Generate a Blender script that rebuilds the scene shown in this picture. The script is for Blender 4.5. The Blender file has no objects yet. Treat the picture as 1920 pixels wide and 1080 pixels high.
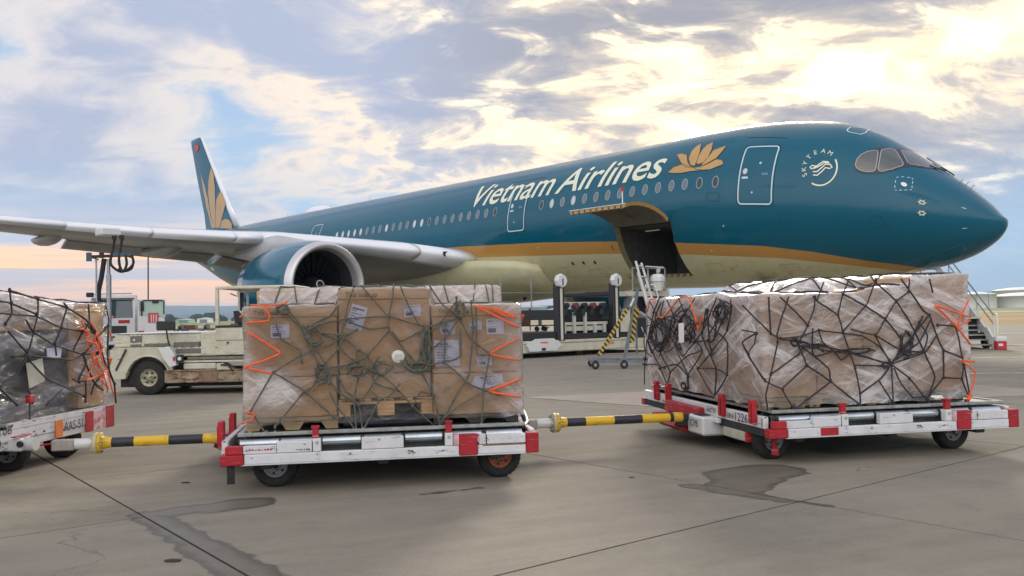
import bpy, bmesh, math, random
from math import radians as RAD, sin, cos, pi, sqrt
from mathutils import Vector, Matrix, noise
random.seed(7)
SC = bpy.context.scene
COL = SC.collection

# ---------------------------------------------------------------- camera, sky, sun, exposure
cam_d = bpy.data.cameras.new('camera'); cam = bpy.data.objects.new('camera', cam_d); COL.objects.link(cam)
SC.camera = cam
F_PX, H_CAM, PITCH, ROLL = 1674.58, 1.43, 0.02928, -0.019407
cam_d.sensor_width = 36.0; cam_d.lens = 36.0 * F_PX / 1920.0
cam_d.clip_start = 0.05; cam_d.clip_end = 30000
_F = Vector((0, cos(PITCH), sin(PITCH))); _U = Vector((0, -sin(PITCH), cos(PITCH))); _R = Vector((1, 0, 0))
_r = _R * cos(ROLL) + _U * sin(ROLL); _u = _U * cos(ROLL) - _R * sin(ROLL)
m = Matrix.Identity(4)
for i in range(3):
    m[i][0] = _r[i]; m[i][1] = _u[i]; m[i][2] = -_F[i]
m.translation = Vector((0, 0, H_CAM))
cam.matrix_world = m

SUN_AZ, SUN_EL = RAD(15), RAD(19)
sd = Vector((sin(SUN_AZ) * cos(SUN_EL), cos(SUN_AZ) * cos(SUN_EL), sin(SUN_EL)))
sun_d = bpy.data.lights.new('sun', 'SUN'); sun = bpy.data.objects.new('sun', sun_d); COL.objects.link(sun)
sun_d.energy = 1.8; sun_d.angle = RAD(12); sun_d.color = (1.0, 0.9, 0.74)
sun.rotation_euler = sd.to_track_quat('Z', 'Y').to_euler()

world = bpy.data.worlds.new('World'); SC.world = world; world.use_nodes = True
SC.view_settings.view_transform = 'Standard'; SC.view_settings.look = 'None'
SC.view_settings.gamma = 1; SC.view_settings.use_curve_mapping = False
SC.view_settings.exposure = 0.80
SC.cycles.max_bounces = 8; SC.cycles.transparent_max_bounces = 16; SC.cycles.diffuse_bounces = 3
SC.cycles.use_denoising = True

SKY_OFF = (14.2, 16.8, 3.7)
class NT:
    """small node-tree helper"""
    def __init__(s, tree): s.t = tree; s.n = tree.nodes; s.l = tree.links
    def node(s, typ, **kw):
        nd = s.n.new(typ)
        for k, v in kw.items():
            if k.startswith('i_'):
                nd.inputs[int(k[2:])].default_value = v
            else: setattr(nd, k, v)
        return nd
    def link(s, a, b): s.l.new(a, b)
    def val(s, x, inp):
        if hasattr(x, 'is_output') or hasattr(x, 'links'): s.l.new(x, inp)
        else: inp.default_value = x
    def math(s, op, a, b=0.0, c=None, clamp=False):
        nd = s.n.new('ShaderNodeMath'); nd.operation = op; nd.use_clamp = clamp
        s.val(a, nd.inputs[0]); s.val(b, nd.inputs[1])
        if c is not None: s.val(c, nd.inputs[2])
        return nd.outputs[0]
    def vmath(s, op, a, b=None, scale=None):
        nd = s.n.new('ShaderNodeVectorMath'); nd.operation = op
        s.val(a, nd.inputs[0])
        if b is not None: s.val(b, nd.inputs[1])
        if scale is not None: s.val(scale, nd.inputs[3])
        return nd.outputs['Value'] if op in ('LENGTH', 'DOT_PRODUCT', 'DISTANCE') else nd.outputs[0]
    def mix(s, f, a, b, mode='MIX'):
        nd = s.n.new('ShaderNodeMix'); nd.data_type = 'RGBA'; nd.blend_type = mode
        s.val(f, nd.inputs[0]); s.val(a, nd.inputs[6]); s.val(b, nd.inputs[7])
        return nd.outputs[2]
    def noise(s, vec, scale, detail=4, rough=0.55, dist=0.0, w=None):
        nd = s.n.new('ShaderNodeTexNoise'); nd.inputs['Scale'].default_value = scale
        nd.inputs['Detail'].default_value = detail; nd.inputs['Roughness'].default_value = rough
        nd.inputs['Distortion'].default_value = dist
        if vec is not None: s.l.new(vec, nd.inputs['Vector'])
        return nd.outputs[0]
    def ramp(s, f, *stops):
        nd = s.n.new('ShaderNodeMapRange'); nd.interpolation_type = 'SMOOTHSTEP'
        a, b, c, d = stops
        s.val(f, nd.inputs[0]); nd.inputs[1].default_value = a; nd.inputs[2].default_value = b
        nd.inputs[3].default_value = c; nd.inputs[4].default_value = d
        return nd.outputs[0]
    def mapping(s, vec, loc=(0, 0, 0), rot=(0, 0, 0), scale=(1, 1, 1)):
        nd = s.n.new('ShaderNodeMapping'); s.l.new(vec, nd.inputs[0])
        nd.inputs[1].default_value = loc; nd.inputs[2].default_value = rot; nd.inputs[3].default_value = scale
        return nd.outputs[0]
    def sep(s, vec):
        nd = s.n.new('ShaderNodeSeparateXYZ'); s.l.new(vec, nd.inputs[0]); return nd.outputs
    def rotscale(s, vec, rot, scale, loc=(0, 0, 0)):
        return s.mapping(s.mapping(vec, rot=rot), loc=loc, scale=scale)
    def comb(s, x, y, z):
        nd = s.n.new('ShaderNodeCombineXYZ'); s.val(x, nd.inputs[0]); s.val(y, nd.inputs[1]); s.val(z, nd.inputs[2]); return nd.outputs[0]

def build_sky():
    t = NT(world.node_tree); t.n.clear()
    out = t.node('ShaderNodeOutputWorld')
    sky = t.node('ShaderNodeTexSky', sky_type='NISHITA', sun_disc=False)
    sky.sun_elevation = SUN_EL; sky.sun_rotation = SUN_AZ; sky.altitude = 200
    sky.air_density = 1.0; sky.dust_density = 0.3; sky.ozone_density = 2.5
    tc = t.node('ShaderNodeTexCoord'); d = t.vmath('NORMALIZE', tc.outputs['Generated'])
    x, y, z = t.sep(d)
    zc = t.math('MAXIMUM', z, 0.0)
    k = t.math('ADD', zc, 0.33)
    P = t.comb(t.math('DIVIDE', x, k), t.math('DIVIDE', y, k), 0.0)
    A, Bx, By = SKY_OFF
    n1 = t.noise(t.mapping(P, loc=(A, Bx, 0.0), rot=(0, 0, RAD(-24)), scale=(0.75, 1.1, 1)), 1.5, 8, 0.58, 0.5)
    n2 = t.noise(t.mapping(P, loc=(By, 4.2, 1.0), rot=(0, 0, RAD(-32)), scale=(0.8, 1.3, 1)), 5.0, 8, 0.62, 0.8)
    n3 = t.noise(t.mapping(P, loc=(1.0, 2.0, 5.0), scale=(0.5, 0.9, 1)), 0.7, 2, 0.5, 0.0)
    T = t.math('ADD', t.math('ADD', t.math('MULTIPLY', n1, 0.62), t.math('MULTIPLY', n2, 0.30)), t.math('MULTIPLY', n3, 0.12))   # cloud thickness, about 0.35..0.70
    sdn = t.node('ShaderNodeCombineXYZ'); sdn.inputs[0].default_value, sdn.inputs[1].default_value, sdn.inputs[2].default_value = sd
    dot = t.vmath('DOT_PRODUCT', d, sdn.outputs[0])
    g1 = t.ramp(dot, 0.91, 0.995, 0.0, 1.0)       # near the sun
    g2 = t.ramp(dot, 0.50, 0.98, 0.0, 1.0)
    anti = t.ramp(dot, 0.35, -0.7, 0.0, 1.0)      # unseen sun-facing clouds behind the viewer, brightened to light the foreground
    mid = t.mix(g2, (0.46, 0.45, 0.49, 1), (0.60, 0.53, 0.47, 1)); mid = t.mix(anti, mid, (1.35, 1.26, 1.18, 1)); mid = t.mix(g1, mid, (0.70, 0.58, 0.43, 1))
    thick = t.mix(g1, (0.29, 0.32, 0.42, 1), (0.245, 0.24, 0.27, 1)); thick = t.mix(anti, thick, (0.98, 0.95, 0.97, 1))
    lo, hi = t.ramp(T, 0.41, 0.50, 0, 1), t.ramp(T, 0.475, 0.60, 0, 1)
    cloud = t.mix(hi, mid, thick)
    glow = t.math('MULTIPLY', g1, t.ramp(t.math('ADD', t.math('MULTIPLY', T, 0.7), t.math('MULTIPLY', n2, 0.3)), 0.54, 0.455, 0.0, 1.0))
    cloud = t.mix(glow, cloud, (1.22, 1.03, 0.70, 1))
    warmg = t.math('MULTIPLY', t.math('MULTIPLY', t.ramp(dot, 0.80, 0.97, 0, 1), t.ramp(T, 0.47, 0.505, 0, 1)), t.ramp(T, 0.54, 0.505, 0, 1))
    cloud = t.mix(t.math('MULTIPLY', warmg, 0.6), cloud, (1.0, 0.74, 0.46, 1))
    # low evening band: warm streaks just above the horizon, strongest to the left of the view and fading round to the right
    az = t.math('ARCTAN2', x, y); el = zc
    st = t.noise(t.comb(t.math('MULTIPLY', az, 1.3), t.math('MULTIPLY', el, 26.0), 2.0), 2.2, 5, 0.55, 0.5)
    azf = t.ramp(t.math('COSINE', t.math('ADD', az, 0.50)), 0.72, 0.97, 0.0, 1.0)
    warm = t.math('MULTIPLY', t.ramp(el, 0.05, 0.13, 1.0, 0.0), t.ramp(st, 0.40, 0.54, 0.42, 1.0))
    warm = t.math('MULTIPLY', warm, azf)
    pink = t.math('MULTIPLY', t.ramp(el, 0.0, 0.10, 0.75, 0.0), azf)
    cov = t.math('MULTIPLY', t.math('ADD', t.math('MULTIPLY', lo, 0.84), 0.14), t.ramp(el, 0.03, 0.19, 0.10, 1.0))
    cov = t.math('MAXIMUM', cov, t.math('MULTIPLY', g1, t.ramp(el, 0.12, 0.2, 0, 1)), clamp=True)
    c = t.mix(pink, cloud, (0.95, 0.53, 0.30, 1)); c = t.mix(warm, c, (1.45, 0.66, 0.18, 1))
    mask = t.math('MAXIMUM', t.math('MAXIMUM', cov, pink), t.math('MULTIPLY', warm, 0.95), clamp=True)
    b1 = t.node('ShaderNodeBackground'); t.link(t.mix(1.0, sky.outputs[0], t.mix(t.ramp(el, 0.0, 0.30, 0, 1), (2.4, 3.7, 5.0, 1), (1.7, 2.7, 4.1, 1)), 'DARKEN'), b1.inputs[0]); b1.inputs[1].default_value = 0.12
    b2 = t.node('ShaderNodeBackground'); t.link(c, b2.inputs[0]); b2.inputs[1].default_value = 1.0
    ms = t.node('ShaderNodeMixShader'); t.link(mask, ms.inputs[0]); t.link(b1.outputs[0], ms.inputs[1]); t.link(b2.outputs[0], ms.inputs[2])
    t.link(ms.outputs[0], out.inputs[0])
build_sky()

# ---------------------------------------------------------------- materials
MATS = {}
def mat(name, col, rough=0.5, metal=0.0, var=0.0, vs=6.0, bump=0.0, bs=60.0, coat=0.0, chips=None, chip_col=(0.05, 0.035, 0.025), dirt=0.0, dirt_col=(0.12, 0.1, 0.08), emis=None, spec=None, streak=(1, 1, 1)):
    if name in MATS: return MATS[name]
    M = bpy.data.materials.new(name); M.use_nodes = True; MATS[name] = M
    t = NT(M.node_tree); b = M.node_tree.nodes['Principled BSDF']
    b.inputs['Roughness'].default_value = rough; b.inputs['Metallic'].default_value = metal
    b.inputs['Coat Weight'].default_value = coat; b.inputs['Coat Roughness'].default_value = 0.06
    if spec is not None: b.inputs['Specular IOR Level'].default_value = spec
    c4 = (*col, 1); b.inputs['Base Color'].default_value = c4
    need = var or bump or chips or dirt
    if need:
        tc = t.node('ShaderNodeTexCoord'); o = t.mapping(tc.outputs['Object'], scale=streak)
        c = None
        if var:
            n = t.noise(o, vs, 5, 0.6)
            c = t.mix(t.ramp(n, 0.3, 0.7, 0, 1), tuple(v * (1 - var) for v in col) + (1,), tuple(min(1, v * (1 + var)) for v in col) + (1,))
        if dirt:
            n = t.noise(o, 3.0, 6, 0.65)
            c = t.mix(t.math('MULTIPLY', t.ramp(n, 0.42, 0.72, 0, 1), dirt), c if c is not None else c4, (*dirt_col, 1))
        if chips:
            n = t.noise(t.mapping(o, scale=(0.6, 0.6, 2.0)), 9.0, 7, 0.72)
            n_s = t.noise(t.mapping(o, loc=(3, 1, 2), scale=(0.25, 0.25, 4.0)), 12.0, 6, 0.7)
            c = t.mix(t.math('MULTIPLY', t.ramp(n_s, 0.61, 0.635, 0, 1), 0.75), c if c is not None else c4, (*chip_col, 1))
            c = t.mix(t.ramp(n, chips - .05, chips - .03, 0, 1), c if c is not None else c4, (*chip_col, 1))
        if c is not None: t.link(c, b.inputs['Base Color'])
        if bump:
            bn = t.node('ShaderNodeBump'); bn.inputs['Strength'].default_value = bump; bn.inputs['Distance'].default_value = 0.01
            t.link(t.noise(o, bs, 4, 0.6), bn.inputs['Height']); t.link(bn.outputs[0], b.inputs['Normal'])
            if rough > 0.12 and metal < 0.5:
                t.link(t.ramp(t.noise(o, vs * 2, 3), 0.3, 0.7, max(0.05, rough - 0.1), min(1, rough + 0.1)), b.inputs['Roughness'])
    if emis: b.inputs['Emission Color'].default_value = (*emis[:3], 1); b.inputs['Emission Strength'].default_value = emis[3]
    return M

TEAL = mat('teal_paint', (0.001, 0.105, 0.172), 0.22, 0, 0.06, 0.6, coat=0.6, spec=0.2)
GOLDP = mat('gold_paint', (0.52, 0.30, 0.085), 0.35, 0.0, 0.05, 1.0, coat=0.6)
CREAMTXT = mat('cream_paint', (0.80, 0.80, 0.62), 0.35, coat=0.5)
PALEBLUE = mat('pale_blue_paint', (0.50, 0.70, 0.76), 0.4)
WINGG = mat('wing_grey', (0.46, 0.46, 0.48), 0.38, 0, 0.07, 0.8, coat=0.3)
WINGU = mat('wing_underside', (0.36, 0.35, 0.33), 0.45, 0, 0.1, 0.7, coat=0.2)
LEM = mat('leading_edge_metal', (0.84, 0.85, 0.90), 0.30, 0.0, 0.03, 0.5, coat=0.3)
LIPM = mat('intake_lip_metal', (0.66, 0.64, 0.64), 0.30, 0.55)
DARKM = mat('dark_metal', (0.03, 0.03, 0.035), 0.5, 0.3, 0.2, 8)
FANM = mat('fan_blade', (0.05, 0.05, 0.06), 0.35, 0.7)
BLACKR = mat('black_rubber', (0.022, 0.021, 0.02), 0.8, 0, 0.35, 14, bump=0.3, bs=40)
BLACKP = mat('black_plastic', (0.02, 0.02, 0.022), 0.45)
GLASS = mat('cockpit_glass', (0.055, 0.065, 0.05), 0.05, 0.0, coat=1.0, spec=1.0)
MASKM = mat('window_mask_black', (0.022, 0.022, 0.03), 0.35, coat=0.4)
WPANE = mat('cabin_pane', (0.14, 0.15, 0.17), 0.15, coat=0.8)
WSHADE = mat('cabin_pane_shade', (0.62, 0.60, 0.60), 0.35, coat=0.4)
WRIM = mat('cabin_rim', (0.22, 0.34, 0.38), 0.4)
HOLD = mat('cargo_hold_liner', (0.16, 0.155, 0.14), 0.7, 0, 0.2, 3)
LINER = mat('door_liner', (0.16, 0.15, 0.12), 0.6, 0, 0.15, 4, dirt=0.3)
SILL = mat('door_frame_primer', (0.20, 0.17, 0.08), 0.6, 0, 0.2, 8)
WHITE = mat('white_paint', (0.70, 0.71, 0.73), 0.42, 0, 0.05, 4, bump=0.15, bs=25, chips=0.655, chip_col=(0.13, 0.08, 0.055), dirt=0.42, dirt_col=(0.40, 0.36, 0.33))
RED = mat('red_paint', (0.40, 0.012, 0.022), 0.45, 0, 0.15, 6, bump=0.1, bs=25, chips=0.71, chip_col=(0.5, 0.4, 0.4))
SCUFF = mat('scuffed_red_on_white', (0.66, 0.40, 0.42), 0.5, 0, 0.35, 14, chips=0.6, chip_col=(0.42, 0.03, 0.05))
ORANGEP = mat('orange_paint', (0.75, 0.20, 0.03), 0.5, 0, 0.1, 8)
STEEL = mat('galvanised_steel', (0.42, 0.45, 0.46), 0.35, 0.7, 0.2, 12)
ROLLER = mat('roller_steel', (0.50, 0.55, 0.58), 0.25, 0.9, 0.15, 6)
ALU = mat('aluminium_track', (0.36, 0.37, 0.35), 0.42, 0.6, 0.2, 14, bump=0.2, bs=40)
UNDER = mat('chassis_dark', (0.035, 0.035, 0.037), 0.7, 0.1, 0.3, 8, bump=0.2, bs=30)
RIMG = mat('rim_grey', (0.30, 0.31, 0.33), 0.5, 0.3, 0.2, 16)
RIMO = mat('rim_rusty_orange', (0.38, 0.13, 0.05), 0.6, 0.1, 0.3, 18)
CARD = mat('cardboard', (0.53, 0.325, 0.165), 0.82, 0, 0.09, 2.5, bump=0.15, bs=90, streak=(1, 1, 0.4))
CARDL = mat('cardboard_lid', (0.57, 0.36, 0.19), 0.8, 0, 0.08, 3.0, bump=0.12, bs=90)
TAPE = mat('packing_tape', (0.50, 0.33, 0.17), 0.25)
PAPER = mat('paper', (0.66, 0.64, 0.80), 0.6, 0, 0.05, 8)
PAPERY = mat('paper_yellowed', (0.55, 0.54, 0.46), 0.7, 0, 0.12, 6, bump=0.5, bs=12)
INK = mat('ink', (0.04, 0.035, 0.05), 0.7)
WOOD = mat('pallet_wood', (0.74, 0.46, 0.20), 0.75, 0, 0.25, 5, bump=0.3, bs=60, streak=(0.5, 2, 6))
PLAST = mat('pressed_wood_pallet', (0.40, 0.29, 0.15), 0.75, 0, 0.12, 12, bump=0.35, bs=50)
BLACKBAG = mat('black_sheeting', (0.022, 0.027, 0.045), 0.40, 0, 0.3, 5, bump=0.8, bs=4, streak=(1, .5, 2.5))
ROPEG = mat('net_cord_green', (0.115, 0.12, 0.095), 0.8, 0, 0.3, 30, bump=0.6, bs=220)
ROPEB = mat('net_cord_black', (0.035, 0.032, 0.038), 0.75, 0, 0.3, 30, bump=0.6, bs=220)
CORDO = mat('orange_cord', (0.95, 0.13, 0.03), 0.6, 0, 0.12, 40, bump=0.4, bs=200)
CREAMV = mat('cream_vehicle_paint', (0.58, 0.56, 0.44), 0.45, 0, 0.08, 2.5, bump=0.1, bs=20, chips=0.69, chip_col=(0.14, 0.07, 0.035), dirt=0.35, dirt_col=(0.33, 0.27, 0.18))
RUSTY = mat('rusted_steel', (0.30, 0.24, 0.16), 0.75, 0.1, 0.35, 5, bump=0.4, bs=25, chips=0.58, chip_col=(0.16, 0.07, 0.03))
WHITEV = mat('white_vehicle_paint', (0.70, 0.71, 0.70), 0.3, 0, 0.03, 2, coat=0.5, dirt=0.2, dirt_col=(0.45, 0.42, 0.36))
GREYST = mat('grey_frame_paint', (0.17, 0.20, 0.22), 0.5, 0.2, 0.15, 8)
SCREEN = mat('windscreen_glass', (0.03, 0.06, 0.07), 0.05, 0, coat=1.0)
GRASS = mat('grass_field', (0.17, 0.19, 0.05), 0.95, 0, 0.3, 0.02)
def stripes(name, ca, cb, period, duty=0.5, axis=0, diag=0.0, off=0.0):
    M = mat(name, ca, 0.45, 0, 0.01)
    t = NT(M.node_tree); b = M.node_tree.nodes['Principled BSDF']
    tc = t.node('ShaderNodeTexCoord'); xyz = t.sep(tc.outputs['Object'])
    v = t.math('ADD', t.math('ADD', xyz[axis], off), t.math('MULTIPLY', xyz[(axis + 1) % 3], diag))
    fr = t.math('FRACT', t.math('DIVIDE', v, period))
    n = t.noise(tc.outputs['Object'], 14, 6, 0.7)
    a = t.mix(t.ramp(n, 0.56, 0.70, 0, 0.8), (*ca, 1), (ca[0] * 0.45, ca[1] * 0.4, ca[2] * 0.6, 1))
    a = t.mix(t.ramp(n, 0.66, 0.68, 0, 1), a, (0.05, 0.03, 0.02, 1))
    bb = t.mix(t.ramp(n, 0.5, 0.75, 0, 0.5), (*cb, 1), (0.08, 0.075, 0.07, 1))
    t.link(t.mix(t.math('GREATER_THAN', fr, duty), a, bb), b.inputs['Base Color'])
    return M
HAZARD = stripes('hazard_stripes', (0.80, 0.50, 0.02), (0.025, 0.025, 0.035), 0.62, 0.5, 0, 0, 0.30)
HAZZ = stripes('hazard_wrap', (0.55, 0.38, 0.05), (0.02, 0.02, 0.02), 0.16, 0.5, 2, 1.2)

# ---------------------------------------------------------------- mesh helpers
def tag(o, label=None, cat=None, group=None, kind=None):
    if label: o['label'] = label
    if cat: o['category'] = cat
    if group: o['group'] = group
    if kind: o['kind'] = kind
    return o
def empty(name, loc=(0, 0, 0), rz=0.0, label=None, cat=None, group=None):
    o = bpy.data.objects.new(name, None); COL.objects.link(o); o.location = loc; o.rotation_euler = (0, 0, rz)
    o.empty_display_size = 0.2
    return tag(o, label, cat, group)
def link(name, me, parent=None, loc=None, rot=None):
    o = bpy.data.objects.new(name, me); COL.objects.link(o)
    if parent: o.parent = parent
    if loc is not None: o.location = loc
    if rot is not None: o.rotation_euler = rot
    return o
class B:
    def __init__(s): s.v = []; s.f = []; s.m = []; s.mats = []; s.sm = []
    def mi(s, m):
        if m not in s.mats: s.mats.append(m)
        return s.mats.index(m)
    def add(s, vs, fs, m, smooth=False):
        o = len(s.v); s.v += [tuple(v) for v in vs]; k = s.mi(m)
        for f in fs: s.f.append(tuple(i + o for i in f)); s.m.append(k); s.sm.append(smooth)
        return s
    def box(s, x0, x1, y0, y1, z0, z1, m, bev=0.0, rot=None):
        if x0 > x1: x0, x1 = x1, x0
        if y0 > y1: y0, y1 = y1, y0
        if z0 > z1: z0, z1 = z1, z0
        b = min(bev, (x1 - x0) / 3, (y1 - y0) / 3, (z1 - z0) / 3)
        if b <= 0:
            vs = [(x, y, z) for z in (z0, z1) for y in (y0, y1) for x in (x0, x1)]
            fs = [(0, 2, 3, 1), (4, 5, 7, 6), (0, 1, 5, 4), (2, 6, 7, 3), (0, 4, 6, 2), (1, 3, 7, 5)]
        else:
            # chamfered box: 24 verts
            vs = []; idx = {}
            X, Y, Z = (x0, x1), (y0, y1), (z0, z1)
            for i in range(2):
                for j in range(2):
                    for k in range(2):
                        sx, sy, sz = (1 if i == 0 else -1), (1 if j == 0 else -1), (1 if k == 0 else -1)
                        for ax, p in ((0, (X[i], Y[j] + sy * b, Z[k] + sz * b)), (1, (X[i] + sx * b, Y[j], Z[k] + sz * b)), (2, (X[i] + sx * b, Y[j] + sy * b, Z[k]))):
                            idx[(i, j, k, ax)] = len(vs); vs.append(p)
            fs = []
            for i in range(2): fs.append([idx[(i, 0, 0, 0)], idx[(i, 1, 0, 0)], idx[(i, 1, 1, 0)], idx[(i, 0, 1, 0)]])
            for j in range(2): fs.append([idx[(0, j, 0, 1)], idx[(1, j, 0, 1)], idx[(1, j, 1, 1)], idx[(0, j, 1, 1)]])
            for k in range(2): fs.append([idx[(0, 0, k, 2)], idx[(1, 0, k, 2)], idx[(1, 1, k, 2)], idx[(0, 1, k, 2)]])
            for i in range(2):
                for j in range(2): fs.append([idx[(i, j, 0, 0)], idx[(i, j, 0, 1)], idx[(i, j, 1, 1)], idx[(i, j, 1, 0)]])
            for i in range(2):
                for k in range(2): fs.append([idx[(i, 0, k, 0)], idx[(i, 0, k, 2)], idx[(i, 1, k, 2)], idx[(i, 1, k, 0)]])
            for j in range(2):
                for k in range(2): fs.append([idx[(0, j, k, 1)], idx[(0, j, k, 2)], idx[(1, j, k, 2)], idx[(1, j, k, 1)]])
            for i in range(2):
                for j in range(2):
                    for k in range(2): fs.append([idx[(i, j, k, 0)], idx[(i, j, k, 1)], idx[(i, j, k, 2)]])
        if rot is not None:
            c = Vector(((x0 + x1) / 2, (y0 + y1) / 2, (z0 + z1) / 2)); R = rot.to_3x3()
            vs = [tuple(R @ (Vector(v) - c) + c) for v in vs]
        return s.add(vs, fs, m)
    def beam(s, p0, p1, w, h, m, up=(0, 0, 1), bev=0.0):
        p0, p1 = Vector(p0), Vector(p1); d = p1 - p0; L = d.length; d = d.normalized(); u = Vector(up)
        r = d.cross(u)
        if r.length < 1e-4: r = d.cross(Vector((1, 0, 0)))
        r.normalize(); u = r.cross(d)
        q = B().box(0, L, -w / 2, w / 2, -h / 2, h / 2, m, bev)
        return s.add([p0 + d * x - r * y + u * z for x, y, z in q.v], q.f, m)
    def cyl(s, p0, p1, r, m, n=16, r1=None, cap=True, smooth=True):
        p0, p1 = Vector(p0), Vector(p1); d = (p1 - p0).normalized(); r1 = r if r1 is None else r1
        a = d.orthogonal().normalized(); c = d.cross(a)
        vs = [p + (a * cos(2 * pi * i / n) + c * sin(2 * pi * i / n)) * q for p, q in ((p0, r), (p1, r1)) for i in range(n)]
        s.add(vs, [(i, (i + 1) % n, n + (i + 1) % n, n + i) for i in range(n)], m, smooth)
        if cap: s.add(vs, [tuple(range(n - 1, -1, -1)), tuple(range(n, 2 * n))], m)
        return s
    def lathe(s, prof, m, origin=(0, 0, 0), axis=(0, 1, 0), n=24, smooth=True, ref=(0, 0, 1)):
        """prof: list of (along, radius)"""
        o = Vector(origin); d = Vector(axis).normalized(); a = Vector(ref) if abs(Vector(ref).dot(d)) < .95 else Vector((1, 0, 0)); a = (a - d * a.dot(d)).normalized(); c = d.cross(a)
        vs = [o + d * t + (a * cos(2 * pi * i / n) + c * sin(2 * pi * i / n)) * r for t, r in prof for i in range(n)]
        fs = [(k * n + i, k * n + (i + 1) % n, (k + 1) * n + (i + 1) % n, (k + 1) * n + i) for k in range(len(prof) - 1) for i in range(n)]
        return s.add(vs, fs, m, smooth)
    def tube(s, pts, r, m, n=6, closed=False, smooth=True):
        pts = [Vector(p) for p in pts]; N = len(pts)
        if N < 2: return s
        vs = []; a = None
        for i, p in enumerate(pts):
            d = (pts[min(i + 1, N - 1)] - pts[max(i - 1, 0)])
            if d.length < 1e-9: d = Vector((0, 0, 1))
            d.normalize()
            if a is None: a = d.orthogonal().normalized()
            a = (a - d * a.dot(d))
            a = a.normalized() if a.length > 1e-6 else d.orthogonal().normalized()
            c = d.cross(a); rr = r[i] if isinstance(r, (list, tuple)) else r
            vs += [p + (a * cos(2 * pi * k / n) + c * sin(2 * pi * k / n)) * rr for k in range(n)]
        fs = [(i * n + k, i * n + (k + 1) % n, (i + 1) * n + (k + 1) % n, (i + 1) * n + k) for i in range(N - 1) for k in range(n)]
        fs += [tuple(range(n - 1, -1, -1)), tuple((N - 1) * n + k for k in range(n))]
        return s.add(vs, fs, m, smooth)
    def prism(s, poly, m, lo, hi, axis=1, bev=0):
        """poly in the two axes other than `axis`, extruded lo..hi"""
        def P(a, b, t): return {0: (t, a, b), 1: (a, t, b), 2: (a, b, t)}[axis]
        n = len(poly); vs = [P(a, b, lo) for a, b in poly] + [P(a, b, hi) for a, b in poly]
        fs = [(i, (i + 1) % n, n + (i + 1) % n, n + i) for i in range(n)] + [tuple(range(n)), tuple(range(2 * n - 1, n - 1, -1))]
        return s.add(vs, fs, m)
    def mesh(s, name):
        me = bpy.data.meshes.new(name); me.from_pydata(s.v, [], s.f)
        for x in s.mats: me.materials.append(x)
        me.polygons.foreach_set('material_index', s.m); me.polygons.foreach_set('use_smooth', s.sm)
        me.update()
        bm = bmesh.new(); bm.from_mesh(me); bmesh.ops.recalc_face_normals(bm, faces=bm.faces); bm.to_mesh(me); bm.free()
        return me
    def obj(s, name, parent=None, **kw): return link(name, s.mesh(name), parent, **kw)
def smooth_path(pts, step=0.03, jit=0.0, ten=0.35):
    """Catmull-Rom resample"""
    P = [Vector(p) for p in pts]; out = []
    for i in range(len(P) - 1):
        a = P[i - 1] if i else P[i] * 2 - P[i + 1]; b = P[i]; c = P[i + 1]; d = P[i + 2] if i + 2 < len(P) else c * 2 - b
        n = max(2, int((c - b).length / step))
        for k in range(n):
            t = k / n
            out.append(0.5 * ((2 * b) + (c - a) * t + (2 * a - 5 * b + 4 * c - d) * t * t + (3 * b - a - 3 * c + d) * t ** 3) * ten + (b.lerp(c, t)) * (1 - ten))
    out.append(P[-1]); return out
_txt = {}
def text_mesh(body, bold=0.0):
    """2-D triangles of a line of lettering, cap height 1, starting at x=0"""
    if (body, bold) in _txt: return _txt[(body, bold)]
    cu = bpy.data.curves.new('lettering', 'FONT'); cu.body = body; cu.size = 1.0; cu.resolution_u = 3; cu.offset = bold
    o = bpy.data.objects.new('lettering', cu); COL.objects.link(o)
    dg = bpy.context.evaluated_depsgraph_get(); me = bpy.data.meshes.new_from_object(o.evaluated_get(dg))
    vs = [(v.co.x, v.co.y) for v in me.vertices]; fs = [tuple(p.vertices) for p in me.polygons]
    bpy.data.objects.remove(o); bpy.data.curves.remove(cu); bpy.data.meshes.remove(me)
    k = 1 / 0.729; x0 = min(v[0] for v in vs)
    vs = [((x - x0) * k, y * k) for x, y in vs]
    _txt[(body, bold)] = (vs, fs); return vs, fs
def cut_mesh(vs, fs, step):
    bm = bmesh.new(); q = [bm.verts.new((x, y, 0)) for x, y in vs]
    for f in fs:
        try: bm.faces.new([q[i] for i in f])
        except ValueError: pass
    bmesh.ops.triangulate(bm, faces=bm.faces[:])
    for ax in (0, 1):
        lo = min(v[ax] for v in vs); hi = max(v[ax] for v in vs); c = lo + step
        while c < hi:
            co = (c, 0, 0) if ax == 0 else (0, c, 0); no = (1, 0, 0) if ax == 0 else (0, 1, 0)
            bmesh.ops.bisect_plane(bm, geom=bm.verts[:] + bm.edges[:] + bm.faces[:], plane_co=co, plane_no=no); c += step
    bm.verts.index_update(); r = [(v.co.x, v.co.y) for v in bm.verts], [tuple(v.index for v in f.verts) for f in bm.faces]; bm.free(); return r
def lettering(body, h, fn, m, name='lettering', parent=None, width=None, shear=0.0, cut=0, bold=0.0):
    vs, fs = text_mesh(body, bold)
    if cut: vs, fs = cut_mesh(vs, fs, cut)
    W = max(v[0] for v in vs); kx = (width / (W * h)) if width else 1.0
    b = B(); b.add([fn(x * h * kx + shear * y * h, y * h) for x, y in vs], fs, m)
    me = bpy.data.meshes.new(name); me.from_pydata(b.v, [], b.f); me.materials.append(m)
    return link(name, me, parent)
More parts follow.
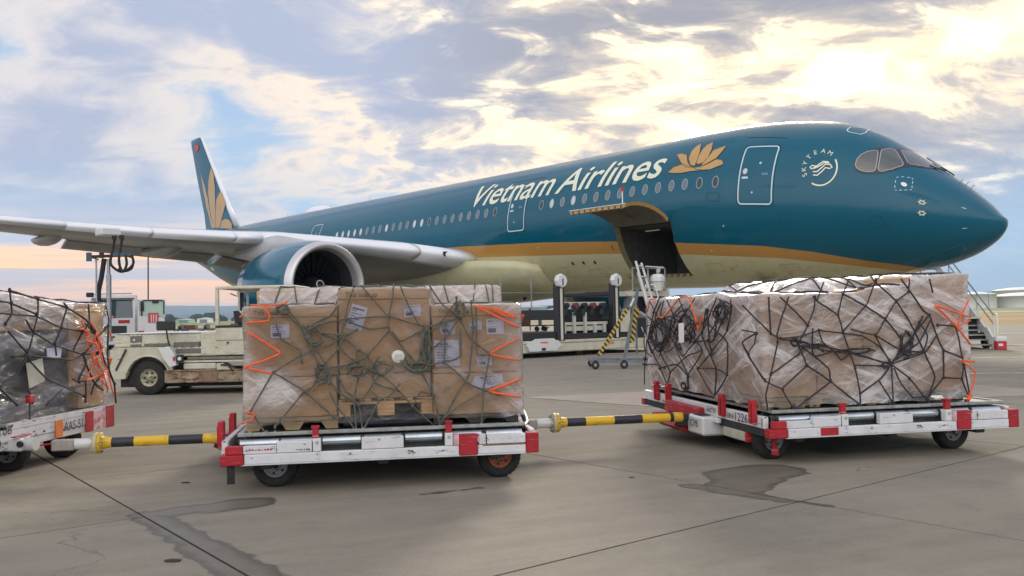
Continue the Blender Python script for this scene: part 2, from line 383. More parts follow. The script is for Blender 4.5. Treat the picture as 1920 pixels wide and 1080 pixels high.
# ---- measured outlines in local metres: cords (across, up), livery (back from nose, angle)
ROPES_C = [[(0.497,1.491),(0.648,1.358),(1.009,1.417),(1.367,1.431),(1.692,1.335),(1.962,1.419)],[(0.648,1.358),(0.801,1.302),(1.007,1.28)],[(1.083,1.697),(1.028,1.543),(1.001,1.421)],[(1.143,1.696),(1.255,1.557),(1.367,1.422)],[(1.415,1.693),(1.391,1.537),(1.367,1.422)],[(1.468,1.692),(1.535,1.517),(1.621,1.355),(1.692,1.335)],[(0.942,1.527),(0.872,1.441),(0.648,1.34)],[(0.506,1.517),(0.598,1.429),(0.714,1.165),(0.798,1.006),(0.932,0.809),(1.103,0.69),(1.135,0.47)],[(0.648,1.358),(0.715,1.234),(0.731,1.164),(0.594,1.098),(0.407,0.982)],[(0.429,1.406),(0.478,1.257),(0.629,1.167),(0.645,1.045)],[(1.001,1.421),(0.973,1.281),(1.11,1.155),(1.178,1.109),(1.28,0.939)],[(0.999,1.28),(0.937,1.159),(0.798,1.006)],[(1.009,1.406),(1.199,1.328),(1.365,1.342)],[(1.367,1.422),(1.37,1.307),(1.598,1.018)],[(1.365,1.307),(1.178,1.1),(1.021,1.034),(0.798,1.006)],[(1.692,1.335),(1.725,1.174),(1.616,0.999)],[(1.692,1.327),(1.671,1.14),(1.563,1.001)],[(1.71,1.335),(1.636,1.141),(1.606,0.982)],[(1.947,1.581),(1.962,1.419),(2.067,1.22),(2.228,1.09)],[(2.228,1.09),(2.168,0.786),(2.144,0.483)],[(1.962,1.419),(1.745,1.316),(1.691,1.264)],[(0.798,1.006),(0.727,0.851),(0.659,0.819),(0.419,0.533)],[(0.407,0.982),(0.474,0.946),(0.659,0.819),(0.912,0.583)],[(0.407,0.982),(0.22,0.661)],[(0.22,0.679),(0.351,0.476)],[(1.004,1.035),(1.212,0.994),(1.384,0.865),(1.557,0.665),(1.732,0.499)],[(1.616,0.999),(1.736,0.747),(1.785,0.488)],[(1.598,0.982),(1.83,1.029),(2.06,0.826),(2.312,0.728)],[(2.167,0.768),(1.949,0.651),(1.785,0.523)],[(1.178,1.1),(1.106,0.926),(1.069,0.735),(1.083,0.472)],[(1.28,0.939),(1.138,0.732),(1.103,0.699)],[(1.854,1.386),(1.834,1.047),(1.902,1.045),(1.974,1.079),(1.978,1.311)],[(1.962,1.419),(1.87,1.26),(1.743,1.156)],[(0.801,1.302),(0.938,1.246),(1.112,1.33)],[(0.937,1.194),(1.039,1.086),(1.212,0.994)],[(0.665,1.34),(0.765,1.163),(0.866,0.986),(0.864,0.881),(0.762,0.902)],[(1.391,1.307),(1.46,1.216),(1.638,1.301)],[(1.459,1.146),(1.545,1.002),(1.633,0.981)],[(1.283,1.097),(1.212,0.994),(1.245,0.869),(1.453,0.792)],[(1.557,0.665),(1.63,0.786),(1.736,0.747)],[(1.083,0.472),(0.914,0.705),(0.864,0.812)],[(1.209,0.8),(1.277,0.728),(1.135,0.47)],[(0.934,0.949),(1.001,0.807),(1.104,0.734)],[(1.716,1.692),(1.82,1.529),(1.962,1.419)],[(1.947,1.554),(1.818,1.386),(1.745,1.316)],[(2.073,1.543),(2.087,1.309),(2.043,0.916),(1.951,0.776),(1.785,0.488)],[(2.117,1.506),(2.119,1.093),(2.228,1.09)],[(1.455,0.863),(1.365,0.76),(1.277,0.728)],[(1.656,1.318),(1.663,1.158),(1.722,1.014)],[(0.714,1.13),(0.869,1.196),(0.99,1.28)],[(0.727,0.816),(0.831,0.917),(1.004,1.035)],[(1.092,1.155),(1.091,1.032),(1.003,0.947)]]
CORDS_C = [[(0.233,1.546),(0.366,1.54),(0.509,1.552),(0.53,1.581)],[(0.346,1.529),(0.385,1.459),(0.375,1.412),(0.198,1.399)],[(0.206,1.33),(0.471,1.141),(0.178,1.032)],[(0.178,1.032),(0.294,1.005),(0.41,0.97)],[(0.174,0.666),(0.253,0.653),(0.239,0.604),(0.156,0.573)],[(2.096,1.513),(2.483,1.315)],[(2.101,1.506),(2.285,1.476),(2.47,1.404)],[(2.485,1.22),(2.224,1.095),(2.477,1.03)],[(2.493,0.868),(2.217,0.769),(2.489,0.71)],[(2.258,1.476),(2.357,1.421),(2.47,1.404)]]
LABELS_C = [[(0.385,1.375),(0.537,1.381),(0.541,1.268),(0.388,1.268)],[(1.063,1.546),(1.193,1.509),(1.138,1.308),(1.003,1.345)],[(1.496,1.521),(1.64,1.529),(1.645,1.429),(1.499,1.419)],[(1.793,1.372),(1.936,1.375),(1.94,1.267),(1.818,1.27)],[(1.749,1.218),(1.964,1.218),(1.975,0.992),(1.759,0.991)],[(2.059,1.376),(2.167,1.379),(2.171,1.302),(2.065,1.297)],[(2.209,1.393),(2.365,1.397),(2.362,1.257),(2.212,1.257)],[(2.121,1.065),(2.248,1.07),(2.256,0.989),(2.128,0.984)],[(2.103,0.898),(2.346,0.914),(2.35,0.833),(2.225,0.792),(2.062,0.806)]]
ROPES_RF = [[(-0.157,1.474),(0.117,1.208),(0.217,1.155),(0.42,1.116),(0.915,1.018),(1.124,0.95),(1.356,0.882)],[(0.107,1.544),(0.114,1.367),(0.117,1.217)],[(0.31,1.541),(0.244,1.383),(0.182,1.197),(0.185,1.122),(0.106,0.826),(0.05,0.643),(0.065,0.494)],[(0.229,1.542),(0.497,1.274),(0.399,1.098),(0.475,0.899),(0.265,0.728),(0.223,0.683),(0.329,0.498)],[(0.578,1.537),(0.563,1.414),(0.497,1.274)],[(0.557,1.547),(0.597,1.499),(0.811,1.362),(0.858,1.2),(0.915,1.018),(0.973,0.855),(1.017,0.617),(1.013,0.503)],[(0.937,1.684),(0.87,1.561),(0.811,1.362)],[(0.675,1.678),(0.597,1.499)],[(0.87,1.561),(1.098,1.443),(1.307,1.315),(1.471,1.109),(1.423,0.957)],[(1.224,1.69),(1.12,1.462),(0.858,1.2)],[(1.192,1.691),(1.431,1.485),(1.584,1.251),(1.706,1.007),(1.827,0.751),(1.732,0.533)],[(1.579,1.696),(1.564,1.57),(1.431,1.485),(1.307,1.315),(1.195,1.164),(0.943,1.227)],[(1.492,1.697),(1.575,1.59),(1.72,1.393),(1.784,1.344),(1.864,1.138),(1.925,1.001),(1.915,0.739),(1.721,0.533)],[(1.797,1.694),(1.829,1.557)],[(1.868,1.245),(2.066,1.221),(2.14,0.858),(2.199,0.534)],[(1.925,1.001),(2.143,0.917)],[(1.915,0.739),(2.113,0.723),(2.14,0.858)],[(2.113,0.723),(2.183,0.525)],[(1.195,1.164),(1.336,0.921)],[(0.399,1.098),(0.701,0.864),(0.718,0.741),(1.024,0.502)],[(0.718,0.741),(0.402,0.536),(0.329,0.492)],[(-0.163,1.242),(-0.024,1.211),(-0.047,1.109),(-0.11,1.018),(0.044,0.773),(0.223,0.683)],[(0.475,0.899),(0.718,0.741)],[(1.017,0.617),(1.244,0.751),(1.356,0.882)],[(1.222,0.733),(1.368,0.502)],[(1.36,0.882),(1.368,0.502)],[(1.356,0.882),(1.544,0.741),(1.721,0.533)],[(1.356,0.882),(1.727,0.987),(1.865,1.158)],[(1.784,1.344),(1.468,1.013),(1.356,0.882)],[(1.805,1.314),(1.665,1.085),(1.4,0.919)],[(0.217,1.155),(0.442,1.172),(0.609,1.221),(0.858,1.191),(1.067,1.157),(1.234,1.058),(1.356,0.901)],[(0.237,1.143),(0.441,1.125),(0.644,1.035),(0.935,0.999),(1.271,0.903)],[(0.106,0.826),(0.396,1.004),(0.44,1.097)],[(-0.11,1.018),(-0.166,1.131),(-0.024,1.211)],[(0.044,0.773),(-0.11,1.0)],[(1.376,0.843),(1.456,0.687),(1.581,0.557),(1.722,0.562)],[(0.548,1.245),(0.54,1.019),(0.58,0.98),(0.727,1.014)],[(0.768,1.013),(0.828,0.935),(0.914,0.99)],[(1.487,0.935),(1.706,1.007),(1.754,1.141),(1.672,1.278)],[(1.423,0.957),(1.556,1.068),(1.718,1.335)],[(0.963,0.884),(1.355,0.866)],[(1.195,1.164),(1.468,1.013),(1.727,0.987)],[(0.609,1.221),(0.647,1.111),(0.768,1.013)]]
ROPES_RL = [[(2.716,1.601),(2.927,1.42),(3.157,1.069),(2.773,0.739),(2.529,0.563)],[(2.464,1.559),(2.238,1.3),(2.759,0.958),(2.427,0.711),(2.563,0.525)],[(2.103,1.575),(1.839,1.28),(2.254,1.045),(1.876,0.699),(1.913,0.552)],[(1.659,1.566),(2.063,1.301),(1.485,1.003),(1.931,0.696),(1.884,0.565)],[(1.356,1.453),(1.476,1.153),(1.15,0.828),(1.207,0.534)],[(1.083,1.553),(1.315,1.304),(0.856,1.106),(0.876,0.783),(1.167,0.554)],[(1.653,0.801),(1.264,0.55)],[(0.849,1.226),(1.338,0.945),(1.601,0.804)],[(2.427,0.711),(1.917,0.921),(1.485,1.003)],[(3.055,1.546),(2.797,1.371),(2.238,1.3)],[(3.137,1.371),(2.555,1.132),(2.759,0.958)],[(3.003,1.296),(2.415,1.37),(2.063,1.301)],[(3.216,1.245),(2.671,1.298),(2.189,1.139),(2.081,1.005)],[(2.95,1.075),(2.567,0.941),(2.137,1.049)],[(3.157,1.069),(3.028,0.924),(2.819,1.029),(2.863,1.371),(2.655,1.539)],[(2.59,1.562),(2.735,1.322),(2.621,1.083),(2.763,0.885)],[(2.419,1.299),(2.015,1.143),(1.689,1.083),(1.315,1.304)],[(1.992,1.505),(2.293,1.37),(2.429,1.158),(2.083,0.982)],[(1.839,1.28),(1.416,1.304),(1.308,1.431)],[(2.254,1.045),(2.03,0.916),(1.689,1.083),(1.327,1.114)],[(1.333,1.421),(1.28,1.073),(1.238,0.97)],[(0.972,1.449),(1.121,1.305),(1.325,1.156)],[(1.036,1.542),(0.746,1.476),(0.849,1.226)],[(0.742,1.536),(0.774,1.367),(0.849,1.226)],[(3.356,1.295),(3.272,0.94),(3.032,0.874)],[(1.601,0.804),(1.15,0.828),(0.876,0.783)],[(3.192,1.069),(3.337,0.504)],[(0.931,1.367),(1.13,1.16),(1.279,1.094)],[(1.188,0.993),(1.262,0.969),(1.234,1.033)],[(2.773,0.739),(2.21,0.816),(1.876,0.699)],[(1.123,1.285),(1.181,1.118),(1.328,1.093)],[(3.392,0.756),(2.902,0.781),(2.58,0.75)]]
CORDS_RF = [[(1.842,1.436),(2.223,1.312)],[(1.841,1.43),(2.065,1.231),(2.213,1.052)],[(2.219,1.492),(2.076,1.231),(2.222,1.283)],[(2.118,0.899),(2.251,0.882)],[(2.129,0.883),(2.258,0.778),(2.231,0.662),(2.175,0.538)]]
CORDS_RL = [[(3.088,1.434),(3.009,1.57),(2.805,1.586)],[(2.72,1.371),(2.56,1.354),(2.031,1.579),(1.751,1.572),(1.533,1.218),(1.435,1.39)],[(1.603,1.369),(1.533,1.218)]]
TAG_R = [(2.022,1.29),(1.87,1.298),(1.884,1.078),(2.025,1.07)]
ROPES_L = [[(1.631,1.748),(2.058,1.673),(2.549,1.59),(2.907,1.462),(3.074,1.329),(3.289,0.958),(3.468,0.724),(3.512,0.497)],[(1.638,1.743),(1.654,1.626),(1.669,1.523),(1.567,1.432)],[(2.058,1.673),(2.057,1.522),(1.987,1.352),(1.894,1.154),(1.738,0.964),(1.474,0.842)],[(1.477,1.644),(1.654,1.626),(2.039,1.522)],[(1.476,1.531),(2.022,1.501),(2.452,1.381),(2.824,1.334),(3.031,1.324)],[(2.549,1.59),(2.452,1.398),(2.339,1.223),(2.357,1.1)],[(1.887,1.47),(1.987,1.352),(2.321,1.212),(2.842,1.089),(3.115,1.088)],[(1.613,1.36),(1.869,1.165),(1.918,1.079),(2.175,0.892),(2.3,0.839),(2.858,0.644)],[(2.501,1.634),(2.568,1.584)],[(2.961,1.627),(2.969,1.438),(2.762,1.254),(2.672,1.142)],[(3.297,1.63),(3.362,1.446),(3.339,1.385),(3.138,1.267),(2.925,1.132),(2.842,1.089),(2.641,1.041),(2.194,1.086),(1.902,1.122)],[(2.64,0.836),(2.758,0.804),(2.88,0.794),(2.889,0.63),(2.878,0.561)],[(2.882,1.017),(3.068,0.756),(3.242,0.67)],[(2.842,1.089),(2.902,0.98),(2.758,0.827)],[(3.339,1.385),(3.313,1.079),(3.356,0.893),(3.468,0.724)],[(3.243,0.851),(3.068,0.756),(3.004,0.643)],[(1.9,0.796),(1.967,0.705),(1.975,0.641)],[(1.474,0.852),(1.736,0.655)],[(1.675,1.122),(1.902,1.13)],[(2.191,0.608),(2.466,0.748)],[(3.031,1.324),(2.886,1.415),(2.762,1.254)],[(3.095,1.305),(3.246,1.131),(3.115,1.088)]]
CORDS_L = [[(3.384,1.493),(3.419,1.482)],[(2.956,1.438),(3.083,1.328),(3.124,1.147),(3.21,0.962),(3.298,0.884),(3.364,0.708),(3.431,0.579)],[(3.145,1.086),(2.994,0.951),(2.867,0.807),(3.187,0.855),(3.276,0.885)],[(3.337,1.323),(3.404,1.223)],[(3.083,1.328),(3.039,1.234),(3.145,1.086)],[(3.104,1.268),(3.19,1.133),(3.124,1.087)],[(3.344,0.955),(3.39,1.026),(3.333,1.004)],[(2.867,0.807),(3.014,0.819)]]
LABELS_L = [[(1.905,1.043),(2.161,1.083),(2.203,0.852),(1.953,0.797)],[(2.237,1.177),(2.489,1.179),(2.469,1.073),(2.24,1.084)],[(3.28,1.484),(3.404,1.49),(3.392,1.409),(3.279,1.411)]]
LOTUS = [[(11.034,0.4411),(10.815,0.5108),(10.469,0.5348),(10.061,0.4902),(9.731,0.4387),(9.57,0.4123),(9.925,0.4149),(10.35,0.406),(10.729,0.4185)],[(10.926,0.7227),(10.71,0.7288),(10.403,0.6828),(10.212,0.5544),(9.966,0.4643),(10.237,0.4857),(10.544,0.5695)],[(10.02,0.8806),(9.834,0.7017),(9.802,0.5729),(9.825,0.4814),(10.042,0.5076),(10.24,0.617),(10.265,0.7538),(10.176,0.8409)],[(9.48,0.8773),(9.33,0.7312),(9.328,0.6021),(9.447,0.529),(9.631,0.5015),(9.791,0.5209),(9.801,0.6472),(9.761,0.7538),(9.685,0.8249)],[(8.728,0.7582),(8.805,0.6554),(8.945,0.5642),(9.236,0.5104),(9.512,0.4708),(9.499,0.5104),(9.306,0.6133),(9.234,0.6994),(8.995,0.7287)],[(8.56,0.4696),(8.67,0.5221),(8.928,0.5476),(9.192,0.5),(9.539,0.4607),(9.819,0.4591),(9.724,0.4299),(9.433,0.4167),(9.085,0.411),(8.772,0.4448)]]
WIN1 = [(3.877,0.548),(3.873,0.6365),(3.814,0.718),(3.684,0.813),(3.524,0.8894),(3.436,0.9161),(3.382,0.8869),(3.312,0.7244),(3.276,0.5725),(3.337,0.5237),(3.509,0.4919),(3.695,0.4915),(3.818,0.5134)]
WIN2 = [(3.336,0.9708),(3.243,1.0562),(3.148,1.1268),(3.084,1.1434),(2.981,1.103),(2.769,0.9791),(2.638,0.8972),(2.626,0.8547),(2.651,0.813),(2.857,0.6695),(3.086,0.5715),(3.173,0.5685),(3.216,0.6019),(3.248,0.7416)]
WIN3 = [(2.92,1.2178),(2.806,1.3975),(2.772,1.6198),(2.729,1.77),(2.45,1.7239),(1.994,1.3969),(1.974,1.3339),(2.1,1.1734),(2.306,1.0487),(2.478,0.9677),(2.564,0.976)]
MASK = [(3.925,0.5318),(3.921,0.6072),(3.846,0.7),(3.711,0.8209),(3.494,0.9641),(3.285,1.0821),(3.084,1.2074),(2.922,1.3261),(2.798,1.5976),(2.838,1.77),(2.762,1.838),(1.9,1.3807),(1.999,1.2076),(2.188,1.0521),(2.404,0.9426),(2.577,0.8234),(2.78,0.6743),(3.011,0.5643),(3.304,0.4907),(3.641,0.4591),(3.836,0.4745)]
HATCH = [(4.579,1.1181),(4.619,1.1656),(4.626,1.271),(4.469,1.3483),(4.211,1.4936),(4.084,1.237),(4.151,1.1338),(4.485,1.101)]
FIN_MARKS = [[(60.26,13.36),(59.5,12.4),(58.88,11.25),(58.41,9.82),(57.81,8.72),(58.18,8.75),(59.16,10.42),(59.89,12.12)],[(58.2,13.57),(58.6,12.51),(58.7,11.45),(58.4,10.13),(57.81,8.72),(57.39,8.69),(57.28,10.23),(57.37,11.82),(57.71,12.93)],[(55.33,11.3),(56.52,11.41),(57.07,10.84),(57.24,9.81),(57.32,8.68),(56.46,8.61),(55.84,9.67),(55.34,10.66),(55.1,10.99)],[(56.34,8.56),(56.09,9.07),(55.49,9.21),(54.79,9.06),(54.34,8.71),(54.23,8.34)],[(61.4,15.77),(60.73,15.78),(60.47,15.47),(60.87,15.25),(61.27,15.37)]]
# ---------------------------------------------------------------- ground
def concrete(name, slab):
    M = bpy.data.materials.new(name); M.use_nodes = True
    t = NT(M.node_tree); b = M.node_tree.nodes['Principled BSDF']
    g = t.node('ShaderNodeNewGeometry'); P = g.outputs['Position']; xyz = t.sep(P)
    flat = t.comb(xyz[0], xyz[1], 0.0)
    n1 = t.noise(flat, 0.45, 6, 0.62); n2 = t.noise(t.rotscale(flat, (0, 0, RAD(-22)), (0.35, 2.4, 1)), 1.3, 6, 0.6); n3 = t.noise(flat, 22, 5, 0.7)
    c = t.mix(t.ramp(n1, 0.3, 0.7, 0, 1), (0.176, 0.160, 0.115, 1), (0.270, 0.240, 0.175, 1))
    c = t.mix(t.math('MULTIPLY', t.ramp(n2, 0.38, 0.68, 0, 1), 0.5), c, (0.295, 0.26, 0.20, 1))
    c = t.mix(t.math('MULTIPLY', t.ramp(n2, 0.62, 0.30, 0, 1), 0.30), c, (0.15, 0.14, 0.125, 1))
    c = t.mix(t.math('MULTIPLY', t.ramp(n3, 0.35, 0.7, 0, 1), 0.22), c, (0.13, 0.12, 0.105, 1))
    tn = t.noise(t.rotscale(flat, (0, 0, RAD(-30)), (0.25, 5.0, 1), (4, 4, 0)), 2.0, 4, 0.6)
    c = t.mix(t.math('MULTIPLY', t.ramp(tn, 0.58, 0.72, 0, 1), 0.28), c, (0.12, 0.11, 0.10, 1))
    sp = t.noise(flat, 3.1, 3, 0.5)
    c = t.mix(t.ramp(sp, 0.735, 0.75, 0, 0.7), c, (0.07, 0.065, 0.06, 1))
    g2 = t.noise(flat, 90, 3, 0.7)
    c = t.mix(t.math('MULTIPLY', t.ramp(g2, 0.50, 0.68, 0, 1), 0.30), c, (0.36, 0.33, 0.28, 1)); c = t.mix(t.math('MULTIPLY', t.ramp(g2, 0.48, 0.32, 0, 1), 0.35), c, (0.08, 0.075, 0.065, 1))
    m4 = t.noise(flat, 2.6, 7, 0.72)
    c = t.mix(t.math('MULTIPLY', t.ramp(m4, 0.50, 0.66, 0, 1), 0.30), c, (0.30, 0.265, 0.215, 1)); c = t.mix(t.math('MULTIPLY', t.ramp(m4, 0.47, 0.34, 0, 1), 0.28), c, (0.10, 0.095, 0.08, 1))
    vo = t.node('ShaderNodeTexVoronoi'); vo.feature = 'DISTANCE_TO_EDGE'; vo.inputs['Scale'].default_value = 0.33
    wv = t.node('ShaderNodeTexNoise'); wv.inputs['Scale'].default_value = 1.4; wv.inputs['Detail'].default_value = 6; t.link(flat, wv.inputs['Vector'])
    t.link(t.vmath('ADD', flat, t.vmath('SCALE', wv.outputs[1], scale=0.9)), vo.inputs['Vector'])
    ck = t.math('MULTIPLY', t.ramp(vo.outputs['Distance'], 0.0, 0.0035, 1.0, 0.0), t.ramp(n1, 0.52, 0.60, 0, 0.6))
    c = t.mix(ck, c, (0.04, 0.037, 0.033, 1))
    rough = t.ramp(n1, 0.3, 0.7, 0.82, 0.95)
    if slab:
        oi = t.node('ShaderNodeObjectInfo')
        rnd = oi.outputs['Random']
        c = t.mix(t.math('MULTIPLY', rnd, 0.22), c, (0.34, 0.29, 0.245, 1))
        # damp patches: capsules with a ragged edge
        wob = t.math('MULTIPLY', t.math('SUBTRACT', t.noise(flat, 5.5, 5, 0.65), 0.5), 0.20)
        dmin = None
        for ax, ay, bx, by, r in ((-2.58, 6.72, -2.12, 7.02, 0.17), (-2.3, 6.86, -2.06, 7.0, 0.2), (-2.75, 6.66, -1.25, 4.77, 0.13), (-2.0, 5.7, -1.15, 4.6, 0.16), 
                                  (1.95, 7.75, 2.25, 7.95, 0.33), (1.75, 7.2, 2.0, 7.6, 0.27), (1.42, 7.35, 2.0, 6.72, 0.085), (1.9, 6.85, 2.25, 6.5, 0.05), (-0.75, 7.2, -0.3, 7.42, 0.03), (3.2, 9.0, 3.9, 9.3, 0.2)):
            A = (ax, ay, 0); AB = Vector((bx - ax, by - ay, 0)); L2 = AB.length_squared
            pa = t.vmath('SUBTRACT', flat, A)
            h = t.math('DIVIDE', t.vmath('DOT_PRODUCT', pa, tuple(AB)), L2, clamp=True)
            dd = t.math('SUBTRACT', t.vmath('LENGTH', t.vmath('SUBTRACT', pa, t.vmath('SCALE', tuple(AB), scale=h))), r)
            dmin = dd if dmin is None else t.math('MINIMUM', dmin, dd)
        dmin = t.math('ADD', dmin, wob)
        wet = t.ramp(dmin, -0.012, 0.012, 1.0, 0.0)
        edge = t.math('MULTIPLY', t.ramp(dmin, -0.10, 0.0, 0.55, 1.0), wet)
        c = t.mix(t.math('MULTIPLY', edge, 0.88), c, (0.066, 0.058, 0.044, 1))
        rough = t.math('SUBTRACT', rough, t.math('MULTIPLY', wet, 0.42))
    t.link(c, b.inputs['Base Color']); t.val(rough, b.inputs['Roughness'])
    bn = t.node('ShaderNodeBump'); bn.inputs['Strength'].default_value = 0.6; bn.inputs['Distance'].default_value = 0.006
    t.link(t.math('ADD', n3, t.math('MULTIPLY', n2, 0.6)), bn.inputs['Height']); t.link(bn.outputs[0], b.inputs['Normal'])
    return M
CONC = concrete('concrete', False); CONCS = concrete('concrete_slab', True)
MATS['c'] = CONC
def sheet(name, poly, z, m, kind='structure', parent=None):
    me = bpy.data.meshes.new(name); me.from_pydata([(x, y, z) for x, y in poly], [], [tuple(range(len(poly)))]); me.materials.append(m)
    o = link(name, me, parent)
    if kind: o['kind'] = kind
    return o
def build_ground():
    R = 9000
    sheet('ground', [(R * cos(a * pi / 16), R * sin(a * pi / 16)) for a in range(32)], -0.03, GRASS)
    ap = sheet('apron', [(-900, -300), (260, -300), (260, 64), (27, 64), (14, 128), (-60, 150), (-300, 205), (-900, 240)], -0.012, CONC)
    sheet('dry_grass', [(27.5, 64.5), (260, 64.5), (260, 150), (15, 150), (14.5, 129)], -0.022, mat('dry_grass', (0.30, 0.20, 0.075), 0.95, 0, 0.25, 0.05), 'structure')
    sheet('taxiway', [(-400, 255), (-400, 205), (60, 172), (300, 178), (300, 200), (60, 212)], -0.02, mat('taxiway_pale', (0.36, 0.31, 0.22), 0.9, 0, 0.1, 0.1))
    sheet('grass_strip', [(-300, 206), (-60, 151), (14, 129), (14, 150), (-60, 172), (-300, 226)], -0.016, mat('grass_olive', (0.20, 0.19, 0.06), 0.95, 0, 0.2, 0.1))
    e = Vector((-0.616, 0.788)); n = Vector((0.788, 0.616))
    seal = mat('joint_sealant', (0.03, 0.028, 0.026), 0.9)
    pts = []
    W, Ln = 3.86, 4.9
    stag = {0: 3.96, 1: 3.96, -1: 1.96, -2: 3.2, 2: 3.96}
    cells = []
    for k in range(-12, 14):
        n0 = 1.908 + W * k
        for j in range(-10, 14):
            t0 = stag.get(k, 3.96 + (k % 3) * 0.0) + Ln * j
            c = n * (n0 + W / 2) + e * (t0 + Ln / 2)
            if c.y < -1.5 or c.length > 38 or abs(c.x) > 0.72 * c.y + 7: continue
            cells.append((n0, t0))
    g = 0.009
    bb = B(); bb.box(-W / 2 + g, W / 2 - g, -Ln / 2 + g, Ln / 2 - g, -0.0045, 0, CONCS, 0.0)
    me = bb.mesh('slab')
    for n0, t0 in cells:
        c = n * (n0 + W / 2) + e * (t0 + Ln / 2)
        o = link('slab', me, ap, (c.x, c.y, random.uniform(-0.0006, 0.0006)), (0, 0, math.atan2(n.y, n.x)))
    sb = B()
    for n0, t0 in cells:
        q = [n * (n0 + a * W) + e * (t0 + b_ * Ln) for a, b_ in ((0, 0), (1, 0), (1, 1), (0, 1))]
        sb.add([(v.x, v.y, -0.0052) for v in q], [(0, 1, 2, 3)], seal)
    sb.obj('joint_sealant', ap)
    # painted lines
    lw = mat('line_paint_white', (0.62, 0.56, 0.50), 0.7, 0, 0.15, 6, chips=0.60, chip_col=(0.26, 0.23, 0.2))
    ly = mat('line_paint_yellow', (0.60, 0.50, 0.30), 0.7, 0, 0.15, 6, chips=0.62, chip_col=(0.26, 0.23, 0.2))
    def line(x0, y0, x1, y1, w, m, z=0.005):
        d = Vector((x1 - x0, y1 - y0)).normalized(); p = Vector((-d.y, d.x)) * w / 2
        sheet('painted_line', [(x0 - p.x, y0 - p.y), (x1 - p.x, y1 - p.y), (x1 + p.x, y1 + p.y), (x0 + p.x, y0 + p.y)], z, m)
    line(-24, 68, 12, 33.6, 0.35, lw); line(0.9, 31.4, 5.4, 30.2, 0.30, lw, 0.009)
    line(6.5, 25.6, 26, 21.4, 0.16, ly); line(8.0, 18.9, 24, 17.2, 0.14, lw); line(12, 32, 40, 30.5, 0.25, lw); line(14, 45, 45, 42, 0.5, lw)
    sheet('pale_patch', [(0.15, 15.35), (2.6, 16.1), (7.5, 18.0), (9.0, 14.2), (3.4, 13.1), (2.2, 13.3)], 0.0045, mat('pale_concrete', (0.32, 0.275, 0.225), 0.85, 0, 0.12, 1.2, bump=0.2, bs=30))
build_ground()

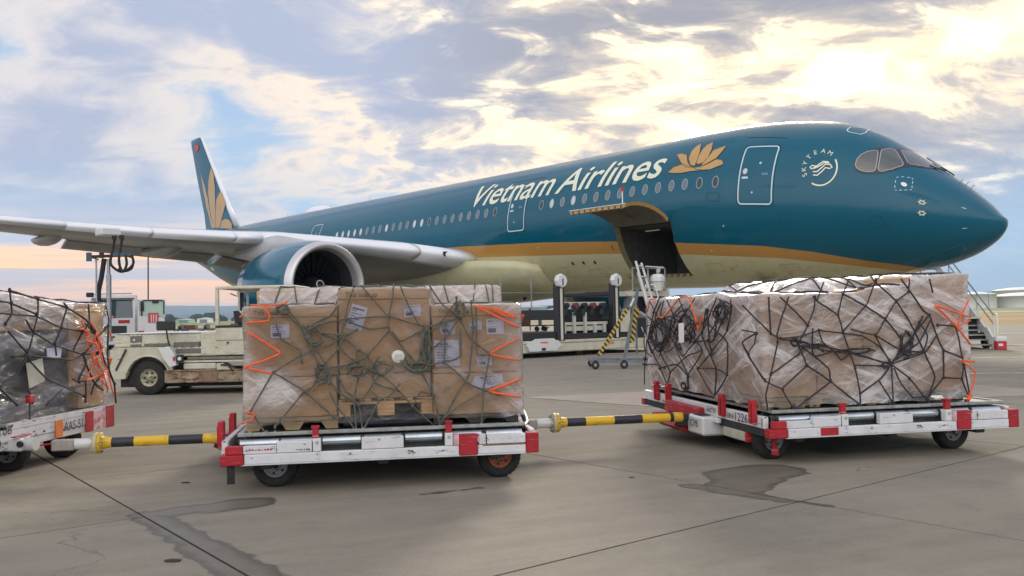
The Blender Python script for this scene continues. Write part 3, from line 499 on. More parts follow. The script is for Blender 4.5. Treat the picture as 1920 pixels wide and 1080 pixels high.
# ---------------------------------------------------------------- far things
def build_far():
    hillm = mat('hill_forest', (0.035, 0.06, 0.05), 0.95, 0, 0.2, 0.002)
    def hills(name, x0, x1, y, base, amp, seed, n=90, depth=900, sc=0.0006):
        vs = []; fs = []
        for i in range(n + 1):
            x = x0 + (x1 - x0) * i / n
            fade = min(1, i / (n * .12), (n - i) / (n * .12))
            h = (base + amp * noise.fractal(Vector((x * sc, seed, 0)), 1.0, 2.0, 5)) * fade
            for j, (yy, hh) in enumerate(((y, -2), (y + depth * .4, max(0, h) * .6), (y + depth, max(0, h)), (y + depth * 2.2, -5))):
                vs.append((x, yy, hh))
        for i in range(n):
            for j in range(3): fs.append((i * 4 + j, i * 4 + 4 + j, i * 4 + 5 + j, i * 4 + 1 + j))
        me = bpy.data.meshes.new(name); me.from_pydata(vs, [], fs); me.materials.append(hillm)
        me.polygons.foreach_set('use_smooth', [True] * len(fs))
        o = link(name, me); o['kind'] = 'structure'
    hills('hills', 1500, 7500, 6300, 95, 45, 1.3)
    hills('hills', -1500, 3200, 5200, 52, 20, 5.1)
    hills('hills', -3800, -600, 3400, 32, 6, 8.8)
    hills('hills', -4600, -300, 6400, 75, 60, 3.3)
    # far tree line and low buildings beyond the field
    tl = B(); random.seed(3); tm = mat('tree_line', (0.03, 0.05, 0.03), 0.95, 0, 0.3, 0.05)
    for i in range(420):
        x = random.uniform(-900, 700); y = 900 + random.uniform(-40, 40); r = random.uniform(3, 9); h = random.uniform(3, 9)
        if x > 420: continue
        seg = 6
        vs = [(x + r * cos(a * 2 * pi / seg) * q, y + r * .5 * sin(a * 2 * pi / seg) * q, z) for q, z in ((1, -0.5), (1.1, h * .5), (0.5, h)) for a in range(seg)]
        tl.add(vs, [(k * seg + a, k * seg + (a + 1) % seg, (k + 1) * seg + (a + 1) % seg, (k + 1) * seg + a) for k in range(2) for a in range(seg)] + [tuple(range(2 * seg, 3 * seg))], tm, True)
    o = tl.obj('tree_line'); tag(o, 'dark line of far trees along the edge of the airfield', 'trees', kind='stuff')
    wallm = mat('far_building_white', (0.80, 0.80, 0.78), 0.6, 0, 0.06, 0.1); roofm = mat('far_roof', (0.70, 0.72, 0.74), 0.6)
    # white storage tanks at the far right
    def tank(x, y, r, h, label, vents):
        t = empty('storage_tank', (x, y, 0), 0, label, 'tank', 'white storage tanks beyond the airfield')
        b = B(); b.lathe([(0, r), (h, r), (h, r * 1.02), (h + .15, r * 1.02)], wallm, (0, 0, 0), (0, 0, 1), 48)
        b.obj('wall', t)
        b = B(); b.lathe([(h + .15, r * 1.02), (h + r * .06, r * .8), (h + r * .11, r * .4), (h + r * .125, 0.01)], roofm, (0, 0, 0), (0, 0, 1), 48); b.obj('roof', t)
        for k in range(vents):
            a = -pi / 2 + (k - (vents - 1) / 2) * .5
            b = B(); b.cyl((r * 1.03 * cos(a), r * 1.03 * sin(a), 0), (r * 1.03 * cos(a), r * 1.03 * sin(a), h + .8), .14, STEEL, 6); b.obj('pipe', t)
    tank(205, 400, 10.6, 6.1, 'white domed storage tank at right just behind the stair handrail', 2)
    tank(232, 404, 15.0, 5.0, 'wider lower white tank nearest the right edge, with flat band', 3)
    tank(252, 440, 14.0, 8.2, 'tallest white tank partly cut by the right edge of the picture', 1)
    tank(186, 420, 9.0, 5.8, 'leftmost white tank partly hidden behind the wrapped load at right', 1)
    def shed(x, y, w, d, h, c, label):
        t = empty('hangar', (x, y, 0), 0, label, 'building', 'low buildings across the airfield')
        b = B(); b.box(-w / 2, w / 2, -d / 2, d / 2, 0, h, c); b.obj('wall', t)
        b = B(); b.prism([(-w / 2 - .3, h), (0, h * 1.28), (w / 2 + .3, h)], roofm, -d / 2 - .3, d / 2 + .3, 1); b.obj('roof', t)
        b = B(); b.box(-w * .3, w * .3, -d / 2 - .15, -d / 2 - .02, 0, h * .8, mat('hangar_door', (0.2, 0.23, 0.26), 0.6)); b.obj('door', t)
    bl = mat('far_cladding_blue', (0.25, 0.32, 0.36), 0.6)
    shed(14, 760, 30, 20, 7, bl, 'low blue clad hangar far off between the middle load and loader')
    shed(38, 770, 16, 16, 5, wallm, 'small pale hangar far off beside the blue clad one')
    shed(-4, 800, 12, 16, 8, bl, 'narrow far blue grey building left of the small hangars')
    shed(-205, 560, 9, 8, 2.0, mat('far_cladding_green', (0.30, 0.55, 0.38), 0.6), 'green clad far building left of the tug cab frame')
    shed(-172, 500, 7, 6, 2.2, wallm, 'small white far building seen next to the tug cab frame')
    shed(240, 420 - 60, 14, 6, 1.8, bl, 'low grey shed on the grass in front of the tanks')
    # parked baggage carts
    def cart(x, y, rz, label, load):
        t = empty('baggage_cart', (x, y, 0), rz, label, 'baggage cart', 'empty baggage carts parked across the apron')
        b = B(); b.box(-1.2, 1.2, -.7, .7, .42, .52, UNDER, .01); b.box(-1.25, -1.15, -.7, .7, .52, 1.0, UNDER); b.box(1.15, 1.25, -.7, .7, .52, .85, STEEL); b.obj('frame', t)
        for wx in (-.85, .85):
            for wy in (-.55, .55):
                w = B(); w.cyl((wx, wy - .06, .2), (wx, wy + .06, .2), .2, BLACKR, 12); w.obj('wheel', t)
        b = B(); b.beam((1.25, 0, .4), (1.9, 0, .3), .06, .06, DARKM); b.obj('drawbar', t)
        if load:
            b = B(); b.box(-.9, .3, -.5, .5, .53, .53 + load, mat('far_load_brown', (0.12, 0.05, 0.045), 0.7)); b.obj('side_panel', t)
    pos = [(-.6 + i * 1.05 * 2.2, 72 + i * .5) for i in range(8)]
    names = ['baggage cart parked nearest the middle load, first of the far row', 'second far baggage cart, with a dark red side panel', 'third baggage cart in the far row, empty and low', 'fourth baggage cart in the far row, half way to the loader post', 'fifth far baggage cart, left of the pair by the loader post', 'sixth baggage cart in the far row, with brown panel', 'far baggage cart just left of the loader post', 'far baggage cart hidden mostly behind the loader post']
    for i, (x, y) in enumerate(pos): cart(x - .6, y, .1 * (i % 3 - 1), names[i], (0, .5, 0, 0, .35, .6, 0, .3)[i])
    nm = ['leftmost', 'second', 'third', 'fourth', 'fifth', 'sixth', 'seventh', 'last']
    for i in range(8): cart(-37 + i * 2.6, 96 + i * .4, .05, nm[i] + ' of the eight far carts seen over the left tug bonnet', (0, .4, 0, .7, 0, 0, .5, 0)[i])
    # marker pole
    b = B(); b.cyl((0, 0, 0), (0, 0, 1.9), .05, mat('marker_black', (0.03, 0.02, 0.02), 0.6), 8); b.box(-.12, .12, -.02, .02, 1.3, 1.9, mat('marker_rust', (0.3, 0.12, 0.05), 0.6))
    o = b.obj('marker_post', loc=(1.5, 77, 0)); tag(o, 'thin dark marker post standing in front of the far grass', 'marker post')
build_far()
# ---------------------------------------------------------------- the airliner
K_ = [0, .15, .5, 1, 2, 3, 4, 5, 6, 7.5, 9, 11, 14, 20, 42, 46, 50, 54, 58, 62, 64, 65]
ZT = [4.03, 4.237, 4.658, 5.151, 5.981, 6.792, 7.478, 7.942, 8.173, 8.40, 8.50, 8.52, 8.49, 8.47, 8.47, 8.46, 8.44, 8.38, 8.24, 7.95, 7.65, 7.2]
ZB = [4.03, 3.629, 3.322, 3.037, 2.724, 2.569, 2.474, 2.408, 2.361, 2.313, 2.317, 2.333, 2.38, 2.38, 2.38, 2.55, 3.05, 4.05, 5.35, 6.45, 6.85, 7.05]
WD = [0, .38, .794, 1.185, 1.715, 2.102, 2.384, 2.583, 2.723, 2.862, 2.953, 2.983, 2.98, 2.98, 2.98, 2.9, 2.65, 2.2, 1.65, 1.0, .6, .2]
QK = [sqrt(k) for k in K_]
ZC = 5.425
def _slopes(fp):
    n = len(QK); d = [(fp[i + 1] - fp[i]) / (QK[i + 1] - QK[i]) for i in range(n - 1)]
    m_ = [0.0] * n; m_[0] = d[0] * 1.5
    for i in range(1, n - 1): m_[i] = 2 * d[i - 1] * d[i] / (d[i - 1] + d[i]) if d[i - 1] * d[i] > 0 else 0.0
    m_[-1] = d[-1]
    return m_
_S = [(_slopes(f), f) for f in (ZT, ZB, WD)]
def prof(s):
    x = sqrt(max(0.0, s)); i = 0
    while i < len(QK) - 2 and x > QK[i + 1]: i += 1
    h = QK[i + 1] - QK[i]; t = min(1.0, max(0.0, (x - QK[i]) / h)); r = []
    for m_, f in _S: r.append((1 + 2 * t) * (1 - t) ** 2 * f[i] + t * (1 - t) ** 2 * h * m_[i] + t * t * (3 - 2 * t) * f[i + 1] + t * t * (t - 1) * h * m_[i + 1])
    tt = min(1.0, s / 11.0); zm = 4.03 + (ZC - 4.03) * (1 - (1 - tt) ** 1.6)
    if s > 46: zm = max(zm, zm + (s - 46) * 0.0)
    zm = min(max(zm, r[1] + .02), r[0] - .02)
    if s > 46: zm = max(zm, (r[0] + r[1]) / 2)
    return r[0], r[1], r[2], zm
# local frame of the plane: x = metres back from the nose, y = towards starboard (the camera side), z up
def fp_(s, ph, off=0.0):
    T, Bt, W, M = prof(s); y = W * cos(ph); k = (T - M) if sin(ph) > 0 else (M - Bt); z = M + k * sin(ph)
    if off:
        e = .02; T2, B2, W2, M2 = prof(s + e); k2 = (T2 - M2) if sin(ph) > 0 else (M2 - B2)
        ds = Vector((e, (W2 - W) * cos(ph), (M2 + k2 * sin(ph)) - z)); dp = Vector((0, -W * sin(ph), k * cos(ph)))
        nrm = dp.cross(ds)
        if nrm.length > 1e-9:
            nrm.normalize()
            if nrm.y * cos(ph) + nrm.z * sin(ph) < 0: nrm = -nrm
            return Vector((s, y, z)) + nrm * off
    return Vector((s, y, z))
def ph_of(s, z):
    T, Bt, W, M = prof(s); q = (z - M) / ((T - M) if z > M else (M - Bt)); return math.asin(max(-1, min(1, q)))
TH = 0.7376121; NX, NY = 15.4949336, 27.8226103
PLANE = empty('airliner', (NX, NY, 0), 0, 'large teal twin-engined airliner with gold cheat line parked with cargo door open', 'airliner')
_m = Matrix(((-sin(TH), -cos(TH), 0, NX), (cos(TH), -sin(TH), 0, NY), (0, 0, 1, 0), (0, 0, 0, 1)))
PLANE.matrix_world = _m   # right-handed? checked below
if _m.to_3x3().determinant() < 0:   # mirror-free: flip y so that starboard is -y
    PLANE.matrix_world = Matrix(((-sin(TH), cos(TH), 0, NX), (cos(TH), sin(TH), 0, NY), (0, 0, 1, 0), (0, 0, 0, 1))); YS = -1
else: YS = 1
def L(s, y, z): return Vector((s, y * YS, z))
def LV(v): return Vector((v[0], v[1] * YS, v[2]))
def FP(s, ph, off=0.0): return LV(fp_(s, ph, off))
SU = [(0, 2.2), (2.431, 2.677), (2.95, 2.80), (3.87, 2.982), (5.4, 3.349), (7.18, 3.667), (9.99, 3.953), (10.63, 4.02), (13.8, 4.30), (17.8, 4.543), (22.1, 4.70), (23.4, 4.75), (30, 4.85), (40, 4.6), (46, 3.9), (50, 3.9), (54, 4.55), (58, 5.75), (62, 6.7), (65, 7.1)]
SLo = [(0, 1.9), (2.6, 2.53), (3.34, 2.653), (4.5, 2.872), (6.73, 3.221), (10.3, 3.555), (13.7, 3.803), (17.1, 3.951), (21.7, 4.136), (23, 4.19), (30, 4.3), (40, 4.0), (46, 3.3), (50, 3.3), (54, 4.05), (58, 5.3), (62, 6.4), (65, 7)]
def itp(tb, x):
    for (a, b), (c, d) in zip(tb, tb[1:]):
        if x <= c: return b + (d - b) * (x - a) / (c - a)
    return tb[-1][1]
def skin_material():
    M = bpy.data.materials.new('fuselage_livery'); M.use_nodes = True
    t = NT(M.node_tree); b = M.node_tree.nodes['Principled BSDF']
    au = t.node('ShaderNodeAttribute'); au.attribute_name = 'above_stripe'; al = t.node('ShaderNodeAttribute'); al.attribute_name = 'above_belly'
    tc = t.node('ShaderNodeTexCoord'); o = tc.outputs['Object']
    n = t.noise(t.mapping(o, scale=(0.15, 1, 1)), 1.5, 4, 0.5)
    teal = t.mix(n, (0.001, 0.090, 0.148, 1), (0.0015, 0.110, 0.172, 1))
    bel = t.mix(t.noise(o, 1.2, 5, 0.6), (0.50, 0.475, 0.28, 1), (0.60, 0.57, 0.36, 1))
    gold = t.mix(n, (0.45, 0.235, 0.06, 1), (0.52, 0.28, 0.075, 1))
    c = t.mix(t.ramp(al.outputs['Fac'], -0.008, 0.008, 0, 1), bel, gold)
    c = t.mix(t.ramp(au.outputs['Fac'], -0.008, 0.008, 0, 1), c, teal)
    # panel joints: thin darker lines where frames and stringers meet
    xyz = t.sep(o)
    fr = t.math('ABSOLUTE', t.math('SUBTRACT', t.math('FRACT', t.math('DIVIDE', xyz[0], 5.715)), 0.5))
    jl = t.ramp(fr, 0.0, 0.0022, 0.35, 0.0)
    c = t.mix(jl, c, (0.01, 0.02, 0.03, 1))
    fz = t.math('ABSOLUTE', t.math('SUBTRACT', t.math('FRACT', t.math('DIVIDE', t.math('ADD', xyz[2], 0.35), 1.52)), 0.5))
    c = t.mix(t.ramp(fz, 0.0, 0.005, 0.30, 0.0), c, (0.01, 0.02, 0.03, 1))
    gr = t.noise(t.mapping(o, scale=(1.6, 1.6, 0.25)), 1.8, 6, 0.65)
    c = t.mix(t.math('MULTIPLY', t.ramp(gr, 0.52, 0.72, 0, 1), t.ramp(al.outputs['Fac'], 0.1, -0.6, 0.05, 0.40)), c, (0.10, 0.095, 0.06, 1))
    t.link(c, b.inputs['Base Color']); b.inputs['Roughness'].default_value = 0.30
    b.inputs['Coat Weight'].default_value = 0.5; b.inputs['Coat Roughness'].default_value = 0.05; b.inputs['Specular IOR Level'].default_value = 0.15
    bn = t.node('ShaderNodeBump'); bn.inputs['Strength'].default_value = 0.10; bn.inputs['Distance'].default_value = 0.05
    t.link(t.noise(t.mapping(o, scale=(0.35, 1, 1)), 2.2, 3, 0.5), bn.inputs['Height'])
    t.link(bn.outputs[0], b.inputs['Normal']); t.link(bn.outputs[0], b.inputs['Coat Normal'])
    return M
SKIN = skin_material()
def add_attr(me, YSs):
    a1 = me.attributes.new('above_stripe', 'FLOAT', 'POINT'); a2 = me.attributes.new('above_belly', 'FLOAT', 'POINT')
    a1.data.foreach_set('value', [v.co.z - itp(SU, v.co.x) for v in me.vertices]); a2.data.foreach_set('value', [v.co.z - itp(SLo, v.co.x) for v in me.vertices])
CG0, CG1, CP0, CP1 = 10.8, 13.62, -1.02, -0.158
def build_fuselage():
    ss = [0.0, .01, .03, .06, .1, .15, .22, .3, .4, .5, .65, .8] + [1 + .2 * i for i in range(46)]
    ss = sorted(set([round(x, 3) for x in ss + [CG0, CG1] + [10.4 + .2 * i for i in range(20)] + [14.4 + .5 * i for i in range(100)] + [64.6, 65] if x <= 65]))
    ph = sorted(set([round(-pi + 2 * pi * i / 88, 4) for i in range(88)] + [CP0, CP1] + [round(CP0 + (CP1 - CP0) * k / 6, 4) for k in range(1, 6)]))
    ph = [p for p in ph if not any(abs(p - q) < .02 and p != q for q in (CP0, CP1))]
    b = B(); n = len(ph); vs = [FP(s, p) for s in ss for p in ph]
    fs = []
    for i in range(len(ss) - 1):
        for j in range(n):
            j2 = (j + 1) % n
            if ss[i] >= CG0 - 1e-4 and ss[i + 1] <= CG1 + 1e-4 and ph[j] >= CP0 - 1e-4 and ph[j2] <= CP1 + 1e-4 and ph[j] < ph[j2]: continue
            fs.append((i * n + j, (i + 1) * n + j, (i + 1) * n + j2, i * n + j2))
    b.add(vs, fs, SKIN, True); me = b.mesh('fuselage'); add_attr(me, YS)
    link('fuselage', me, PLANE)
    # cargo hold behind the opening, and the door frame
    b = B(); N = 8; phs = [CP0 + (CP1 - CP0) * k / N for k in range(N + 1)]
    o0 = [fp_(CG0, p, -.004) for p in phs]; o1 = [fp_(CG1, p, -.004) for p in phs]
    def inn(v, dx, dy): return Vector((v.x + dx, v.y - dy, v.z))
    for A, dx in ((o0, .10), (o1, -.10)):
        i0 = [inn(v, dx, .22) for v in A]
        b.add([LV(v) for v in A] + [LV(v) for v in i0], [(k, k + 1, N + 2 + k, N + 1 + k) for k in range(N)], SILL)
    for k in (0, N):
        a0, a1 = o0[k], o1[k]; dz = .12 if k == 0 else -.10
        b.add([LV(a0), LV(a1), LV(Vector((a1.x - .1, a1.y - .22, a1.z + dz))), LV(Vector((a0.x + .1, a0.y - .22, a0.z + dz)))], [(0, 1, 2, 3)], SILL)
    b.obj('door_frame', PLANE)
    b = B(); x0, x1 = CG0 + .02, CG1 + .35; yo, yi = 2.55, -1.6; zf, zt = 2.80, 4.82
    vs = [L(x0, 2.6, zt), L(x1, 2.6, zt), L(x1, yi, zt), L(x0, yi, zt), L(x0, 1.6, zf), L(x1, 1.6, zf), L(x1, yi, zf), L(x0, yi, zf), L(x0, 2.75, 4.1), L(x1, 2.75, 4.1)]
    b.add(vs, [(0, 1, 2, 3), (4, 5, 6, 7), (3, 2, 6, 7), (0, 3, 7, 4, 8), (1, 2, 6, 5, 9)], HOLD); b.obj('cargo_hold', PLANE)
    b = B(); b.box(11.9, 12.6, (2.2) * YS - .02, (2.2) * YS + .02, 4.62, 4.66, mat('hold_lamp', (0.8, 0.8, 0.8), 0.4)); b.obj('hold_light', PLANE)
    b = B()   # sill rollers and scuff plates along the bottom edge
    for k in range(9): s = CG0 + .2 + k * .3; p = fp_(s, CP0 + .03, .015); b.beam(LV(p + Vector((-.08, 0, 0))), LV(p + Vector((.08, 0, 0))), .03, .10, SILL)
    b.obj('sill_latch', PLANE)
    # the door, swung up: a curved panel
    # outer skin follows the fuselage curve mirrored upwards
    prof_ = [(3.03, 4.95), (3.30, 5.13), (3.62, 5.27), (3.95, 5.37), (4.35, 5.44), (4.75, 5.46), (5.15, 5.43), (5.52, 5.33)]
    n = len(prof_)
    def panel(x0, x1, off, m, smooth=True):
        vs = []
        for x in (x0, x1):
            for y, z in prof_: vs.append(L(x, y, z + off))
        return vs
    dr = B(); nx = 9; xs = [10.8 + (2.8) * i / (nx - 1) for i in range(nx)]
    top = [L(x, y, z) for x in xs for y, z in prof_]
    bot = [L(x + (0.05 if i == 0 else -.05 if i == nx - 1 else 0), y if k else y + .02, z - .13) for i, x in enumerate(xs) for k, (y, z) in enumerate(prof_)]
    fa = [(i * n + k, (i + 1) * n + k, (i + 1) * n + k + 1, i * n + k + 1) for i in range(nx - 1) for k in range(n - 1)]
    dr.add(top, fa, TEAL, True); dr.add(bot, fa, LINER, True)
    O = len(top); allv = top + bot
    ed = [(k, k + 1, O + k + 1, O + k) for k in range(n - 1)] + [((nx - 1) * n + k, (nx - 1) * n + k + 1, O + (nx - 1) * n + k + 1, O + (nx - 1) * n + k) for k in range(n - 1)]
    ed += [(i * n + n - 1, (i + 1) * n + n - 1, O + (i + 1) * n + n - 1, O + i * n + n - 1) for i in range(nx - 1)]
    dr.add(allv, ed, GOLDP)
    door = dr.obj('cargo_door', PLANE)
    e = B(); y, z = prof_[-1]
    e.beam(L(10.8, y + .01, z + .012), L(13.6, y + .01, z + .012), .035, .03, WHITE); e.obj('edge_seal', door)
    for k in range(9):
        h = B(); x = 11.0 + k * .3; h.box(x - .03, x + .03, (y - .06) * YS, (y + .03) * YS, z - .17, z - .02, SILL, .004); h.box(x - .012, x + .012, (y + .005) * YS, (y + .036) * YS, z - .15, z - .05, DARKM); h.obj('latch', door)
    h = B()
    h.beam(L(12.2, 3.5, 5.08), L(12.2, 5.2, 5.28), .06, .03, SILL); h.obj('strut', door)
    h = B(); h.cyl(L(10.95, 5.5, 5.33), L(10.95, 5.5, 5.85), .022, mat('flag_pole_white', (0.85, 0.85, 0.85), 0.4), 8); h.box(10.93, 10.97, 5.44 * YS, 5.56 * YS, 5.80, 5.98, mat('streamer_red', (0.5, 0.05, 0.06), 0.7)); h.obj('locking_pin', door)
build_fuselage()
def strip(path, w, m, name, off=0.008, closed=True, parent=PLANE, off2=None):
    """ribbon of width w along a path of (s, phi) on the skin"""
    pts = []; N = len(path)
    for i in range(N if closed else N - 1):
        a, c = path[i], path[(i + 1) % N]; k = max(1, int(math.hypot(a[0] - c[0], (a[1] - c[1]) * 3) / .12))
        for q in range(k): pts.append((a[0] + (c[0] - a[0]) * q / k, a[1] + (c[1] - a[1]) * q / k))
    if not closed: pts.append(path[-1])
    n = len(pts); vs = []
    for i in range(n):
        a = pts[i - 1] if (closed or i) else pts[i]; c = pts[(i + 1) % n] if (closed or i < n - 1) else pts[i]
        pa, pc, p = fp_(*a, off), fp_(*c, off), fp_(*pts[i], off); d = (pc - pa).normalized()
        nr = (fp_(*pts[i], .1) - fp_(*pts[i], 0)).normalized(); sd_ = d.cross(nr).normalized() * w / 2
        vs += [LV(p + sd_), LV(p - sd_)]
    fs = [(2 * i, 2 * i + 1, (2 * i + 3) % (2 * n), (2 * i + 2) % (2 * n)) for i in range(n if closed else n - 1)]
    return B().add(vs, fs, m).obj(name, parent)
def rrect(s0, s1, p0, p1, rs=.12, rp=.05):
    out = []
    for cs, cp, a0 in ((s1 - rs, p1 - rp, 0), (s0 + rs, p1 - rp, 90), (s0 + rs, p0 + rp, 180), (s1 - rs, p0 + rp, 270)):
        for k in range(5): a = RAD(a0 + k * 22.5); out.append((cs + rs * cos(a), cp + rp * sin(a)))
    return out
def patch(poly, m, name, off=0.006, parent=PLANE, sub=0.15, smooth=False):
    """filled polygon in (s, phi) laid on the skin, subdivided so that it follows the curve"""
    bm = bmesh.new(); vs = [bm.verts.new((a, c * 3, 0)) for a, c in poly]; f = bm.faces.new(vs)
    bmesh.ops.triangulate(bm, faces=[f])
    for _ in range(4):
        ed = [e for e in bm.edges if e.calc_length() > sub]
        if not ed: break
        bmesh.ops.subdivide_edges(bm, edges=ed, cuts=1); bmesh.ops.triangulate(bm, faces=[f for f in bm.faces if len(f.verts) > 3])
    for v in bm.verts: v.co = FP(v.co.x, v.co.y / 3, off)
    me = bpy.data.meshes.new(name); bm.to_mesh(me); bm.free(); me.materials.append(m)
    if smooth: me.polygons.foreach_set('use_smooth', [True] * len(me.polygons))
    return link(name, me, parent)
def dot(s, ph, r, m, name, parent=PLANE, off=.012, n=12, ry=None):
    ry = ry or r
    return patch([(s + r * cos(2 * pi * k / n), ph + ry / 3 * sin(2 * pi * k / n)) for k in range(n)], m, name, off, parent, 1.0)
def build_livery():
    # passenger doors on the visible side
    seam = mat('door_seam', (0.004, 0.03, 0.05), 0.5)
    for s0, s1, p0, p1 in ((6.55, 7.82, -.015, .70), (18.9, 19.97, -.08, .65), (36.95, 38.0, -.08, .56), (51.0, 52.0, -.1, .5)):
        d = patch(rrect(s0 + .05, s1 - .05, p0 + .02, p1 - .02), mat('door_teal', (0.001, 0.100, 0.160), 0.3, coat=0.5, spec=0.15), 'passenger_door', .008, sub=.2, smooth=True)
        strip(rrect(s0, s1, p0, p1), .055, PALEBLUE, 'door_outline', .012, True, d)
        strip(rrect(s0 - .05, s1 + .05, p0 - .02, p1 + .02), .03, seam, 'door_seam', .009, True, d)
        pm = (p0 + p1) / 2
        dot((s0 + s1) / 2 - .1, pm + .12, .045, PALEBLUE, 'door_vent', d, .016); dot((s0 + s1) / 2 + .1, p0 + .13, .035, PALEBLUE, 'drain', d, .016)
        dot(s1 - .2, pm + .02, .09, WSHADE, 'door_window', d, .016, ry=.11); 
        h = patch([(s0 + .18, pm - .03), (s0 + .42, pm - .03), (s0 + .42, pm + .0), (s0 + .18, pm + .0)], mat('handle_grey', (0.10, 0.22, 0.28), 0.4), 'handle', .016, d)
        patch([(s1 - .34, pm - .07), (s1 - .1, pm - .07), (s1 - .1, pm - .045), (s1 - .34, pm - .045)], PALEBLUE, 'placard', .016, d)
    strip([(8.05, .885), (7.2, .865), (6.41, .843)], .035, MASKM, 'rain_gutter', .012, False)
    strip([(20.6, .78), (18.3, .775)], .035, MASKM, 'rain_gutter', .012, False)
    # cabin windows: one raised rim and a recessed pane each, on the parallel part of the body
    def window_meshes(s, dark):
        vs = []; N = 16
        def ring(a, c, off): return [FP(s + a * cos(2 * pi * k / N), .25 + c / 3.0 * sin(2 * pi * k / N), off) for k in range(N)]
        R0, R1, R2 = ring(.145, .225, .006), ring(.125, .205, .018), ring(.105, .185, .008)
        b = B(); b.add(R0 + R1 + R2, [(k, (k + 1) % N, N + (k + 1) % N, N + k) for k in range(N)] + [(N + k, N + (k + 1) % N, 2 * N + (k + 1) % N, 2 * N + k) for k in range(N)], WRIM, True)
        p = B(); p.add(R2, [tuple(range(N))], (WPANE, WSHADE, MASKM)[dark])
        return b, p
    random.seed(5)
    pos = [8.80 + .6450 * i for i in range(15)] + [20.92 + .634 * i for i in range(23)] + [39.2 + .634 * i for i in range(17)]
    pos[0] = 8.78; pos[1] = 9.47; pos[2] = 10.12
    shades = {11: 1, 13: 1, 22: 0, 24: 1, 23: 2, 14: 2, 0: 2, 1: 2, 15: 2, 38 - 4: 1, 38 - 3: 1, 38 - 2: 1}
    base = {}
    for i, s in enumerate(pos):
        k = shades.get(i, 1 if (25 <= i <= 37) and i % 4 == 1 else 0)
        if 3 <= i <= 37 or i > 37:
            if k not in base:
                b, p = window_meshes(12.0, k); base[k] = (b.mesh('cabin_window'), p.mesh('pane'))
            w = link('cabin_window', base[k][0], PLANE, (s - 12.0, 0, 0)); link('pane', base[k][1], w)
        else:
            b, p = window_meshes(s, k); w = b.obj('cabin_window', PLANE); p.obj('pane', w)
    # lettering
    def mp(x, y, s0=23.13, sx=1.0, p0=.408, k=.345): return FP(s0 - x, p0 + y * k, .013)
    lettering('Vietnam', 1.24, lambda x, y: FP(23.13 - x, .402 + y * .358, .02), CREAMTXT, 'airline_name', PLANE, width=5.62, shear=.26, cut=.12, bold=.010)
    lettering('Airlines', 1.24, lambda x, y: FP(17.14 - x, .402 + y * .358, .02), CREAMTXT, 'airline_name', PLANE, width=5.70, shear=.26, cut=.12, bold=.010)
    for i, pet in enumerate(LOTUS): patch(pet, GOLDP, 'lotus_petal', .014 + .001 * i, sub=.3)
    br = mat('lotus_line', (0.20, 0.11, 0.04), 0.5)
    for i, pet in enumerate(LOTUS): strip(pet, .018, br, 'petal_outline', .0215, True)
    # round alliance emblem: ring of lettering, arc, three waves
    R_ = .53; cs, cp = 4.93, .432
    def em(x, y, off=.014): return (cs - x * R_, cp + y * R_ / 2.45)
    for ch, a in zip('SKYTEAM', (208, 189, 170, 147, 121, 94, 68)):
        vs, fs = text_mesh(ch); w = max(v[0] for v in vs); r0, hh = .90, .30; aa = RAD(a)
        def f(x, y):
            u, v = (x - w / 2) * hh, y * hh; rx, ry = cos(aa), sin(aa); tx, ty = sin(aa), -cos(aa)
            return em(rx * (r0 + v) + tx * u, ry * (r0 + v) + ty * u)
        b = B(); b.add([FP(*f(x, y), .014) for x, y in vs], fs, CREAMTXT)
        me = bpy.data.meshes.new('emblem_letter'); me.from_pydata(b.v, [], b.f); me.materials.append(CREAMTXT); link('emblem_letter', me, PLANE)
    strip([em(cos(RAD(a)), sin(RAD(a))) for a in range(38, -124, -9)], .05, CREAMTXT, 'emblem_arc', .014, False)
    for pth in ([(-.43, -.28), (-.17, -.26), (.09, 0), (.26, .22), (.56, .24), (.70, .09), (.56, 0), (.30, .02), (.13, -.22), (-.13, -.46), (-.39, -.46)], [(-.30, .04), (-.56, .07), (-.65, -.04), (-.56, -.13), (-.35, -.04), (-.13, .17), (.09, .37), (.43, .39)], [(-.42, -.10), (-.2, .0), (0, .13), (.17, .3), (.5, .32)]):
        strip([em(*p) for p in pth], .045, CREAMTXT, 'emblem_wave', .014, False)
    # cockpit glazing
    patch(MASK, MASKM, 'cockpit_mask', .010, sub=.2, smooth=True)
    rim = mat('cockpit_rim', (0.40, 0.36, 0.38), 0.4)
    for w in (WIN1, WIN2, WIN3):
        o = patch(w, GLASS, 'cockpit_window', .016, sub=.2, smooth=True); strip(w, .03, rim, 'rim', .019, True, o)
    mir = lambda poly: [(a, pi - c) for a, c in poly]
    patch(mir(MASK), MASKM, 'cockpit_mask', .011, sub=.2, smooth=True)
    for w in (WIN1, WIN2, WIN3): o = patch(mir(w), GLASS, 'cockpit_window', .017, sub=.2, smooth=True)
    b = B(); b.tube([FP(2.0, 1.62, .03), FP(1.8, 1.60, .05), FP(1.6, 1.66, .03)], .022, DARKM, 6); b.tube([FP(2.5, 1.70, .03), FP(2.1, 1.72, .05), FP(1.75, 1.72, .03)], .02, STEEL, 6); b.tube([FP(2.1, 1.28, .03), FP(1.75, 1.42, .05)], .02, DARKM, 6)
    b.obj('wiper', PLANE)
    # small fittings on the nose
    strip(HATCH, .045, PALEBLUE, 'escape_hatch', .012, True)
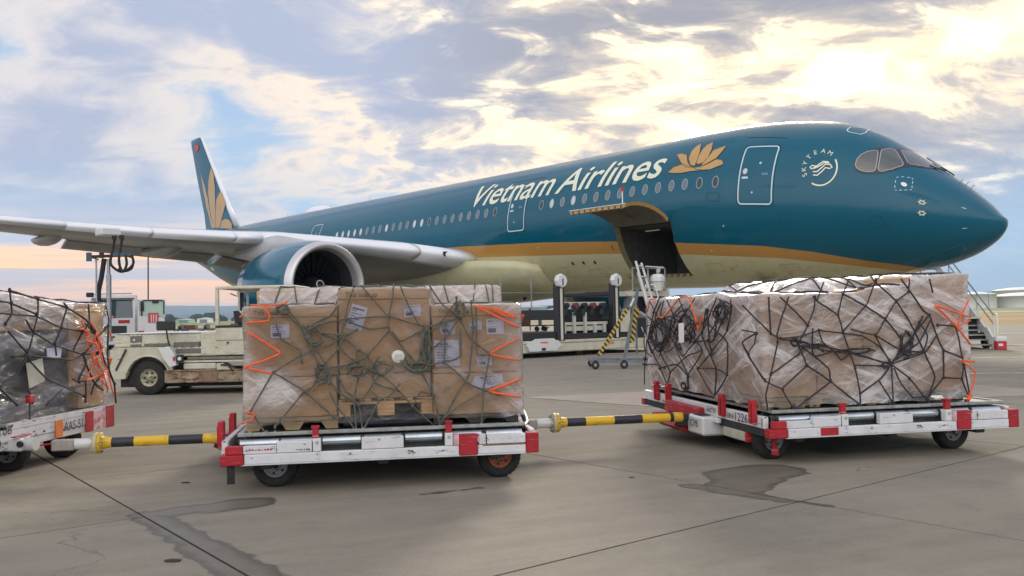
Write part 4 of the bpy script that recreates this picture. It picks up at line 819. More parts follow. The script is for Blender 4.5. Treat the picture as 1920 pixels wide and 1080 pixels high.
    dashes = [((2.67, .55), (2.62, .58)), ((2.55, .60), (2.48, .62)), ((2.40, .635), (2.33, .655)), ((2.28, .66), (2.24, .64)), ((2.235, .60), (2.225, .54)), ((2.22, .50), (2.21, .45)), ((2.21, .42), (2.26, .40)), ((2.32, .385), (2.40, .37)), ((2.46, .355), (2.54, .34)), ((2.60, .33), (2.64, .325)), ((2.66, .36), (2.665, .41)), ((2.668, .45), (2.67, .50))]
    for a, c in dashes: strip([a, c], .022, PALEBLUE, 'stencil_dash', .012, False)
    dot(2.435, .474, .085, mat('port_white', (0.8, 0.8, 0.85), 0.4), 'static_port', PLANE, .014, 16, .12)
    for pc in (.206, -.018):
        star = []
        for k in range(12):
            r = .125 if k % 2 == 0 else .08; star.append((1.906 + r * cos(k * pi / 6), pc + r / 2.0 * sin(k * pi / 6)))
        o = patch(star, mat('probe_plate', (0.55, 0.60, 0.50), 0.4), 'probe_plate', .012); dot(1.906, pc, .05, MASKM, 'probe', o, .02)
    for s, p in ((.871, .311), (.874, -.343)): strip([(s - .05, p), (s + .06, p)], .022, PALEBLUE, 'marking', .012, False)
    for s, p in ((1.28, 1.42), (1.16, 1.5), (1.04, 1.60)):
        b = B(); b.beam(FP(s, p, 0), FP(s, p, .13), .02, .03, STEEL); b.beam(FP(s, p, .12), FP(s - .06, p, .14), .015, .02, STEEL); b.obj('pitot_probe', PLANE)
    strip([(2.798, -1.081), (1.9, -.93), (1.045, -.80), (1.034, -1.10)], .010, mat('panel_line', (0.12, 0.25, 0.32), 0.5), 'radome_panel', .008, False)
    for s, p in ((16.514, -.657), (15.886, -.660), (15.243, -.667)): dot(s, p, .07, MASKM, 'outlet', PLANE, .012, 12, .09)
    for s, p in ((18.2, -.36), (9.3, -.60), (8.5, -.28), (14.1, .11)): dot(s, p, .035, PALEBLUE, 'rivet_cover', PLANE, .012, 8)
    pl = mat('access_panel_line', (0.16, 0.15, 0.09), .6); pt = mat('access_panel_line_teal', (0.002, 0.03, 0.05), .6)
    for s0, s1, p0, p1, mm in ((15.0, 15.9, -.95, -.80, pl), (17.0, 17.5, -.85, -.72, pl), (9.2, 9.9, -.95, -.80, pl), (6.2, 6.9, -1.0, -.86, pl), (14.2, 14.7, -.30, -.18, pt), (5.9, 6.3, -.25, -.12, pt), (3.0, 3.35, -.3, -.12, pt), (16.4, 17.2, -.24, -.08, pt), (20.8, 21.3, -.75, -.62, pl), (8.6, 9.1, .02, .12, pt)):
        strip(rrect(s0, s1, p0, p1, .04, .015), .012, mm, 'access_panel', .008)
    # aerials and the dome on the crown
    for s, h in ((17.7, .42), (35.7, .35), (46, .3)):
        b = B(); b.prism([(s - .16, 8.44), (s + .16, 8.44), (s + .18, 8.44 + h), (s + .06, 8.44 + h)], LEM, -.02, .02, 1); b.obj('aerial', PLANE)
    b = B(); N = 16; vs = []
    rings = 5
    for r in range(rings + 1):
        f = 1 - r / rings; hh = .42 * sqrt(max(0, 1 - f ** 2.2))
        for k in range(N): vs.append(L(41.9 + 1.5 * f * cos(2 * pi * k / N), .62 * f * sin(2 * pi * k / N), 8.40 + hh))
    b.add(vs, [(r * N + k, r * N + (k + 1) % N, (r + 1) * N + (k + 1) % N, (r + 1) * N + k) for r in range(rings) for k in range(N)], LEM, True); b.obj('antenna_dome', PLANE)
build_livery()

def loft(sections, m, name, parent=PLANE, caps=True, smooth=True):
    n = len(sections[0]); b = B(); vs = [LV(v) for sct in sections for v in sct]
    fs = [(i * n + k, i * n + (k + 1) % n, (i + 1) * n + (k + 1) % n, (i + 1) * n + k) for i in range(len(sections) - 1) for k in range(n)]
    if caps: fs += [tuple(range(n)), tuple((len(sections) - 1) * n + k for k in range(n))]
    return b.add(vs, fs, m, smooth).obj(name, parent)
def foil(x0, x1, tc, n=12):
    """closed airfoil outline between chord fractions x0..x1: list of (x, z) in chord units"""
    def th(x): return 5 * tc * (.2969 * sqrt(max(x, 0)) - .126 * x - .3516 * x * x + .2843 * x ** 3 - .1036 * x ** 4)
    xs = [x0 + (x1 - x0) * (0.5 - 0.5 * cos(pi * k / n)) for k in range(n + 1)]
    if x0 == 0: xs = [x1 * (k / n) ** 2 for k in range(n + 1)]
    up = [(x, th(x) * 1.05 + .01 * sin(pi * x)) for x in xs]; lo = [(x, -th(x) * .85) for x in reversed(xs)]
    if x0 == 0: lo = lo[:-1]
    return up + lo
# wing stations: lateral, LE x, LE z, chord, thickness/chord, incidence
WS = [(2.6, 22.55, 4.12, 13.6, .105, 3.4), (3.6, 22.75, 4.20, 13.2, .105, 3.2), (5.3, 23.95, 4.52, 11.8, .105, 2.5), (7.3, 25.45, 4.80, 10.4, .10, 1.8), (10.0, 27.4, 5.14, 8.8, .10, 1.0), (12.0, 28.9, 5.25, 8.0, .10, .6),
      (15.0, 31.1, 5.50, 7.1, .10, 0), (18, 33.2, 5.84, 6.2, .10, -.4), (20.5, 35.0, 6.16, 5.5, .10, -.6), (25, 38.3, 6.85, 4.2, .10, -1), (29, 41.4, 7.6, 3.0, .10, -1), (31, 43.4, 8.3, 2.0, .10, -1)]
def sec(st, x0, x1, side=1, n=12, dz=0, dx=0):
    y, xl, zl, c, tc, inc = st; a = RAD(inc)
    return [Vector((xl + dx + c * (x * cos(a)) + c * z * sin(a), side * y, zl + dz + c * (z * cos(a) - x * sin(a)))) for x, z in foil(x0, x1, tc, n)]
def lerp_ws(y):
    for a, c in zip(WS, WS[1:]):
        if y <= c[0]: t = (y - a[0]) / (c[0] - a[0]); return (y,) + tuple(a[i] + (c[i] - a[i]) * t for i in range(1, 6))
    return WS[-1]
def build_wings():
    for side in (1, -1):
        n = 12
        st = [sec(w, 0.07, 1.0, side, n) for w in WS]
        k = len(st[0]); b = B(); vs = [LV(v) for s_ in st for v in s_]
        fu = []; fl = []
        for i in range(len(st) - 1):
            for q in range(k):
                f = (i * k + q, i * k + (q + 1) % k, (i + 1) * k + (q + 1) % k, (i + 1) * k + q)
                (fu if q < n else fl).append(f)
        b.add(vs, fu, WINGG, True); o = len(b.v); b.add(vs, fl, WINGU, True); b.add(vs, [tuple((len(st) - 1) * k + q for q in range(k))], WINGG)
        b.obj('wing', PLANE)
        gaps = [2.7, 5.05, 10.9, 11.85, 14.85, 17.95, 21.2, 25.0, 29.0]
        for a, c in zip(gaps, gaps[1:]):
            ys = [a + .012] + [w[0] for w in WS if a + .05 < w[0] < c - .05] + [c - .012]
            loft([sec(lerp_ws(y), 0.0, 0.075, side, 7) for y in ys], LEM, 'slat')
        if side == 1:
            w = lerp_ws(4.1); b = B()
            c0 = Vector((w[1] + .07, 4.1, w[2] + .06))
            vs = [LV(c0 + Vector((-.075 + .06 * abs(a), -.02 + a * .33, z))) for a, z in ((-.45, .1), (.55, .1), (.6, 0), (.45, -.13), (-.1, -.13), (-.45, 0))]
            b.add(vs, [tuple(range(6))], DARKM); b.obj('landing_light', PLANE)
        # flap track fairings
        for y, l0, l1, wd, hg in ((8.0, .48, 1.12, .55, .75), (12.9, .40, 1.13, .5, .62), (17.6, .40, 1.16, .42, .52), (22.5, .45, 1.2, .35, .42)):
            w = lerp_ws(y); x0, x1 = w[1] + w[3] * l0, w[1] + w[3] * l1; zb = w[2] - w[3] * sin(RAD(w[5])) * .5 - .15; secs = []
            for q in range(11):
                t = q / 10; r = max(.02, sin(pi * min(1, t * 1.0) ** .8) ** .55) if 0 < q < 10 else .03
                secs.append([Vector((x0 + (x1 - x0) * t, side * (y + wd * r * cos(2 * pi * j / 14)), zb + .12 - hg * .50 * r + hg * (.58 if sin(2 * pi * j / 14) < 0 else .5) * r * sin(2 * pi * j / 14))) for j in range(14)])
            loft(secs, mat('fairing_grey', (0.42, 0.40, 0.37), 0.4, 0, 0.1, 1.5, coat=0.2), 'flap_fairing')
        # flap panels drooping slightly
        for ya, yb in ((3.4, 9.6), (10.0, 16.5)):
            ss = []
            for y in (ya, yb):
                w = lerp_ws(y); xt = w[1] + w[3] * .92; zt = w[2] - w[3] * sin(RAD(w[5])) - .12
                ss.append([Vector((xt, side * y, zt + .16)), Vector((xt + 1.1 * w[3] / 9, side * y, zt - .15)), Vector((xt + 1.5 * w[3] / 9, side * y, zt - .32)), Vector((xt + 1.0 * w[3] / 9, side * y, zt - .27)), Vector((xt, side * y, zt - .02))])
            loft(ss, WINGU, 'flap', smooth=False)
        # belly fairing half
    # wing-body fairing
    secs = []
    for q in range(25):
        t = q / 24; s = 18.6 + 23 * t; r = sin(pi * t) ** .55 if 0 < t < 1 else 0
        r2 = min(1, r * 1.1)
        W = 2.86 + .50 * r2; zb = 2.50 - .62 * r2; zt = 3.55 + .55 * r2
        sct = []
        for j in range(25):
            a = pi + pi * j / 24   # lower half, port to starboard
            ca = cos(a); sa = sin(a)
            sct.append(Vector((s, W * (abs(ca) ** .8) * (1 if ca > 0 else -1), zt + (zt - zb) * -abs(sa) ** .8)))
        sct.append(Vector((s, 1.5, zt + .2))); sct.append(Vector((s, -1.5, zt + .2)))
        secs.append(sct)
    BEL = mat('belly_paint', (0.55, 0.525, 0.32), 0.32, 0, 0.08, 1.2, coat=0.3, spec=.3)
    loft(secs, BEL, 'belly_fairing')
    # fin with its markings
    FR = [(8.1, 52.2, 8.3, .09), (8.5, 53.6, 6.0, .09), (10.0, 54.9, 5.05, .09), (13.0, 57.4, 3.85, .09), (16.0, 59.9, 2.5, .09), (16.35, 60.25, 2.2, .09)]
    def fsec(x0, x1): return [[Vector((xl + c * x, c * z * .9, zz)) for x, z in foil(x0, x1, tc, 10)] for zz, xl, c, tc in FR]
    loft(fsec(.09, 1), mat('fin_teal', (0.003, 0.11, 0.19), 0.35, 0, 0.05, 0.5, coat=0.2, spec=.3), 'fin')
    loft(fsec(0, .09)[1:], LEM, 'fin_leading_edge')
    def finpt(x, z, off=.015):
        for (z0, a0, c0, t0), (z1, a1, c1, t1) in zip(FR, FR[1:]):
            if z <= z1: t = max(0, (z - z0) / (z1 - z0)); xl = a0 + (a1 - a0) * t; c = c0 + (c1 - c0) * t; break
        x = max(x, xl + .06 * c); u = min(.99, max(.0, (x - xl) / c)); th = 5 * .09 * (.2969 * sqrt(u) - .126 * u - .3516 * u * u + .2843 * u ** 3 - .1036 * u ** 4)
        return L(x, c * th * 1.05 * .9 + off + .02, z)
    for i, pl in enumerate(FIN_MARKS):
        bm = bmesh.new(); f = bm.faces.new([bm.verts.new((x, z, 0)) for x, z in pl]); bmesh.ops.triangulate(bm, faces=[f])
        for _ in range(3):
            ed = [e for e in bm.edges if e.calc_length() > .5]
            if ed: bmesh.ops.subdivide_edges(bm, edges=ed, cuts=1); bmesh.ops.triangulate(bm, faces=[f for f in bm.faces if len(f.verts) > 3])
        for v in bm.verts: v.co = finpt(v.co.x, v.co.y, .03 + .004 * i)
        me = bpy.data.meshes.new('fin_petal'); bm.to_mesh(me); bm.free()
        me.materials.append(GOLDP if i < 4 else mat('flag_red', (0.75, 0.05, 0.05), 0.5)); link('fin_petal' if i < 4 else 'flag', me, PLANE)
    # tailplane
    for side in (1, -1):
        TS = [(1.0, 54.6, 6.85, 7.0), (4.5, 57.6, 7.2, 5.2), (9.2, 61.4, 7.62, 2.6)]
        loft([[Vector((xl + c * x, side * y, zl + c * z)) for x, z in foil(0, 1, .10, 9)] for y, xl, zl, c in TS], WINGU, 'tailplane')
    # registration and flag on the rear body
    patch([(55.2, -.22), (57.6, -.30), (57.7, -.20), (56.8, -.14), (55.3, -.10)], CREAMTXT, 'rear_marking', .02)
    patch([(55.0, -.40), (57.4, -.46), (57.5, -.36), (55.1, -.28)], BLACKP, 'rear_marking', .02)
    patch([(53.6, -.52), (54.4, -.54), (54.4, -.42), (53.6, -.40)], CREAMTXT, 'rear_marking', .02)
build_wings()
def build_engines():
    for side in (1, -1):
        cy, cz = side * 10.65, 2.80; x0 = 22.75
        ax = LV(Vector((1, 0, 0))).normalized(); O = L(x0, cy, cz)
        b = B(); b.lathe([(.42, 1.865), (1.0, 1.95), (2.0, 1.99), (3.2, 1.94), (4.4, 1.78), (5.3, 1.60), (5.32, 1.50), (4.0, 1.55)], TEAL, O, ax, 64)
        b.obj('nacelle', PLANE)
        b = B(); b.lathe([(.55, 1.50), (.25, 1.53), (.10, 1.58), (.02, 1.65), (0, 1.70), (.03, 1.76), (.12, 1.80), (.42, 1.864)], LIPM, O, ax, 64)
        lip = b.obj('intake_lip', PLANE)
        b = B(); b.lathe([(.55, 1.50), (1.0, 1.49), (1.75, 1.50), (1.9, 1.5)], mat('intake_liner', (0.05, 0.05, 0.06), 0.5), O, ax, 64); b.lathe([(1.95, 1.5), (1.96, .05)], mat('intake_black', (0.008, 0.008, 0.01), 0.8), O, ax, 48); b.obj('intake_duct', PLANE)
        # fan blades
        vs = []; n = 6
        for k in range(n + 1):
            r = .42 + (1.48 - .42) * k / n; tw = RAD(18 + 42 * k / n); c = .22 + .10 * sin(pi * k / n)
            for q in (-1, 1): vs.append((q * c * cos(tw) * .7, r, q * c * sin(tw)))
        me = bpy.data.meshes.new('fan_blade'); me.from_pydata(vs, [], [(2 * k, 2 * k + 1, 2 * k + 3, 2 * k + 2) for k in range(n)]); me.materials.append(FANM)
        for k in range(22): link('fan_blade', me, PLANE, L(x0 + 1.45, cy, cz), (k * 2 * pi / 22, 0, 0))
        b = B(); b.lathe([(.62, .01), (.70, .12), (.95, .28), (1.25, .40), (1.6, .43)], mat('spinner_black', (0.015, 0.015, 0.018), 0.35), O, ax, 28)
        sp = b.obj('spinner', PLANE)
        pts = []
        for k in range(22):
            t = k / 21; r = .10 + .20 * t; a = -.5 + t * 3.6; x = .66 + (r / .40) ** 1.3 * .42
            pts.append(O + ax * (x - .02) + Vector((0, cos(a) * r * 1.04, sin(a) * r * 1.04)))
        b = B(); b.tube(pts, .022, mat('swirl_white', (0.8, 0.8, 0.8), 0.5), 5); b.obj('swirl', sp)
        b = B(); b.lathe([(4.6, 1.15), (5.6, 1.05), (6.6, .78), (7.0, .6)], LIPM, O, ax, 40); b.lathe([(6.6, .5), (7.2, .34), (7.9, .03)], DARKM, O, ax, 24); b.obj('exhaust', PLANE)
        # pylon
        secs = []
        for s, zt, zb, w in ((24.2, 4.74, 4.55, .06), (25.2, 4.92, 4.5, .22), (27.0, 5.22, 4.4, .30), (29.0, 5.2, 4.1, .28), (31.5, 5.0, 4.5, .1)):
            secs.append([Vector((s, side * 10.65 + w * q, z)) for q, z in ((-.6, zt), (.6, zt), (1, (zt + zb) / 2), (1, zb), (-1, zb), (-1, (zt + zb) / 2))])
        loft(secs, WINGG, 'pylon')
    # landing gear
    for y in (4.9, -4.9):
        b = B(); b.cyl(L(32.4, y, 3.6), L(32.4, y, .65), .17, STEEL, 16); b.beam(L(31.6, y, .66), L(33.2, y, .66), .2, .2, STEEL); b.beam(L(32.4, y, 1.8), L(31.0, y * .6, 3.2), .1, .1, STEEL); b.obj('main_gear_leg', PLANE)
        for x in (31.6, 33.2):
            for dy in (-.38, .38):
                w = B(); w.lathe([(-.22, .35), (-.22, .62), (-.16, .69), (.16, .69), (.22, .62), (.22, .35)], BLACKR, L(x, y + dy, .69), (0, 1, 0), 28)
                w.lathe([(-.18, .02), (-.18, .35), (.18, .35), (.18, .02)], RIMG, L(x, y + dy, .69), (0, 1, 0), 20); w.obj('wheel', PLANE)
    b = B(); b.cyl(L(4.9, 0, 2.7), L(4.9, 0, .5), .12, STEEL, 14); b.beam(L(4.9, 0, 1.6), L(5.9, 0, 2.6), .09, .09, STEEL); b.obj('nose_gear_leg', PLANE)
    for dy in (-.24, .24):
        w = B(); w.lathe([(-.17, .25), (-.17, .45), (-.12, .52), (.12, .52), (.17, .45), (.17, .25)], BLACKR, L(4.9, dy, .52), (0, 1, 0), 24); w.lathe([(-.13, .02), (-.13, .25), (.13, .25), (.13, .02)], RIMG, L(4.9, dy, .52), (0, 1, 0), 16); w.obj('wheel', PLANE)
    for y in (.55, -.55):
        b = B(); b.prism([(3.6, 2.52), (6.1, 2.42), (5.9, 1.75), (4.0, 1.85)], MATS['belly_paint'], y * YS - .02, y * YS + .02, 1); b.obj('gear_door', PLANE)
    b = B(); b.box(7.7, 8.3, .9, 1.5, 1.95, 2.36, BLACKP, .03); b.obj('ground_power_socket', PLANE) if YS == 1 else None
    b = B(); b.beam(L(20.6, 1.2, 2.45), L(20.9, 1.2, 2.1), .05, .16, DARKM); b.obj('drain_mast', PLANE)
build_engines()
# ---------------------------------------------------------------- dollies
FRM = {'C': ((-2.374, 7.21, 0), RAD(9.5)), 'R': ((2.306, 8.127, 0), RAD(11.5)), 'L': ((-4.862 - 2.6 * cos(RAD(5.2)), 6.784 + 2.6 * sin(RAD(5.2)), 0), RAD(-5.2))}
def put(o, k):
    o.location = FRM[k][0]; o.rotation_euler = (0, 0, FRM[k][1]); return o
def paper_text(body, h, x, z, parent, y=None, plane='y', m=INK, width=None, off=0.004, name='lettering', shear=0):
    """flat lettering on a vertical face. plane 'y': front face at y; '-x' / '+x': end faces"""
    if plane == 'y': fn = lambda a, b: Vector((x + a, y - off, z + b))
    elif plane == '-x': fn = lambda a, b: Vector((y - off, x - a, z + b))
    else: fn = lambda a, b: Vector((y + off, x + a, z + b))
    return lettering(body, h, fn, m, name, parent, width, shear)
def make_dolly(k, label, extra):
    D = empty('cargo_dolly', FRM[k][0], FRM[k][1], label, 'cargo dolly', 'towed pallet dollies in a train')
    W, Dp = 2.6, 3.4
    # chassis
    b = B(); b.box(.12, W - .12, .3, Dp - .3, .27, .36, UNDER, .01)
    for x in (.35, 1.3, 2.25): b.box(x - .05, x + .05, .08, Dp - .08, .20, .30, UNDER, .01)
    b.box(.1, W - .1, 1.62, 1.78, .22, .34, UNDER, .01); b.obj('chassis', D)
    # long faces, front and back: lower channel and upper plates
    for side in (0, 1):
        f = (lambda y: y) if side == 0 else (lambda y: Dp - y)
        b = B(); b.box(.19, 1.93, f(0), f(.05), .255, .335, WHITE, .006); b.obj('side_channel', D); b = B(); b.box(2.09, 2.50, f(0), f(.05), .258, .333, WHITE, .006); b.obj('side_channel', D); b = B(); b.box(.16, 2.5, f(.004), f(.09), .245, .257, WHITE, .003); b.obj('side_channel', D)
        b = B(); b.box(.18, .44, f(.008), f(.06), .338, .402, WHITE, .004); b.obj('side_plate', D); b = B(); b.box(2.17, 2.5, f(.008), f(.06), .338, .416, WHITE, .004); b.obj('side_plate', D); b = B(); b.box(2.10, 2.16, f(.012), f(.05), .338, .425, WHITE, .004); b.obj('side_plate', D); b = B()
        b.box(.444, .725, f(.004), f(.07), .338, .430, WHITE, .006); b.obj('side_plate', D); b = B(); b.box(1.125, 1.47, f(.004), f(.07), .338, .436, WHITE, .006); b.obj('side_plate', D)
        for bx in (.733, 1.815):
            b = B(); b.box(bx, bx + .065, f(-.002), f(.075), .337, .446, WHITEV, .006); b.cyl((bx + .033, f(-.006), .41), (bx + .033, f(.0), .41), .014, STEEL, 8); b.obj('bracket', D)
        for x in (.727, 1.822):
            b = B(); b.box(x, x + .052, f(.005), f(.055), .447, .545, RED, .006); b.box(x - .008, x + .06, f(.0), f(.06), .53, .547, RED, .004); b.obj('stop_post', D)
        b = B(); b.box(0, .186, f(-.004), f(.10), .250, .335, RED, .008); b.box(.04, .176, f(0), f(.06), .337, .405, RED, .006); b.obj('red_corner', D)
        b = B(); b.box(2.505, 2.612, f(-.004), f(.10), .250, .42, RED, .008); b.obj('red_corner', D)
        b = B(); b.box(1.934, 2.085, f(-.005), f(.07), .251, .428, RED, .006); b.box(1.885, 1.932, f(-.003), f(.07), .338, .43, SCUFF, .004); b.box(2.088, 2.098, f(-.002), f(.06), .36, .43, SCUFF, .003); b.obj('red_patch', D)
        if k == 'R':
            b = B(); b.box(.51, .69, f(-.003), f(.0), .262, .332, RED); b.obj('red_patch', D)
    # end faces
    for side in (0, 1):
        g = (lambda x: x) if side == 0 else (lambda x: W - x)
        b = B(); b.box(g(0), g(.05), .105, Dp - .105, .33, .44, WHITE, .006); b.box(g(.008), g(.09), .105, Dp - .105, .255, .327, WHITE if k == 'L' else UNDER, .006); b.obj('end_channel', D)
        b = B(); b.box(g(-.07), g(-.004), 1.42, 2.42, .27, .40, RED, .01); b.box(g(-.05), g(-.004), 1.0, 1.42, .28, .33, WHITE, .008)
        if side == 0: b.obj('bumper', D)
        for y in ((.27, .94, 2.40, 2.78) if side == 0 else (.5, 1.7, 2.9)):
            h = .585 if side == 0 else .50
            b = B(); b.box(g(.0), g(-.05), y - .05, y + .05, .36 if side == 0 else .40, h, RED, .008); b.box(g(-.052), g(-.06), y - .02, y + .02, .38, h - .04, RED, .002)
            if side == 0: b.obj('stop_post', D)
    # deck rollers
    rb = B(); rb.cyl((-.155, 0, 0), (.155, 0, 0), .040, ROLLER, 18); rb.cyl((-.17, 0, 0), (.17, 0, 0), .014, DARKM, 8); rm = rb.mesh('roller')
    for y in (.125, .42, Dp - .125):
        for x in (.30, .625, .962, 1.30, 1.643, 1.98, 2.33): link('roller', rm, D, (x, y, .405))
    b = B(); b.box(.1, W - .1, .20, Dp - .2, .362, .372, UNDER); b.box(.12, W - .12, .19, .21, .27, .44, mat('inner_beam_grey', (0.10, 0.11, 0.10), .6), .004); b.obj('deck_plate', D)
    # wheels
    random.seed({'C': 1, 'R': 2, 'L': 3}[k])
    tyre = B(); tyre.lathe([(-.045, .10), (-.062, .115), (-.07, .15), (-.062, .176), (-.045, .187), (.045, .187), (.062, .176), (.07, .15), (.062, .115), (.045, .10)], BLACKR, (0, 0, 0), (0, 1, 0), 36)
    for q in range(30):
        a = 2 * pi * q / 30
        for sy in (-1, 1): tyre.box(.176, .193, sy * .02 - .018, sy * .02 + .018, -.009, .009, BLACKR, 0)
        n_ = 16; R_ = Matrix.Rotation(a, 3, 'Y')
        for i in range(len(tyre.v) - n_, len(tyre.v)): tyre.v[i] = tuple(R_ @ Vector(tyre.v[i]))
    tm = tyre.mesh('tyre')
    def rim_mesh(mt, hub):
        b = B(); b.lathe([(-.05, .108), (-.05, .098), (-.03, .09), (-.02, .06), (-.035, .045), (-.045, .03), (-.05, .001)], mt, (0, 0, 0), (0, 1, 0), 28); b.lathe([(-.052, .03), (-.062, .024), (-.064, .001)], hub, (0, 0, 0), (0, 1, 0), 14)
        for q in range(5): a = q * 2 * pi / 5; b.cyl((cos(a) * .043, -.05, sin(a) * .043), (cos(a) * .043, -.035, sin(a) * .043), .006, DARKM, 6)
        for q in range(6): a = q * 2 * pi / 6 + .3; b.cyl((cos(a) * .074, -.036, sin(a) * .074), (cos(a) * .074, -.02, sin(a) * .074), .011, DARKM, 8)
        b.lathe([(.05, .108), (.04, .06), (.05, .001)], mt, (0, 0, 0), (0, 1, 0), 20)
        return b.mesh('rim')
    rg, ro = rim_mesh(RIMG, DARKM), rim_mesh(RIMO, RUSTY)
    spots = [(.40, .42, 0), (2.32, .36, 1), (.42, Dp - .42, 0), (2.30, Dp - .4, 0), (.42, 1.72, 0)] if k != 'L' else [(.40, .42, 0), (2.38, .95, 0), (.42, Dp - .42, 0), (2.38, Dp - .62, 0), (2.36, 1.95, 0)]
    if k == 'R': spots = [(.24, .44, 0), (2.20, .46, 0), (.42, Dp - .42, 0), (2.30, Dp - .4, 0), (.40, 1.5, 0)]
    for x, y, o_ in spots:
        w = empty('wheel', (x, y, .187), random.uniform(-.12, .12)); w.parent = D
        link('tyre', tm, w); link('rim', ro if (o_ and k == 'C') else rg, w)
        b = B(); b.box(x - .04, x + .04, y + .075, y + .11, .16, .30, UNDER, .004); b.box(x - .06, x + .06, y - .08, y + .11, .28, .31, UNDER, .004); b.cyl((x, y + .06, .187), (x, y + .12, .187), .02, STEEL, 8); b.obj('caster_fork', D)
    # coupling at the left end, towing eye at the right end
    if k != 'L':
        b = B(); b.box(-.16, .10, 1.12, 1.52, .14, .335, WHITEV, .02); b.box(-.14, -.02, 1.24, 1.40, .335, .345, UNDER); b.obj('coupling_box', D)
        b = B(); b.prism([(-.26, .27), (-.05, .27), (-.05, .14), (-.14, .12), (-.30, .20)], RED, 1.56, 2.3, 1); b.box(-.28, -.02, 1.5, 1.6, .20, .30, UNDER, .01); b.obj('drawbar_guard', D)
    b = B(); b.cyl((2.55, 1.66, .30), (2.82, 1.66, .30), .062, WHITEV, 16); b.box(2.55, 2.72, 1.58, 1.74, .24, .36, WHITEV, .012); b.cyl((2.72, 1.58, .31), (2.72, 1.56, .31), .03, DARKM, 10); b.box(2.64, 2.70, 1.54, 1.78, .372, .382, RED, .003); b.obj('towing_socket', D)
    extra(D)
    return D
def extra_c(D):
    b = B(); b.box(.05, .11, .03, .045, .10, .249, BLACKR); b.obj('mud_flap', D)
    b = B(); b.tube(smooth_path([(2.52, .30, .42), (2.60, .5, .44), (2.62, .8, .50), (2.56, 1.1, .60)], .05), .03, BLACKP, 8); b.box(2.53, 2.60, .9, 1.25, .45, .66, WHITEV, .03); b.obj('corner_guide', D)
    b = B(); b.box(2.13, 2.5, -.001, .004, .325, .334, mat('rust_line', (0.25, 0.10, 0.04), 0.8)); b.obj('rust_streak', D)
    random.seed(3)
    for q in range(7): b = B(); x = .60 + q * .016; b.box(x, x + random.uniform(.004, .012), .001, .003, .352 + random.uniform(0, .006), .366, INK); b.obj('smudged_mark', D)
    for q in range(9): b = B(); x = .20 + q * .024; b.box(x, x + random.uniform(.008, .02), .005, .007, .366, .372 + random.uniform(0, .008), RED); b.obj('smudged_mark', D)
def extra_r(D):
    paper_text('BRA', .055, .86, .355, D, 0.0, '-x', m=INK, width=.15); paper_text('1226', .085, .69, .348, D, 0.0, '-x', m=INK, width=.27); paper_text('1', .085, .14, .345, D, 0.0, '-x', m=INK)
    paper_text('AAT 97', .05, 1.38, .365, D, 0.0, '-x', m=INK, width=.24); paper_text('JCPB', .075, 1.46, .22, D, -.16, '-x', m=mat('ink_grey', (0.12, 0.12, 0.13), 0.7), width=.22)
    b = B(); b.prism([(.17, .19), (.225, .19), (.205, .235), (.19, .235)], RED, .30, .31, 1); b.prism([(.165, .06), (.24, .05), (.215, .235), (.185, .235)], RED, .285, .30, 1); b.obj('warning_triangle', D)
    b = B(); b.box(.005, .10, .50, 1.0, .16, .255, mat('toolbox_cream', (0.48, 0.46, 0.38), 0.6, 0, .1, 5), .01); b.box(.0, .10, .46, .50, .16, .255, RED, .004); b.obj('side_box', D)
def extra_l(D):
    b = B(); b.box(2.604, 2.612, 2.30, 2.42, .27, .44, ORANGEP); b.obj('orange_panel', D)
    b = B(); b.box(2.604, 2.614, 2.84, 2.98, .25, .47, RED); b.box(2.604, 2.614, 3.24, 3.40, .25, .49, RED); b.box(2.604, 2.611, 2.985, 3.235, .26, .46, SCUFF); b.obj('red_patch', D)
    paper_text('AAS-51', .10, 2.45, .315, D, 2.602, '+x', m=INK, width=.34); paper_text('1  108', .085, 1.30, .40, D, 2.602, '+x', m=INK, width=.32); paper_text('10.', .085, 1.34, .29, D, 2.602, '+x', m=INK, width=.16)
    b = B(); b.box(2.60, 2.603, 1.55, 3.39, .44, .50, WHITE); b.obj('top_plate', D)
    for y in (1.85, 2.12): b = B(); b.cyl((2.60, y, .36), (2.607, y, .36), .011, DARKM, 8); b.obj('bolt', D)
    b = B(); b.box(2.56, 2.64, 1.05, 1.12, .19, .235, RED, .004); b.obj('red_hook', D)
    b = B(); b.beam((2.62, 2.0, .235), (2.85, 2.35, .245), .02, .015, RED); b.obj('brake_lever', D)
make_dolly('C', 'middle white pallet dolly with an orange rusty rim on its right front wheel', extra_c)
make_dolly('R', 'right hand white pallet dolly numbered 1226 with red posts on its left end', extra_r)
make_dolly('L', 'left white pallet dolly cut by the picture edge, marked AAS-51 with an orange panel', extra_l)

